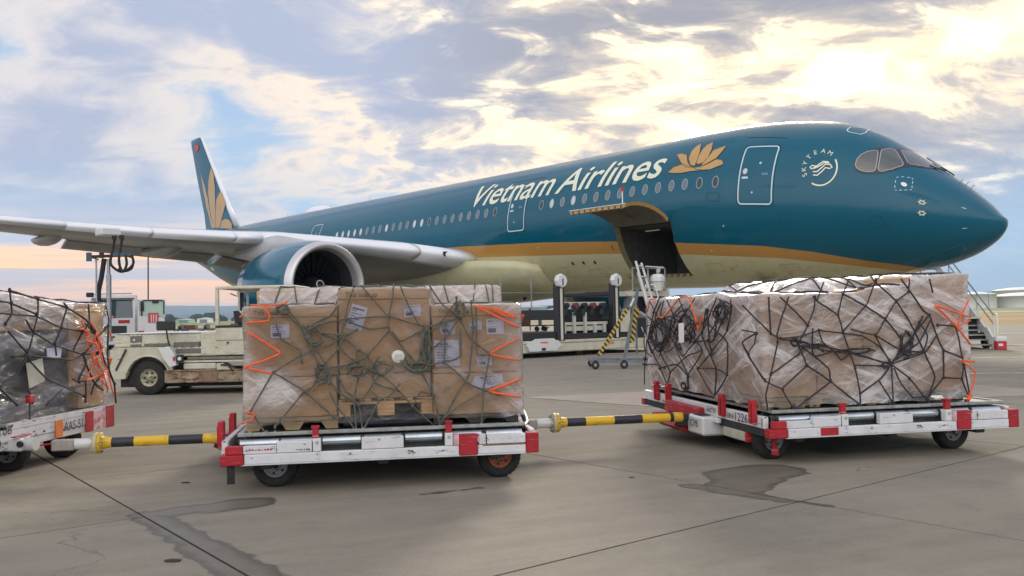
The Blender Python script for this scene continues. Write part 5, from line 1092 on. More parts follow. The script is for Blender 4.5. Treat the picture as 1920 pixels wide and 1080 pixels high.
def tow_bar(p0, p1, label, white_end):
    p0, p1 = Vector(p0), Vector(p1); L_ = (p1 - p0).length; a = math.atan2(p1.y - p0.y, p1.x - p0.x)
    T = empty('tow_bar', p0, a, label, 'tow bar', 'striped tow bars between the dollies')
    b = B(); b.cyl((.03, 0, 0), (L_ - .08, 0, 0), .046, HAZARD, 24); b.obj('bar', T)
    b = B(); b.lathe([(-.035, .02), (-.035, .10), (.0, .10), (.0, .05)], mat('flange_cream', (0.62, 0.55, 0.33), 0.5, 0, .1, 8), (0, 0, 0), (1, 0, 0), 24); b.lathe([(.002, .05), (.002, .098), (.03, .098), (.036, .06), (.10, .05), (.12, .046)], mat('flange_yellow', (0.72, 0.45, 0.03), 0.5, 0, .12, 10, chips=.66), (0, 0, 0), (1, 0, 0), 24); b.obj('flange', T)
    for q in range(8): w = B(); an = q * pi / 4; w.cyl((-.055, cos(an) * .08, sin(an) * .08), (.045, cos(an) * .08, sin(an) * .08), .011, STEEL, 6); w.obj('bolt', T)
    b = B(); b.cyl((L_ - .12, 0, 0), (L_ - .02, 0, 0), .052, mat('collar_yellow', (0.66, 0.42, 0.04), 0.5, 0, .2, 10), 16); b.box(L_ - .03, L_ + .10, -.03, .03, -.03, .03, UNDER, .006); b.cyl((L_ + .12, 0, -.03), (L_ + .12, 0, .03), .055, UNDER, 14); b.obj('tow_eye', T)
    if white_end: b = B(); b.cyl((-.20, 0, 0), (-.035, 0, 0), .05, WHITEV, 16); b.box(-.40, -.20, -.05, .05, -.055, .045, mat('socket_dirty', (0.35, 0.31, 0.28), 0.6, 0, .2, 10), .01); b.obj('sleeve', T)
tow_bar((-3.90, 8.40, .30), (-2.78, 8.60, .30), 'yellow and black tow bar between the left and middle dollies', True)
tow_bar((.42, 9.26, .30), (1.80, 9.56, .32), 'yellow and black tow bar between the middle and right dollies', True)

# ---------------------------------------------------------------- loads
def film_material(name, base, amp, col, r1, r2, k0=.35, fk=1.1):
    M = bpy.data.materials.new(name); M.use_nodes = True
    t = NT(M.node_tree); b = M.node_tree.nodes['Principled BSDF']; out = M.node_tree.nodes['Material Output']
    tc = t.node('ShaderNodeTexCoord'); xyz = t.sep(tc.outputs['Object'])
    at = t.node('ShaderNodeAttribute'); at.attribute_name = 'film_layers'
    p = t.comb(t.math('ADD', xyz[0], xyz[1]), t.math('MULTIPLY', xyz[1], 0.3), xyz[2])
    w = t.noise(tc.outputs['Object'], 1.6, 3, 0.5)
    def strk(rot, sc, loc):
        q = t.rotscale(p, (0, rot, 0), (sc[0], 1.0, sc[1]), loc); return t.noise(q, 1.5, 6, 0.62, 1.3)
    s1, s2, s3 = strk(r1, (0.6, 3.6), (0, 0, 0)), strk(r2, (0.5, 5.0), (3, 0, 1)), strk(0.12, (0.8, 9.0), (5, 0, 2))
    f1 = t.ramp(s1, 0.47, 0.68, 0, 1); f2 = t.ramp(s2, 0.50, 0.66, 0, 1); f3 = t.ramp(s3, 0.55, 0.66, 0, 0.45)
    s = t.math('MAXIMUM', t.math('MAXIMUM', f1, f2), f3)
    fine = t.ramp(t.noise(t.rotscale(p, (0, r1 + .5, 0), (1, 1, 5)), 5.0, 5, 0.7, 1.5), 0.52, 0.66, 0, 0.3)
    s = t.math('MAXIMUM', s, fine)
    f = t.math('ADD', base, t.math('MULTIPLY', t.math('MULTIPLY', s, amp), t.math('ADD', k0, t.math('MULTIPLY', at.outputs['Fac'], 1.3))))
    f = t.math('ADD', f, t.math('MULTIPLY', at.outputs['Fac'], 0.50), clamp=True)
    f = t.math('MINIMUM', f, 0.96)
    b.inputs['Base Color'].default_value = (*col, 1); b.inputs['Roughness'].default_value = 0.18; b.inputs['Specular IOR Level'].default_value = 0.8
    bn = t.node('ShaderNodeBump'); bn.inputs['Strength'].default_value = 0.9; bn.inputs['Distance'].default_value = 0.045
    t.link(t.math('ADD', t.math('ADD', s1, s2), t.math('MULTIPLY', s3, 0.6)), bn.inputs['Height']); t.link(bn.outputs[0], b.inputs['Normal'])
    tr = t.node('ShaderNodeBsdfTranslucent'); tr.inputs[0].default_value = (*col, 1)
    mx = t.node('ShaderNodeMixShader'); mx.inputs[0].default_value = 0.30; t.link(b.outputs[0], mx.inputs[1]); t.link(tr.outputs[0], mx.inputs[2])
    tp = t.node('ShaderNodeBsdfTransparent'); tp.inputs[0].default_value = (0.97, 0.97, 0.97, 1)
    gl = t.node('ShaderNodeBsdfGlossy'); gl.inputs[1].default_value = 0.12; t.link(bn.outputs[0], gl.inputs['Normal'])
    fr = t.node('ShaderNodeFresnel'); fr.inputs[0].default_value = 1.42; t.link(bn.outputs[0], fr.inputs['Normal'])
    m1 = t.node('ShaderNodeMixShader'); t.link(t.math('MULTIPLY', fr.outputs[0], fk, clamp=True), m1.inputs[0]); t.link(tp.outputs[0], m1.inputs[1]); t.link(gl.outputs[0], m1.inputs[2])
    m2 = t.node('ShaderNodeMixShader'); t.link(f, m2.inputs[0]); t.link(m1.outputs[0], m2.inputs[1]); t.link(mx.outputs[0], m2.inputs[2])
    t.link(m2.outputs[0], out.inputs[0]); return M
def film(k, x0, x1, y0, y1, z0, top, dens, amp, m, label, seed, dz=.05):
    st = .05; r = .05; per = []
    def seg(xa, ya, xb, yb, nx, ny):
        n = max(1, int(math.hypot(xb - xa, yb - ya) / st))
        for i in range(n): t_ = i / n; per.append((xa + (xb - xa) * t_, ya + (yb - ya) * t_, nx, ny))
    def arc(cx, cy, a0):
        for i in range(4): a = a0 + i / 4 * pi / 2; per.append((cx + r * cos(a), cy + r * sin(a), cos(a), sin(a)))
    seg(x0 + r, y0, x1 - r, y0, 0, -1); arc(x1 - r, y0 + r, -pi / 2); seg(x1, y0 + r, x1, y1 - r, 1, 0); arc(x1 - r, y1 - r, 0)
    seg(x1 - r, y1, x0 + r, y1, 0, 1); arc(x0 + r, y1 - r, pi / 2); seg(x0, y1 - r, x0, y0 + r, -1, 0); arc(x0 + r, y0 + r, pi)
    N = len(per); vs = []; dn = []; nr = 22
    for q in range(nr + 1):
        t_ = q / nr
        for x, y, nx, ny in per:
            tz = top(x, y) - .012; z = z0 + (tz - z0) * t_
            p = Vector((x * 1.7, y * 1.7, z * 3.5 + seed)); n1 = noise.fractal(p, 1.0, 2.0, 4); n2 = abs(noise.noise(Vector((x * 5 + z * 4, y * 5 + z * 3, seed + z * 2))))
            o = amp * (n1 * .9 + .25) - .01 * n2 + (.02 * (1 - t_) ** 6 * noise.noise(Vector((x * 9, y * 9, seed)))); o = max(-.012, o)
            zz = z + (.03 * noise.noise(Vector((x * 4, y * 4, seed + 3))) if q == 0 else 0)
            vs.append((x + nx * o, y + ny * o, zz)); dn.append(dens(x, y, z))
    cx, cy = (x0 + x1) / 2, (y0 + y1) / 2; K = 26
    for q in range(1, K + 1):
        s_ = 1 - q / K
        if q == 1: s_ = .985
        for x, y, nx, ny in per:
            X, Y = cx + (x - cx) * s_, cy + (y - cy) * s_
            z = top(X, Y) + .018 * noise.fractal(Vector((X * 4, Y * 4, seed + 9)), 1, 2, 3); vs.append((X, Y, z)); dn.append(dens(X, Y, 9))
    R = nr + K + 1
    fs = [(a * N + i, a * N + (i + 1) % N, (a + 1) * N + (i + 1) % N, (a + 1) * N + i) for a in range(R - 1) for i in range(N)]
    b = B(); b.add(vs, fs, m, True); me = bpy.data.meshes.new('plastic_wrap'); me.from_pydata(b.v, [], b.f); me.materials.append(m); me.polygons.foreach_set('use_smooth', [True] * len(b.f))
    at = me.attributes.new('film_layers', 'FLOAT', 'POINT'); at.data.foreach_set('value', dn)
    bm = bmesh.new(); bm.from_mesh(me); bmesh.ops.recalc_face_normals(bm, faces=bm.faces); bm.to_mesh(me); bm.free()
    o = put(link('plastic_wrap', me), k); tag(o, label, 'plastic wrap', 'plastic film round the pallet loads'); return o
def sst(a, b_, x): t_ = max(0, min(1, (x - a) / (b_ - a))); return t_ * t_ * (3 - 2 * t_)
def uld(k, x0, x1, label):
    b = B(); y0, y1 = .13, 3.31; b.box(x0 + .05, x1 - .05, y0 + .05, y1 - .05, .474, .482, mat('pallet_sheet', (0.30, 0.31, 0.30), .45, .6, .2, 6))
    o = put(b.obj('air_cargo_pallet'), k); tag(o, label, 'cargo pallet', 'flat aluminium air cargo pallets on the dollies')
    for a, c in (((x0, y0), (x1, y0 + .05)), ((x0, y1 - .05), (x1, y1)), ((x0, y0 + .052), (x0 + .05, y1 - .052)), ((x1 - .05, y0 + .052), (x1, y1 - .052))):
        e = B(); e.box(a[0], c[0], a[1], c[1], .462, .494, ALU, .006); e.obj('edge_rail', o)
    return o
def carton(k, x0, x1, y0, y1, z0, z1, label, lid=True, text=None, labels=(), face='y', tape=False, seed=0):
    j = lambda: random.uniform(-.004, .004)
    ztop = z1 - (.085 if lid else 0)
    b = B(); b.box(x0 + .004 + j(), x1 - .004 + j(), y0 + .004 + j(), y1 - .004, z0 + .002, ztop if not lid else ztop - .001, CARD, .006)
    o = put(b.obj('cardboard_box'), k); tag(o, label, 'cardboard box', {'C': 'cartons on the middle dolly', 'R': 'cartons on the right dolly', 'L': 'cartons on the left dolly'}[k])
    if lid: b = B(); b.box(x0 - .001, x1 + .001, y0 - .003, y1 + .001, ztop, z1, CARDL, .006); b.obj('lid', o)
    if tape: b = B(); b.box((x0 + x1) / 2 - .03, (x0 + x1) / 2 + .03, y0 - .0035, y0 - .0015, z0 + .05, z1 - .02, TAPE); b.obj('tape', o)
    yy = y0 - (.003 if lid else 0)
    if text: paper_text(text, .042, x0 + .06, ztop + .022, o, yy, m=mat('print_dark', (0.045, 0.028, 0.02), .8), width=.27 if text.startswith('This') else None)
    for i, lb in enumerate(labels):
        q = B(); q.prism(lb, PAPER, y0 - .004, y0 - .0015, 1); lo = q.obj('label', o)
        cx = sum(p[0] for p in lb) / len(lb); 
        a, b_, c, d = [Vector(p) for p in lb[:4]]
        def at(u, v): return (a.lerp(b_, u)).lerp(d.lerp(c, u), v)
        q = B(); random.seed(i * 7 + int(x0 * 100) + int(z0 * 10))
        rows = 7 if (a - d).length > .15 else 4
        for r_ in range(rows):
            v = .12 + .76 * r_ / rows; ln = random.uniform(.3, .85); u0 = .1; hh = .035 if r_ else .07
            while u0 < ln:
                u1 = min(ln, u0 + random.uniform(.05, .16)); q.prism([at(u0, v), at(u1, v), at(u1, v + hh), at(u0, v + hh)], INK, y0 - .0052, y0 - .0042, 1); u0 = u1 + .03
        if rows == 4: q.prism([at(.1, .6), at(.55, .6), at(.55, .88), at(.1, .88)], mat('ink_blue', (0.10, 0.11, 0.22), .7), y0 - .0052, y0 - .0042, 1)
        q.obj('print', lo)
    return o
def ropes(k, name, lines, m, rad, P, label, grp, off_j=.008, knots=True, sag=0.0):
    b = B(); seen = {}
    for li, ln in enumerate(lines):
        pts = []; sp = smooth_path([Vector((u, z, 0)) for u, z in ln], .035)
        for i, q in enumerate(sp):
            o = off_j * (noise.noise(Vector((q.x * 3, q.y * 3, li * 1.7))) + .4) + .004 * (li % 3)
            jx = .004 * noise.noise(Vector((q.x * 14, q.y * 14, li))); jz = .004 * noise.noise(Vector((q.x * 14 + 9, q.y * 14, li)))
            pts.append(P(q.x + jx, q.y + jz, o))
        if len(pts) > 1: b.tube(pts, rad * random.uniform(.85, 1.12), m, 6)
        for u, z in ln: seen[(round(u, 1), round(z, 1))] = seen.get((round(u, 1), round(z, 1)), []) + [(u, z)]
    if knots:
        for key, L_ in seen.items():
            if len(L_) < 2: continue
            u, z = L_[0]; c = Vector(P(u, z, .010)); r = rad * 1.9
            vs = [c + Vector((random.uniform(.8, 1.2) * r * sin(a) * cos(q), random.uniform(.8, 1.2) * r * sin(a) * sin(q), random.uniform(.9, 1.5) * r * cos(a))) for a in (0.3, 1.1, 2.0, 2.8) for q in [i * pi / 3 for i in range(6)]]
            b.add(vs, [(i * 6 + j, i * 6 + (j + 1) % 6, (i + 1) * 6 + (j + 1) % 6, (i + 1) * 6 + j) for i in range(3) for j in range(6)] + [tuple(range(6)), tuple(range(18, 24))], m, True)
    return b
def top_net(x0, x1, y0, y1, top, nx, ny, seed):
    random.seed(seed); P = {}; L_ = []
    for i in range(nx + 1):
        for j in range(ny + 1):
            x = x0 + (x1 - x0) * (i + (.5 if j % 2 else 0) + random.uniform(-.25, .25)) / nx; y = y0 + (y1 - y0) * j / ny; x = min(x1, max(x0, x)); P[(i, j)] = (x, y + (random.uniform(-.06, .06) if 0 < j < ny else 0))
    for i in range(nx + 1):
        for j in range(ny):
            for di in ((0, 1) if j % 2 else (0, -1)):
                if (i + di, j + 1) in P: L_.append((P[(i, j)], P[(i + di, j + 1)]))
    out = []
    for a, c in L_:
        if abs(a[0] - c[0]) < .02: continue
        n = 8; out.append([Vector((a[0] + (c[0] - a[0]) * t / n, a[1] + (c[1] - a[1]) * t / n, top(a[0] + (c[0] - a[0]) * t / n, a[1] + (c[1] - a[1]) * t / n) + .010 + .006 * sin(t / n * pi))) for t in range(n + 1)])
    return out
def euro_pallet(k, x0, x1, y0, z0, label, dx=.8):
    b = B(); h = .144
    T = put(empty('wooden_pallet'), k); tag(T, label, 'wooden pallet')
    w = x1 - x0; d = 1.2; s = w / .8
    for i, (a, c) in enumerate(((0, .145), (.17, .27), (.3275, .4725), (.53, .63), (.655, .8))):
        b = B(); b.box(x0 + a * s, x0 + c * s, y0, y0 + d, z0 + h - .022, z0 + h, WOOD, .003); b.obj('deck_board', T)
    for yy in (0, .5275, 1.055): b = B(); b.box(x0, x1, y0 + yy, y0 + yy + .145, z0 + h - .045, z0 + h - .0235, WOOD, .003); b.obj('cross_board', T)
    for a, c in ((0, .10), (.3275, .4725), (.70, .8)):
        for yy in (0, .5275, 1.055): b = B(); b.box(x0 + a * s, x0 + c * s, y0 + yy + .001, y0 + yy + .144, z0 + .022, z0 + h - .046, WOOD, .005); b.obj('block', T)
        b = B(); b.box(x0 + a * s, x0 + c * s, y0, y0 + d, z0, z0 + .0205, WOOD, .003); b.obj('bottom_board', T)
    ink = mat('burnt_stamp', (0.06, 0.03, 0.02), .8)
    q = B(); random.seed(4); x = x0 + .03
    while x < x1 - .05: w_ = random.uniform(.01, .03); q.prism([(x, z0 + h - .018), (x + w_, z0 + h - .018), (x + w_, z0 + h - .006), (x, z0 + h - .006)], ink, y0 - .002, y0 - .0006, 1); x += w_ + random.choice((.008, .012, .05))
    q.obj('stamp', T)
def pressed_pallet(k, x0, x1, y0, z0, h, label, m=None):
    m = m or PLAST; T = B(); T.box(x0, x1, y0, y0 + 1.15, z0 + h * .62, z0 + h, m, .01)
    o = put(T.obj('pressed_pallet'), k); tag(o, label, 'pallet', 'moulded pallets with tapered feet')
    w = x1 - x0
    for fx in (.06, .5, .94):
        for fy in (.06, .55, 1.05):
            cx, cy = x0 + w * fx, y0 + fy; b = B()
            vs = [(cx + a * q, cy + c * q, z) for q, z in ((.095, z0 + h * .62), (.055, z0)) for a, c in ((-1, -1), (1, -1), (1, 1), (-1, 1))]
            vs = [(min(max(x, x0), x1), max(y, y0 - .001), z) for x, y, z in vs]
            b.add(vs, [(0, 1, 5, 4), (1, 2, 6, 5), (2, 3, 7, 6), (3, 0, 4, 7), (4, 5, 6, 7)], m); b.obj('foot', o)
# ---- middle load
random.seed(11)
uld('C', .12, 2.52, 'aluminium pallet sheet under the brown cartons on the middle dolly')
def in_box(lb, x0, x1, z0, z1): cx = sum(p[0] for p in lb) / len(lb); cz = sum(p[1] for p in lb) / len(lb); return x0 < cx < x1 and z0 < cz < z1
def labs(x0, x1, z0, z1): return [[tuple(q) for q in lb[:5]] for lb in LABELS_C if in_box(lb, x0, x1, z0, z1)]
pressed_pallet('C', .18, .93, .23, .495, .105, 'brown moulded pallet with tapered feet under the left carton of the middle load')
pressed_pallet('C', 1.74, 2.48, .23, .495, .075, 'dark moulded pallet under the right carton of the middle load', mat('dark_pallet', (0.06, 0.06, 0.05), .8))
b = B(); b.box(.96, 1.72, .26, 1.4, .495, .586, BLACKBAG, .02); o = put(b.obj('void_filler'), 'C'); tag(o, 'black filler added for the dark void below the wooden pallet of the middle load', 'void filler')  # black block stands in for the shaded void under the wooden pallet
euro_pallet('C', .937, 1.733, .225, .588, 'pale wooden pallet under the tall central carton of the middle load')
carton('C', .175, .932, .22, 1.4, .602, .935, 'lower left carton of the middle load, behind crumpled white film', lid=False)
carton('C', .185, .938, .22, 1.4, .942, 1.525, 'upper left front carton of the middle load with one barcode label', text='This side up', labels=labs(.1, .94, .95, 1.5))
carton('C', .945, 1.722, .22, 1.4, .734, .945, 'low carton on the pale wooden pallet of the middle load', lid=False)
carton('C', .945, 1.722, .22, 1.4, .952, 1.665, 'tall central front carton of the middle load with a tilted paper label', text='This side up', labels=labs(.94, 1.73, .95, 1.7))
carton('C', 1.732, 2.488, .22, 1.4, .572, .925, 'lower right carton of the middle load on the dark pallet', lid=False, tape=False, labels=labs(1.73, 2.5, .5, .92))
carton('C', 1.732, 2.492, .22, 1.4, .932, 1.508, 'upper right front carton of the middle load with four paper labels', text='This side up', labels=labs(1.73, 2.5, .93, 1.5))
for i, (x0, x1, zt) in enumerate(((.14, .90, 1.70), (.92, 1.70, 1.712), (1.72, 2.52, 1.705))):
    carton('C', x0, x1, 1.43, 2.6, .50, zt, ('rear left', 'rear middle', 'rear right')[i] + ' tall carton of the middle load, only its film covered top showing')
def topC(x, y):
    f = 1.540 + .14 * sst(.925, .955, x) * (1 - sst(1.712, 1.742, x)) - .014 * sst(1.73, 1.75, x)
    back = 1.728; t_ = sst(1.36, 1.44, y); e = 1 - .05 * sst(2.6, 3.0, y)
    return (f + (back - f) * t_)
def densC(x, y, z):
    if z > 5: return .9
    d = .04
    if y < .3:
        d = max(d, .75 * sst(.92, .60, abs(z - .80) + .55) * sst(.75, .2, x)) if z < .98 else d
        d = max(d, .55 * sst(2.2, 2.5, x)); d = max(d, .35 * sst(.32, .17, x)); d = max(d, .35 * sst(.06, .0, abs(z - .93)))
        d = max(d, 1.2 * sst(.25, .06, math.hypot((x - .42) * .8, z - .82)))
    else: d = .55
    return d
FILMC = film_material('stretch_film_light', .015, .40, (0.90, 0.86, 0.84), .5, -.75)
film('C', .155, 2.525, .190, 2.63, .545, topC, densC, .015, FILMC, 'clear plastic film round the brown cartons of the middle load', 2.0)
def PC(u, z, o): return Vector((u, .163 - o, z))
bb = ropes('C', 'n', ROPES_C, ROPEG, .0073, PC, '', '')
for l_ in top_net(.22, 2.46, .24, 2.5, topC, 6, 5, 2): bb.tube(l_, .0075, ROPEG, 6)
random.seed(9)   # slack bundles of cord
for (cx, cz, w, h, n) in ((1.68, 1.18, .05, .22, 9), (1.62, 1.0, .12, .05, 8), (.5, 1.50, .07, .05, 6), (.75, 1.28, .08, .10, 7), (1.97, 1.47, .06, .09, 7), (1.1, .98, .1, .06, 5), (.80, .98, .06, .07, 5), (1.30, 1.0, .10, .07, 5)):
    for q in range(n):
        a = random.uniform(0, 6.28); pts = [(cx + w * cos(a + t_ * 1.3) * random.uniform(.5, 1.1), cz + h * sin(a + t_ * 1.3) * random.uniform(.5, 1.1)) for t_ in range(4)]
        bb.tube([PC(p.x, p.y, .01 + .02 * random.random()) for p in smooth_path([Vector((u, z, 0)) for u, z in pts], .03)], .0066, ROPEG, 6)
for u in (.22, .35, .42, 1.135, 1.785, 2.144): bb.tube([PC(u, .50, 0), (u, .150, .485), (u + .015, .14, .475)], .012, STEEL, 6)
o = put(bb.obj('cargo_net'), 'C'); tag(o, 'tangled grey green cargo net over the middle load', 'cargo net', 'cargo nets tied over the loads')
def PCo(u, z, o): return Vector((u, .150 - o, z))
def cords(k, sets, label, extra=()):
    o = put(empty('lashing_cord'), k); tag(o, label, 'lashing cord', 'orange lashing cords')
    for lines, P, r in sets:
        for ln in lines: ropes(k, 'n', [ln], CORDO, r, P, '', '', knots=False).obj('cord', o)
    for pts, r in extra: B().tube(pts, r, CORDO, 6).obj('cord', o)
    return o
o = cords('C', [(CORDS_C, PCo, .0095)], 'bright orange cord zigzagging at both edges of the middle load', [([(.15, .15, 1.45), (.14, .4, 1.47), (.13, .8, 1.5)], .009), ([(2.53, .17, 1.42), (2.545, .5, 1.3), (2.545, .9, 1.45)], .009)])
b = B(); b.lathe([(-.004, .001), (-.004, .052), (.0, .055), (.006, .05), (.006, .001)], mat('tag_white', (0.62, 0.63, 0.58), .5), (1.44, .135, 1.09), (0, 1, 0), 20); b.box(1.415, 1.465, .125, .130, 1.06, 1.11, PAPERY); o = put(b.obj('round_tag'), 'C'); tag(o, 'round white tag hanging in the net of the middle load', 'tag')
b = B(); b.tube(smooth_path([(1.46, .14, 1.06), (1.52, .13, .99), (1.6, .135, .95)], .02), .012, ROPEG, 6); b.obj('strap', o)

# ---- right load
uld('R', .10, 2.56, 'aluminium pallet sheet under the heavily wrapped right load')
random.seed(21)
pressed_pallet('R', .55, 1.25, .24, .495, .12, 'moulded pallet with a tapered foot under the middle of the right load')
pressed_pallet('R', 1.30, 2.2, .24, .495, .10, 'dark moulded pallet under the right part of the right load', MATS['dark_pallet'])
pressed_pallet('R', .08, .50, .24, .495, .10, 'narrow moulded pallet under the left corner of the right load')
carton('R', .10, .62, .23, 1.3, .60, 1.555, 'corner carton of the right load facing both the bar and the camera', lid=True)
carton('R', .63, 1.12, .23, 1.3, .62, 1.12, 'lower middle carton of the right load under white film', lid=False)
carton('R', .63, 1.12, .23, 1.3, 1.125, 1.53, 'upper middle carton of the right load, hazy behind film', lid=True)
carton('R', 1.13, 1.60, .23, 1.3, .61, 1.05, 'low carton beside the dark pallet end of the right load', lid=False)
carton('R', 1.13, 1.60, .25, 1.3, 1.055, 1.60, 'carton left of the tallest one in the right load', lid=True)
carton('R', 1.61, 2.235, .23, 1.3, .60, 1.15, 'bottom right carton of the right load above the orange knot', lid=False)
carton('R', 1.61, 2.240, .23, 1.3, 1.155, 1.715, 'top right carton of the right load, its lid the highest of all', lid=True)
carton('R', .09, 1.1, 1.32, 2.3, .52, 1.57, 'second row carton on the left face of the right load', lid=True)
carton('R', .09, 1.1, 2.32, 3.28, .52, 1.565, 'rear carton on the left face of the right load by the steps', lid=True)
carton('R', 1.35, 2.2, 1.34, 2.9, .52, 1.70, 'rear right carton mounded under white film in the right load', lid=True)
def topR(x, y):
    a = 1.572 + .05 * sst(1.08, 1.2, x) + .12 * sst(1.58, 1.66, x)
    bk = 1.595 + .165 * sst(.9, 1.25, x); t_ = sst(.75, 1.25, y)
    return a + (bk - a) * t_ + .025 * sst(.2, .5, y) * noise.noise(Vector((x * 2.3, y * 2.3, 9))) + .02 * noise.noise(Vector((x * 3, y * 3, 4)))
def densR(x, y, z):
    if z > 5: return .95
    d = .42
    if y > .3 and z > 1.5: return .9
    if y < .3:
        n_ = noise.noise(Vector((x * 1.1 - z * 1.2, 1, z * 1.5 + 3)))
        d = .42 + .6 * n_
        d = max(d, .85 * sst(.16, .0, abs((z - .62) - (x - 1.1) * .42 + .02)) * sst(1.0, 1.3, x))     # band of gathered film rising to the right
        d = max(d, .75 * sst(.22, .0, abs((z - 1.40) + (x - 1.0) * .22)) * sst(.3, .6, x) * (1 - sst(1.5, 2.1, x)))
        d = max(d, .6 * sst(.14, .0, abs((z - .78) + (x - 1.0) * .35)) * (1 - sst(1.0, 1.5, x)))
        d = max(d, .65 * sst(2.05, 2.25, x))
    elif x < .2:
        d = .5 + .5 * noise.noise(Vector((2, y * 1.7, z * 2)))
    return max(.05, d)
FILMR = film_material('stretch_film_heavy', .03, .75, (0.93, 0.90, 0.90), .50, -.45)
film('R', .062, 2.275, .195, 3.32, .52, topR, densR, .032, FILMR, 'milky plastic film with diagonal creases round the right load', 7.0)
def PRf(u, z, o): return Vector((min(u, 2.29), .158 - o, z))
def PRl(u, z, o): return Vector((.022 - o, min(u, 3.30), z))
bb = ropes('R', 'n', ROPES_RF, ROPEB, .0080, PRf, '', '')
b2 = ropes('R', 'n', ROPES_RL, ROPEB, .0080, PRl, '', ''); bb.add(b2.v, b2.f, ROPEB, True)
for l_ in top_net(.15, 2.2, .24, 3.2, topR, 6, 6, 6): bb.tube(l_, .0085, ROPEB, 6)
random.seed(19)
for (cx, cz, w, h, n) in ((1.30, .88, .06, .035, 9), (1.0, 1.02, .20, .03, 6), (.55, 1.08, .12, .02, 5), (1.52, 1.08, .08, .14, 8), (.35, 1.12, .05, .05, 4)):
    for q in range(n):
        a = random.uniform(0, 6.28); pts = [(cx + w * cos(a + t_ * 1.2) * random.uniform(.5, 1.1), cz + h * sin(a + t_ * 1.2) * random.uniform(.5, 1.1)) for t_ in range(4)]
        bb.tube([PRf(p.x, p.y, .01 + .02 * random.random()) for p in smooth_path([Vector((u, z, 0)) for u, z in pts], .03)], .0070, ROPEB, 6)
for (cy, cz, w, h, n) in ((2.7, 1.15, .45, .20, 16), (.95, 1.40, .18, .12, 12), (1.9, 1.25, .4, .2, 8), (2.0, .58, .08, .05, 4)):
    for q in range(n):
        a = random.uniform(0, 6.28); pts = [(cy + w * cos(a + t_ * 1.2) * random.uniform(.4, 1.1), cz + h * sin(a + t_ * 1.2) * random.uniform(.4, 1.1)) for t_ in range(4)]
        bb.tube([PRl(p.x, p.y, .01 + .03 * random.random()) for p in smooth_path([Vector((u, z, 0)) for u, z in pts], .04)], .0072, ROPEB, 6)
for u in (.11, .33, .55, 1.0, 1.33, 1.75, 2.15): bb.tube([PRf(u, .52, 0), (u, .148, .488), (u + .02, .14, .475)], .014, DARKM, 6)
o = put(bb.obj('cargo_net'), 'R'); tag(o, 'black cargo net stretched over the right load', 'cargo net', 'cargo nets tied over the loads')
cords('R', [(CORDS_RF, lambda u, z, o: Vector((min(u, 2.27), .142 - o, z)), .0095), (CORDS_RL, lambda u, z, o: Vector((.0 - o, u, z)), .010)], 'orange cord knotted at the right edge of the right load', [(smooth_path([(2.16, .15, .56), (2.19, .14, .53), (2.16, .13, .51), (2.20, .14, .55), (2.17, .15, .5)], .01), .014)])
b = B(); b.prism([(p[0], p[1]) for p in TAG_R], mat('tag_white2', (0.8, 0.8, 0.78), .5), -.03, -.024, 0); o = put(b.obj('paper_tag'), 'R'); tag(o, 'upright white paper tag hanging on the left face of the right load', 'tag')

# ---- left load (dark sheeting and a carton stack at the far end)
uld('L', .08, 2.54, 'aluminium pallet sheet under the dark left load')
random.seed(31)
def dark_pack(y0, y1, z0, z1, label, seed):
    nx, nz = 14, 12; b = B(); x0, x1 = 1.2, 2.50; vs = []; per = []
    for i in range(14): per.append((x1, y0 + (y1 - y0) * i / 14, 1, 0))
    for i in range(14): per.append((x1 - (x1 - x0) * i / 14, y1, 0, 1))
    for i in range(14): per.append((x0, y1 - (y1 - y0) * i / 14, -1, 0))
    for i in range(14): per.append((x0 + (x1 - x0) * i / 14, y0, 0, -1))
    N = len(per)
    for q in range(nz + 4):
        t_ = min(1, q / nz); s_ = 1 if q <= nz else (1, .92, .5, .02)[q - nz]
        for x, y, nx_, ny_ in per:
            z = z0 + (z1 - z0) * t_; o = .035 * noise.fractal(Vector((x * 2, y * 2, z * 5 + seed)), 1, 2, 4) - .03 * t_ ** 6
            cx, cy = (x0 + x1) / 2, (y0 + y1) / 2
            vs.append((cx + (x + nx_ * o - cx) * s_, cy + (y + ny_ * o - cy) * s_, z + (.02 * (q - nz) if q > nz else 0) + .02 * noise.noise(Vector((x * 3, y * 3, seed)))))
    b.add(vs, [(a * N + i, a * N + (i + 1) % N, (a + 1) * N + (i + 1) % N, (a + 1) * N + i) for a in range(nz + 3) for i in range(N)], BLACKBAG, True)
    o = put(b.obj('sheeted_pack'), 'L'); tag(o, label, 'sheeted goods', 'black sheeted goods on the left dolly')
dark_pack(.25, 1.45, .50, 1.36, 'nearest black sheeted pack of the left load, cut by the picture edge', 1.0)
dark_pack(1.47, 2.68, .50, 1.32, 'black sheeted pack of the left load with papers stuck on it', 5.0)
carton('L', 1.3, 2.50, .3, 1.5, 1.40, 1.62, 'flat carton on top of the nearest sheeted pack of the left load', lid=False)
carton('L', 1.3, 2.50, 1.55, 2.68, 1.36, 1.60, 'flat carton under ribbed film on the far sheeted pack of the left load', lid=False)
carton('L', 1.6, 2.50, 2.72, 3.40, 1.20, 1.628, 'top carton with clean lid at the far end of the left load', lid=True)
carton('L', 1.6, 2.50, 2.72, 3.40, .74, 1.195, 'middle carton at the far end of the left load behind film', lid=False)
carton('L', 1.6, 2.50, 2.90, 3.40, .50, .735, 'bottom carton of the far end stack of the left load', lid=False)
def topL(x, y): return 1.735 - .075 * sst(1.5, 2.6, y) - .015 * sst(2.6, 2.8, y) + .02 * noise.noise(Vector((x * 3, y * 3, 1)))
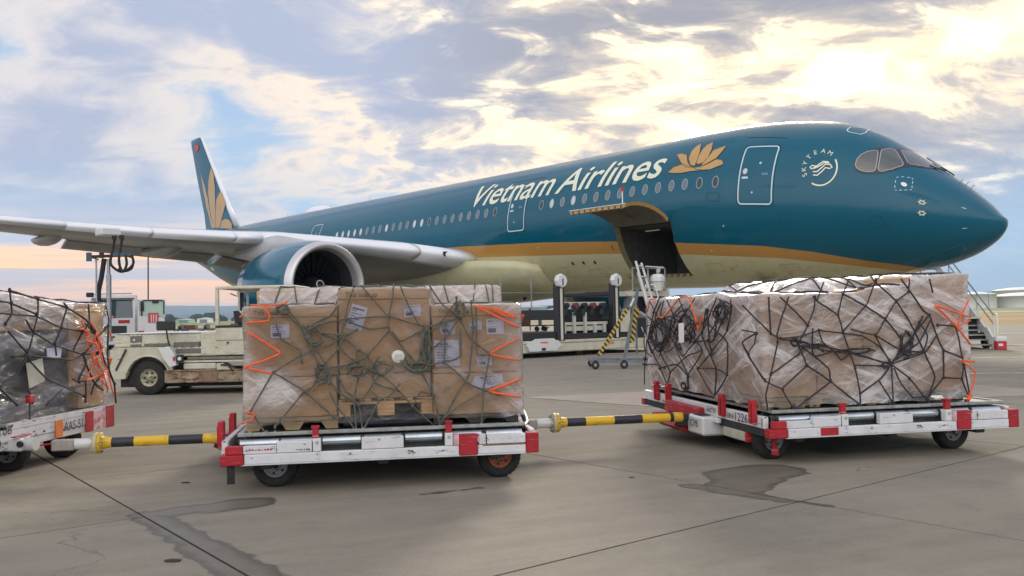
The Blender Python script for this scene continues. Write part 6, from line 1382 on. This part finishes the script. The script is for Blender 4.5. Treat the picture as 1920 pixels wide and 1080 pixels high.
def densL(x, y, z):
    if z > 5: return .95 if y < 2.6 else .55
    n_ = noise.noise(Vector((y * 1.0, 2, z * 3.2 + 1)))
    d = .02 + .30 * n_
    if y < 2.75: d = max(d, .75 * sst(1.36, 1.46, z)); d = max(d, .45 * sst(.2, .0, abs(z - 1.27)))
    d = max(d, .75 * sst(.13, .0, abs((z - .60) - (y - 1.5) * .12)) * (1 - sst(2.5, 2.8, y)))
    d = max(d, .55 * sst(2.66, 2.8, y) * (1 - sst(1.2, 1.35, z)) * sst(.6, .8, z))
    return max(.03, d)
FILML = film_material('stretch_film_left', .0, .62, (0.80, 0.81, 0.90), .14, -.30, .14, .45)
film('L', 1.15, 2.535, .2, 3.43, .50, topL, densL, .026, FILML, 'ribbed whitish film over the dark left load', 13.0)
def PL(u, z, o): return Vector((2.572 + o, u, z))
bb = ropes('L', 'n', ROPES_L, ROPEB, .0095, PL, '', '')
for l_ in top_net(1.3, 2.5, .3, 3.3, topL, 5, 8, 8): bb.tube(l_, .009, ROPEB, 6)
o = put(bb.obj('cargo_net'), 'L'); tag(o, 'dark cargo net over the black sheeted left load', 'cargo net', 'cargo nets tied over the loads')
cords('L', [(CORDS_L, lambda u, z, o: Vector((2.595 + o, u, z)), .0085)], 'tangled orange cord running down the far edge of the left load', [(smooth_path([(2.60, 2.76 + .5 * q / 26 + random.uniform(-.06, .06), 1.45 - .78 * q / 26 + random.uniform(-.05, .05)) for q in range(27)], .02, ten=1.0), .007), (smooth_path([(2.61, 2.85 + .42 * q / 12 + random.uniform(-.08, .08), 1.35 - .7 * q / 12 + random.uniform(-.05, .05)) for q in range(13)], .02, ten=1.0), .007)])
for i, lb in enumerate(LABELS_L):
    b = B(); b.prism([tuple(p) for p in lb], PAPERY if i == 0 else PAPER, 2.556, 2.561, 0); o = put(b.obj('paper_sheet'), 'L'); tag(o, ('large crinkled yellowish sheet stuck on the left load', 'smaller white sheet above the crinkled one on the left load', 'small white slip near the top carton of the left load')[i], 'paper sheet', 'papers stuck on the left load')
b = B(); b.box(2.57, 2.63, 1.86, 1.94, .66, .74, RED, .01); b.beam((2.60, 1.9, .70), (2.60, 1.9, .50), .02, .01, ROPEB); o = put(b.obj('net_hook'), 'L'); tag(o, 'red tensioner hanging on the lower net of the left load', 'net hook')
# ---------------------------------------------------------------- airport vehicles and steps
def wheel(parent, c, r, w, rr, rimm, n=28, axis=(0, 1, 0), side=-1):
    e = empty('wheel', c, 0); e.parent = parent
    b = B(); b.lathe([(-w / 2, rr), (-w / 2, r * .9), (-w * .4, r), (w * .4, r), (w / 2, r * .9), (w / 2, rr)], BLACKR, (0, 0, 0), axis, n); b.obj('tyre', e)
    b = B(); s = side; b.lathe([(s * w * .46, rr), (s * w * .40, rr * .92), (s * w * .25, rr * .8), (s * w * .30, rr * .35), (s * w * .44, rr * .3), (s * w * .46, .001)], rimm, (0, 0, 0), axis, 24)
    d = Vector(axis)
    for k in range(6):
        a = k * pi / 3
        if abs(d.y) > .5: p = Vector((cos(a) * rr * .58, s * w * .30, sin(a) * rr * .58))
        else: p = Vector((s * w * .30, cos(a) * rr * .58, sin(a) * rr * .58))
        b.cyl(p - d * .01, p + d * s * .02, rr * .13, DARKM, 8)
    b.obj('rim', e); return e
def tug():
    T = empty('aircraft_tug', (-7.9, 17.3, 0), 0, 'low cream airport tractor with open cab frame behind the left loads', 'airport tractor')
    X = lambda a: (200 + a / 4.907 - 960) / 96.8 + 7.9
    Z = lambda c: 1.43 - (530 + c / 4.907 - 602) / 96.8
    D = 2.1
    # lower body with an arch cut for the wheel
    wc, wz, ra = X(372), .335, .41
    arch = [(wc + ra * cos(RAD(a)), wz + ra * sin(RAD(a))) for a in range(170, 9, -12)]
    poly = [(X(20), Z(880)), (X(20), Z(610)), (X(180), Z(592)), (X(500), Z(592)), (X(560), Z(680)), (X(600), Z(810)), (wc + ra + .06, .40)] + arch[::-1] + [(wc - ra - .02, .36)]
    poly = poly[:6] + arch[::-1] + [(wc - ra - .04, Z(880))]
    b = B(); b.prism(poly, CREAMV, 0, .10, 1); b.prism(poly, CREAMV, D - .1, D, 1); b.box(X(20), X(560), .10, D - .1, Z(600), Z(594), CREAMV); b.box(X(15), X(30), .0, D, Z(880), Z(610), CREAMV, .01); b.obj('wheel_arch_body', T)
    b = B(); b.box(wc - ra, wc + ra, .12, .9, .2, .8, BLACKP); b.obj('wheel_well', T)
    b = B(); b.tube([(wc + (ra + .015) * cos(RAD(a)), -.01, wz + (ra + .015) * sin(RAD(a))) for a in range(172, 8, -10)], .02, CREAMV, 8); b.obj('fender_lip', T)
    b = B(); b.beam((X(175), -.012, Z(610)), (X(80), -.012, Z(800)), .03, .03, DARKM, (0, 1, 0)); b.obj('stay', T)
    b = B(); b.box(X(40), X(990), .12, D - .1, Z(592) + .002, Z(470), CREAMV, .02); b.box(X(60), X(980), .10, D - .08, Z(470), Z(462), WHITE, .004); b.obj('bonnet', T)
    b = B(); b.box(X(560), X(1000), .06, D - .06, Z(684), Z(594), CREAMV, .015); b.box(X(850), X(1700), .05, D - .06, Z(680), Z(470), CREAMV, .015); b.box(X(990), X(1700), .03, D - .05, Z(545), Z(425), CREAMV, .015); b.obj('side_panel', T)
    dark = mat('intake_grey', (0.16, 0.155, 0.13), .7, 0, .2, 20)
    for a, c, z0, z1 in ((190, 295, 545, 490), (190, 290, 588, 565), (318, 552, 585, 560), (600, 838, 600, 552), (620, 850, 655, 612)):
        b = B(); b.box(X(a), X(c), .045 if z0 > 592 else .10, .14, Z(z0), Z(z1), dark, .006)
        b.obj('intake_grille', T)
        for q in range(3): w = B(); xx = X(a) + (X(c) - X(a)) * (q + .5) / 3; w.box(xx - .03, xx + .03, .035 if z0 > 592 else .09, .06 if z0 > 592 else .11, Z(z1), Z(z1) + .03, CREAMV); w.obj('grille_tab', T)
    b = B(); b.box(X(730), X(1700), .02, D, Z(715), Z(690), mat('channel_olive', (0.20, 0.19, 0.15), .6, .1, .2, 6), .004); b.box(X(560), X(1700), .0, D, Z(740), Z(722), CREAMV, .004); b.obj('side_channel', T)
    b = B(); b.box(X(530), X(1700), -.04, D, Z(925), Z(820), RUSTY, .015); b.box(X(530), X(1230), -.05, .3, Z(818), Z(806), RUSTY, .004); b.box(X(700), X(1000), -.02, .4, Z(804), Z(748), CREAMV, .02); b.box(X(845), X(1020), -.055, -.035, Z(915), Z(822), mat('rust_plate', (0.22, 0.14, 0.09), .8, 0, .3, 8), .004); b.obj('skirt', T)
    b = B(); b.prism([(X(1010), Z(815)), (X(1010), Z(750)), (X(1060), Z(750)), (X(1150), Z(815))], CREAMV, -.04, .3, 1); b.tube(smooth_path([(X(1050), -.05, Z(765)), (X(1120), -.06, Z(770)), (X(1160), -.06, Z(825))], .03), .018, DARKM, 8); b.obj('step_guard', T)
    b = B(); b.box(X(60), X(1700), .3, 1.8, .14, .4, UNDER); b.obj('chassis', T)
    # cab frame
    f = B(); z0, z1 = Z(412), Z(45)
    for x in (X(1005), X(1700)):
        for y in (.06, 1.5): f.box(x - .035, x + .035, y - .03, y + .03, z0, z1 - .06, CREAMV, .01)
    for y in (.06, 1.5): f.box(X(990), X(1715), y - .035, y + .035, z1 - .06, z1, CREAMV, .015)
    for x in (X(1005), X(1700)): f.box(x - .03, x + .03, .1, 1.46, z1 - .05, z1 - .005, CREAMV)
    f.box(X(1005), X(1700), .06, 1.5, z1 - .02, z1 + .006, CREAMV, .008)
    f.obj('cab_frame', T)
    b = B(); b.box(X(1115), X(1145), .75, .8, Z(412), Z(95), DARKM); b.obj('cab_post', T); b = B(); b.box(X(1240), X(1262), .3, .34, Z(412), Z(95), RIMG); b.obj('cab_post', T); b = B(); b.beam((X(1045), .6, Z(105)), (X(1110), .6, Z(132)), .02, .02, DARKM); b.obj('wiper', T)
    b = B(); b.box(X(988), X(1710), .02, D - .05, Z(425), Z(405), BLACKP, .01); b.obj('coaming', T)
    b = B(); b.box(X(1120), X(1230), .5, .95, Z(405), Z(370), BLACKP, .03); b.prism([(X(1085), Z(275)), (X(1130), Z(268)), (X(1225), Z(350)), (X(1232), Z(385)), (X(1105), Z(385))], BLACKP, .5, .95, 1); b.obj('seat', T)
    # mirror on its arm
    b = B(); b.box(X(478), X(652), -.16, -.10, Z(440), Z(355), BLACKP, .03); b.tube(smooth_path([(X(568), -.12, Z(440)), (X(575), -.10, Z(520)), (X(588), -.06, Z(598)), (X(522), .0, Z(650))], .03), .016, BLACKP, 8); b.box(X(560), X(595), -.13, -.09, Z(400), Z(440), DARKM, .01); b.obj('mirror', T)
    b = B(); b.prism([(X(495), Z(600)), (X(590), Z(585)), (X(640), Z(660)), (X(655), Z(760)), (X(600), Z(775)), (X(545), Z(700))], WHITEV, -.14, -.005, 1); b.obj('lamp_housing', T)
    b = B(); b.box(X(655), X(715), -.12, -.06, Z(735), Z(665), BLACKP, .01); b.cyl((X(685), -.135, Z(700)), (X(685), -.12, Z(700)), .035, mat('lamp_lens', (0.75, 0.75, 0.7), .2), 14); b.box(X(628), X(645), -.15, -.13, Z(720), Z(680), RED); b.obj('lamp', T)
    b = B(); b.cyl((X(228), .09, Z(525)), (X(228), .105, Z(525)), .02, mat('lamp_lens', (0.75, 0.75, 0.7), .2), 10); b.cyl((X(1103), .02, Z(565)), (X(1103), .035, Z(565)), .02, DARKM, 10); b.obj('fastener', T)
    wheel(T, (wc, .17, .335), .335, .26, .17, mat('tug_rim_cream', (0.45, 0.42, 0.30), .6, 0, .2, 10, chips=.62), 36); wheel(T, (wc + .05, D - .2, .335), .335, .26, .17, RIMG, side=1)
    for x in (X(1600),): wheel(T, (x, .2, .3), .3, .24, .16, RIMG); wheel(T, (x, D - .2, .3), .3, .24, .16, RIMG, side=1)
tug()
def fuel_truck():
    T = empty('fuel_truck', (-18.75, 38.3, 0), RAD(20), 'white fuelling truck under the wing with black hoses reaching up', 'fuel truck')
    k = 42.95; X = lambda a: (200 + a / 4.907 - 960) / k + 18.9; Z = lambda c: 1.43 - (530 + c / 4.907 - 603.5) / k
    x0, x1 = X(-130), X(245); zt = Z(112)
    b = B(); b.prism([(0, .45), (0, Z(330)), (.28, Z(150)), (.55, zt), (2.1, zt), (2.1, .45)], WHITEV, x0, x1, 0); b.obj('cab', T)
    b = B(); b.add([(x0 + .12, -.012, Z(325)), (x1 - .08, -.012, Z(325)), (x1 - .12, .262, Z(158)), (x0 + .16, .262, Z(158))], [(0, 1, 2, 3)], SCREEN); b.obj('windscreen', T)
    b = B(); b.box(x0 + .05, x1 - .03, .18, .26, Z(150), Z(142), BLACKP); b.obj('sun_visor', T)
    for a, c in ((398, 465), (490, 545)):
        b = B(); b.box(X(-90), X(175 if a < 400 else 160), -.03, .0, Z(c), Z(a), BLACKP, .03); b.obj('grille', T)
    b = B(); b.box(X(105), X(200), -.02, .0, Z(375), Z(345), RED); b.obj('badge', T)
    b = B(); b.box(x0, x1, -.15, .1, .42, .72, WHITEV, .05); b.obj('bumper', T)
    b = B(); b.beam((X(-150), -.1, zt + .02), (X(220), -.1, zt + .05), .05, .03, DARKM); b.box(X(-160), X(-100), -.2, .1, zt - .1, zt + .1, DARKM, .03); b.obj('roof_light_bar', T)
    for s, xx in ((0, x0 - .25), (1, x1 + .12)):
        b = B(); b.box(xx, xx + .16, -.1, .0, Z(420) if s else Z(300), Z(240) if s else Z(180), BLACKP, .03); b.obj('mirror', T)
    # open door facing the camera
    b = B(); xa, xb = X(270), X(520)
    b.prism([(xa, Z(310)), (xb - .1, Z(330)), (xb - .06, Z(400)), (xb - .12, Z(480)), (xa, Z(480))], WHITEV, -.3, -.22, 1)
    b.box(xa, xa + .07, -.3, -.22, Z(310), Z(165), WHITEV, .01); b.box(X(490), X(508), -.3, -.22, Z(325), Z(165), WHITEV, .01); b.box(xa, X(508), -.3, -.22, Z(175), Z(160), WHITEV, .01); d = b.obj('open_door', T)
    g = B(); g.box(xa + .07, X(490), -.27, -.255, Z(315), Z(175), mat('pale_green_glass', (0.46, 0.60, 0.48), .1, 0, coat=1.0)); g.obj('door_window', d)
    g = B(); g.tube([(X(305), -.31, Z(312)), (X(305), -.31, Z(185)), (X(320), -.31, Z(168)), (X(480), -.31, Z(168)), (X(495), -.31, Z(182)), (X(495), -.31, Z(300))], .028, BLACKP, 6); g.box(X(395), X(450), -.34, -.30, Z(195), Z(168), BLACKP, .01); g.box(X(295), X(325), -.33, -.3, Z(265), Z(185), BLACKP); g.obj('window_seal', d)
    g = B(); g.box(X(360), X(448), -.318, -.302, Z(375), Z(285), mat('sticker_red', (0.55, 0.05, 0.04), .5, 0, .2, 12)); 
    for a in (382, 402, 425): g.box(X(a), X(a + 8), -.324, -.319, Z(370), Z(300), WHITEV)
    g.obj('sticker', d); g = B(); g.box(X(275), X(325), -.31, -.301, Z(460), Z(447), RED); g.obj('sticker', d)
    b = B(); b.box(x0 + .1, x1 - .1, 2.4, 9.5, 1.0, 2.3, WHITEV, .25); b.obj('tank', T)
    b = B(); b.box(x0 + .2, x1 - .2, .3, 9.5, .5, .9, UNDER); b.obj('chassis', T)
    for y in (1.2, 6.5, 7.8):
        for x, s in ((x0 + .2, -1), (x1 - .2, 1)): wheel(T, (x, y, .5), .5, .3, .28, RIMG, axis=(1, 0, 0), side=s)
    # boom, hoses and uprights up to the wing
    b = B(); W = lambda px: (px - 960) / 44.07 + 18.9; V = lambda py: 1.43 - (py - 603.5) / 44.07
    b.beam((W(152), -1, V(482)), (W(231), -1, V(478)), .12, .12, DARKM); b.box(W(151), W(160), -1.1, -.9, V(490), V(474), mat('boom_blue', (0.04, 0.10, 0.15), .5)); b.box(W(173), W(181), -1.1, -.9, V(484), V(474), DARKM); b.box(W(196), W(230), -1.08, -.92, V(481), V(475), mat('boom_blue', (0.04, 0.10, 0.15), .5)); b.beam((W(160), -1, V(483)), (W(172), -1, V(487)), .06, .06, DARKM); b.obj('boom', T)
    b = B(); b.cyl((W(168), -1, V(620)), (W(167.5), -1, V(486)), .04, STEEL, 8); b.cyl((W(189), -1, V(560)), (W(188.5), -1, V(486)), .07, STEEL, 8); b.cyl((W(189), -1, V(640)), (W(189), -1, V(515)), .10, STEEL, 8); b.obj('boom_upright', T)
    b = B(); b.tube(smooth_path([(W(171), -.9, V(570)), (W(171), -.9, V(545)), (W(176), -.9, V(520)), (W(181), -.9, V(485))], .2), .10, BLACKR, 8); b.obj('riser_hose', T)
    for a, c, d_, e_ in ((200, 444, 193, 231), (213, 444, 207, 220)):
        b = B(); pts = [(W(a), -1, V(c)), (W(a - 3), -1, V(465)), (W(d_), -1.05, V(482)), (W(d_ + 1), -1.1, V(498)), (W((d_ + e_) / 2), -1.1, V(510)), (W(e_), -1.1, V(496)), (W(e_ - 2), -1.05, V(478))]
        b.tube(smooth_path(pts, .08, ten=1.0), .055, BLACKR, 8); b.cyl((W(a) - .02, -1, V(449)), (W(a) - .02, -1, V(441)), .11, DARKM, 10); b.obj('hose', T)
    b = B(); b.tube(smooth_path([(W(222), -1, V(480)), (W(231), -1.1, V(485)), (W(229), -1.1, V(503)), (W(216), -1.1, V(509)), (W(206), -1.1, V(503))], .08, ten=1.0), .05, BLACKR, 8); b.obj('hose', T)
    b = B(); b.cyl((W(254), .4, V(640)), (W(255), .4, V(476)), .03, DARKM, 6); b.obj('aerial', T)
fuel_truck()
def refuel_panel():
    # hinged white panel hanging under the wing above the hoses (part of the aircraft)
    b = B(); c = PLANE.matrix_world.inverted() @ Vector(((183 + 222) / 2 / 44.07 - 960 / 44.07, 38.0, 5.25))
    b.box(c.x - .42, c.x + .42, c.y - .4, c.y + .4, c.z - .16, c.z + .16, mat('panel_pale', (0.66, 0.68, 0.66), .4), .05); b.obj('fuel_panel', PLANE)
refuel_panel()
def loader():
    T = empty('container_loader', (1.6, 29.5, 0), RAD(38), 'cream container loader with black posts below the open cargo door', 'container loader')
    DK = BLACKP
    b = B(); b.box(-6.5, 3.2, .0, 3.2, .16, .46, CREAMV, .03); b.box(-6.5, 3.2, -.02, .1, .46, .55, CREAMV, .01); b.obj('chassis', T)
    b = B(); b.box(-6.5, -.1, .05, 3.1, .56, .82, DK, .02); b.box(-.1, 2.9, .08, 3.1, .56, .74, DK, .02); b.obj('conveyor_bed', T)
    b = B(); b.prism([(-1.55, .42), (-1.15, .62), (-.45, .62), (-.1, .42), (-.3, .22), (-1.45, .22)], WHITEV, -.12, -.025, 1); b.box(-.95, -.8, -.14, -.12, .24, .32, DARKM); b.obj('guard_box', T)
    b = B(); b.box(-1.0, -.68, -.128, -.122, .47, .52, ORANGEP); b.obj('orange_label', T)
    b = B(); b.box(2.0, 2.4, -.03, -.022, .36, .41, ORANGEP); b.obj('orange_label', T)
    b = B(); b.box(-3.2, -2.7, -.03, -.022, .28, .40, RED); b.obj('reflector', T)
    for x, zt in ((0, 2.40), (2.55, 2.44)):
        for y in (0.1,):
            b = B(); b.box(x - .16, x + .16, y - .12, y + .12, .5, zt, DK, .02); b.box(x - .05, x + .05, y - .15, y - .122, .55, zt - .15, mat('ram_ivory', (0.62, 0.58, 0.50), .4), .01); p = b.obj('mast', T)
            c = B(); c.lathe([(-.10, .001), (-.10, .20), (-.06, .235), (.06, .235), (.10, .20), (.10, .001)], WHITEV, (x, y - .12, zt + .10), (0, 1, 0), 8, False); c.box(x - .015, x + .02, y - .24, y - .222, zt - .05, zt + .17, DARKM); c.obj('mast_cap', p)
    # lifting frame between the masts
    b = B()
    b.box(.2, 2.35, .3, .42, 1.66, 1.80, CREAMV, .02); b.box(.2, 2.4, .28, .36, 1.02, 1.12, CREAMV, .01); b.box(.3, 2.3, .30, .36, .82, .98, CREAMV, .01)
    for x in (.35, .8, 1.3, 1.75, 2.2): b.box(x - .05, x + .05, .2, .3, .74, 1.45 if x in (.8, 1.3) else 1.05, mat('strut_grey', (0.50, 0.52, 0.50), .5), .01)
    b.obj('lift_frame', T)
    b = B(); b.box(.25, 2.35, .5, 3.0, 1.20, 1.55, DK); b.box(.3, 2.3, .44, .5, .74, .82, UNDER); b.obj('scissor_bay', T)
    for x in (.42, .85, 1.25, 1.65, 2.1): b = B(); b.cyl((x, .14, 1.68), (x, .28, 1.68), .10, DK if x not in (.85, 1.65) else mat('roller_maroon', (0.16, 0.04, 0.05), .6), 12); b.beam((x, .2, 1.62), (x - .08, .2, 1.35), .10, .08, DK); b.obj('guide_roller', T)
    b = B(); b.prism([(2.75, .74), (2.75, 1.25), (3.0, 1.25), (3.1, 1.55), (3.25, 1.5), (3.2, .74)], CREAMV, .0, .25, 1); b.obj('side_bracket', T)
    # front platform close to the door sill
    b = B(); b.box(2.75, 5.4, .2, 3.1, 2.02, 2.16, DK, .02); b.box(2.75, 5.4, .12, .2, 1.98, 2.16, CREAMV, .01)
    for x in (3.2, 5.0): b.beam((x, .3, .5), (x + .2, .3, 2.0), .14, .14, GREYST); b.beam((x + .5, .3, .5), (x - .5, .3, 2.0), .10, .10, GREYST)
    b.box(2.7, 4.5, .1, 3.1, .5, 1.2, DK, .02); b.box(3.2, 5.2, 0, 3.1, .16, .5, CREAMV, .02); b.obj('front_platform', T)
    b = B()
    for x in (3.6, 4.4, 5.3): b.beam((x, .2, 2.15), (x, .2, 3.0), .04, .04, STEEL)
    b.beam((3.6, .2, 3.0), (5.3, .2, 3.0), .04, .04, STEEL); b.beam((3.6, .2, 2.6), (5.3, .2, 2.6), .03, .03, STEEL); b.beam((5.0, .2, 2.3), (4.85, .2, 3.05), .05, .05, CREAMV); b.beam((4.85, .2, 3.05), (5.3, .2, 2.2), .04, .04, CREAMV); b.obj('handrail', T)
    b = B()
    for x in (-.2, 1.2, 2.5): b.beam((x, 3.0, 1.6), (x, 3.0, 2.75), .03, .03, STEEL)
    b.beam((-.2, 3.0, 2.75), (2.5, 3.0, 2.75), .03, .03, STEEL); b.beam((-.2, 3.0, 2.2), (2.5, 3.0, 2.2), .025, .025, STEEL); b.obj('handrail', T)
    b = B(); b.lathe([(2.17, .16), (2.5, .23), (2.52, .27), (2.66, .27), (2.78, .18), (2.79, .001)], WHITEV, (4.75, .05, 0), (0, 0, 1), 10, False); b.obj('control_pod', T)
    b = B(); b.beam((4.1, .0, 3.05), (5.0, .0, 3.03), .08, .04, WHITEV); b.beam((4.75, .0, 3.0), (4.75, .0, 2.86), .08, .08, WHITEV); b.obj('pod_rail', T)
    for x in (-5.6, -3.5, 1.0): wheel(T, (x, .3, .24), .24, .2, .13, RIMG)
loader()
def steps():
    T = empty('maintenance_steps', (1.95, 22.6, 0), 0, 'wheeled steps with yellow and black legs and a white ladder', 'steps')
    k = 74.1; X = lambda px: (px - 960) / k - 1.95; Z = lambda py: 1.43 - (py - 584.5) / k
    q = lambda a, c: (X(1040 + a / 5.4), Z(500 + c / 5.4))
    def bm_(a, c, w, m, y0=0, y1=0): b.beam((q(*a)[0], y0, q(*a)[1]), (q(*c)[0], y1, q(*c)[1]), w, w, m)
    b = B(); 
    for y in (0, 1.1): bm_((365, 950), (1000, 968), .07, GREYST, y, y)
    for x in (375, 690, 990): b.beam((q(x, 955)[0], 0, q(x, 955)[1]), (q(x, 955)[0], 1.1, q(x, 955)[1]), .06, .06, GREYST)
    bm_((690, 940), (850, 210), .07, GREYST, 0, .1); bm_((850, 420), (850, 900), .05, GREYST, .6, .6); bm_((940, 960), (930, 420), .07, GREYST, 0, 0); bm_((870, 610), (990, 900), .03, STEEL, 0, 0); bm_((400, 940), (430, 890), .07, GREYST)
    b.obj('base_frame', T)
    for a, c, y in (((430, 890), (745, 410), 0), ((770, 770), (820, 405), 0), ((800, 650), (905, 430), .9)):
        b = B(); bm_(a, c, .085, HAZZ, y, y + .05); b.obj('striped_leg', T)
    b = B(); bm_((760, 400), (800, 320), .05, WHITEV); bm_((950, 640), (965, 600), .08, HAZZ); b.obj('latch', T)
    # ladder
    b = B(); r0, r1 = (822, -55), (1015, 760); l0, l1 = (905, -45), (1060, 560)
    bm_(r0, r1, .045, WHITEV, -.1, -.35); bm_((838, 60), (1022, 800), .04, STEEL, -.06, -.3); bm_(l0, l1, .045, WHITEV, .35, .15); b.obj('ladder_rail', T)
    for i in range(8):
        t = i / 7.4; z = -10 + i * 110
        a = (r0[0] + (r1[0] - r0[0]) * (z - r0[1]) / (r1[1] - r0[1]), z); c = (l0[0] + (l1[0] - l0[0]) * (z - l0[1]) / (l1[1] - l0[1]), z)
        if i < 6: w = B(); p0, p1 = q(*a), q(*c); w.beam((p0[0], -.12, p0[1]), (p1[0], .3, p1[1]), .05, .03, WHITEV); w.obj('rung', T)
    b = B(); pts = [q(985, 180), q(1025, 190), q(1045, 250), q(1060, 330), q(1060, 480)]; b.tube(smooth_path([(x, .2, z) for x, z in pts], .05), .02, WHITEV, 8); pts = [q(930, 180), q(925, 260), q(985, 490), q(1010, 500), q(1012, 700)]; b.tube(smooth_path([(x, .1, z) for x, z in pts], .05), .018, WHITEV, 8); b.obj('handrail', T)
    for x, y in ((395, -.02), (685, -.02), (965, -.02), (395, 1.1), (965, 1.1)):
        xx = q(x, 0)[0]; w = B(); w.lathe([(-.035, .05), (-.035, .085), (-.02, .10), (.02, .10), (.035, .085), (.035, .05)], BLACKR, (xx, y, .10), (0, 1, 0), 20); w.lathe([(-.03, .001), (-.03, .05), (.03, .05), (.03, .001)], RIMG, (xx, y, .10), (0, 1, 0), 14); w.box(xx - .05, xx + .05, y - .03, y + .03, .19, .22, DARKM); w.obj('caster', T)
steps()
def stairs():
    T = empty('passenger_stairs', (14.15, 28.9, 0), RAD(-10), 'white mobile passenger stairs half hidden behind the right load', 'passenger stairs')
    S = .47; Lh = 6.4; W = 1.3; z0 = .06
    for x in (0, W):
        b = B(); b.prism([(0, z0 - .10), (0, z0 + .28), (Lh, z0 + .28 + S * Lh), (Lh, z0 - .12 + S * Lh)], WHITEV, x - .03, x + .03, 0); b.prism([(.7, .42), (.2, .42), (.0, .32), (.7, .78)], WHITEV, x - .028, x + .028, 0); b.obj('side_panel', T)
        b = B(); 
        for y in (.02, 1.5, 3.0, 4.5, 6.0): b.cyl((x, y, z0 + .28 + S * y), (x, y, z0 + 1.05 + S * y), .024, WHITEV, 8)
        b.cyl((x, .0, z0 + 1.05), (x, Lh, z0 + 1.05 + S * Lh), .026, RIMG, 8); b.cyl((x, 0, z0 + .75), (x, Lh, z0 + .75 + S * Lh), .022, RIMG, 8)
        b.tube(smooth_path([(x, 0, z0 + 1.05), (x, -.28, z0 + 1.1), (x, -.32, z0 + .6), (x, -.30, z0 + .3)], .05), .024, CREAMTXT, 8); b.obj('handrail', T)
    for i in range(20): b = B(); y = .1 + i * .32; b.box(.03, W - .03, y, y + .30, z0 + S * y + .02, z0 + S * y + .06, ALU); b.obj('step', T)
    b = B(); b.box(-.1, W + .1, .9, 5.6, .30, .52, BLACKP, .02); b.box(0, W, 1.5, 5.4, .52, .95, UNDER); b.box(-.02, W + .02, 1.2, 5.6, .98, 1.04, CREAMV); b.obj('chassis', T)
    for y in (.95, 4.9):
        for x, s in ((-.05, -1), (W + .05, 1)): wheel(T, (x, y, .27), .27, .18, .15, RIMG, axis=(1, 0, 0), side=s)
    b = B(); b.prism([(-.2, .0), (-.2, .02), (.1, .02), (.1, 0)], UNDER, .1, .5, 0); b.obj('footing', T); b = B(); b.box(W - .05, W + .25, -.35, -.05, .0, .26, mat('block_red', (0.50, 0.02, 0.03), .5, 0, .15, 10), .02); b.box(W - .07, W + .27, -.37, -.03, .262, .42, WHITEV, .03); b.box(W + .0, W + .13, -.36, -.352, .12, .2, WHITEV); b.obj('ballast_block', T)
stairs()
# small debris on the concrete
random.seed(44)
tw = mat('debris_brown', (0.07, 0.04, 0.03), .9)
for i, (x, y, s, lb) in enumerate(((-2.9, 7.9, .05, 'small reddish scrap lying left of the damp patch'), (-2.05, 5.35, .06, 'thin dark twig on the concrete at lower left'), (1.0, 7.75, .03, 'dark pebble on the joint between the two dollies'), (-6.3, 12.9, .08, 'flat pale scrap behind the tow bar'), (5.9, 9.9, .02, 'tiny dark pebble right of the right dolly wheel'))):
    b = B(); b.add([(cos(a) * s * random.uniform(.6, 1.2), sin(a) * s * .35, h) for h in (0, s * .2) for a in (0, 1, 2, 3.1, 4, 5.2)], [(j, (j + 1) % 6, 6 + (j + 1) % 6, 6 + j) for j in range(6)] + [tuple(range(6, 12))], tw)
    o = b.obj('debris', loc=(x, y, 0.001)); tag(o, lb, 'debris')
# thin evening haze
def haze():
    b = B(); b.box(-9500, 9500, -9500, 9500, -1.5, 330, None); me = bpy.data.meshes.new('haze'); me.from_pydata(b.v, [], b.f)
    M = bpy.data.materials.new('haze'); M.use_nodes = True; n = M.node_tree.nodes; n.remove(n['Principled BSDF']); v = n.new('ShaderNodeVolumePrincipled'); v.inputs['Color'].default_value = (0.55, 0.76, 1.0, 1); v.inputs['Density'].default_value = HAZE_D
    M.node_tree.links.new(v.outputs[0], n['Material Output'].inputs['Volume']); me.materials.append(M); o = link('haze', me); o['kind'] = 'stuff'
HAZE_D = 1.4e-4
USE_HAZE = True
if USE_HAZE: haze()
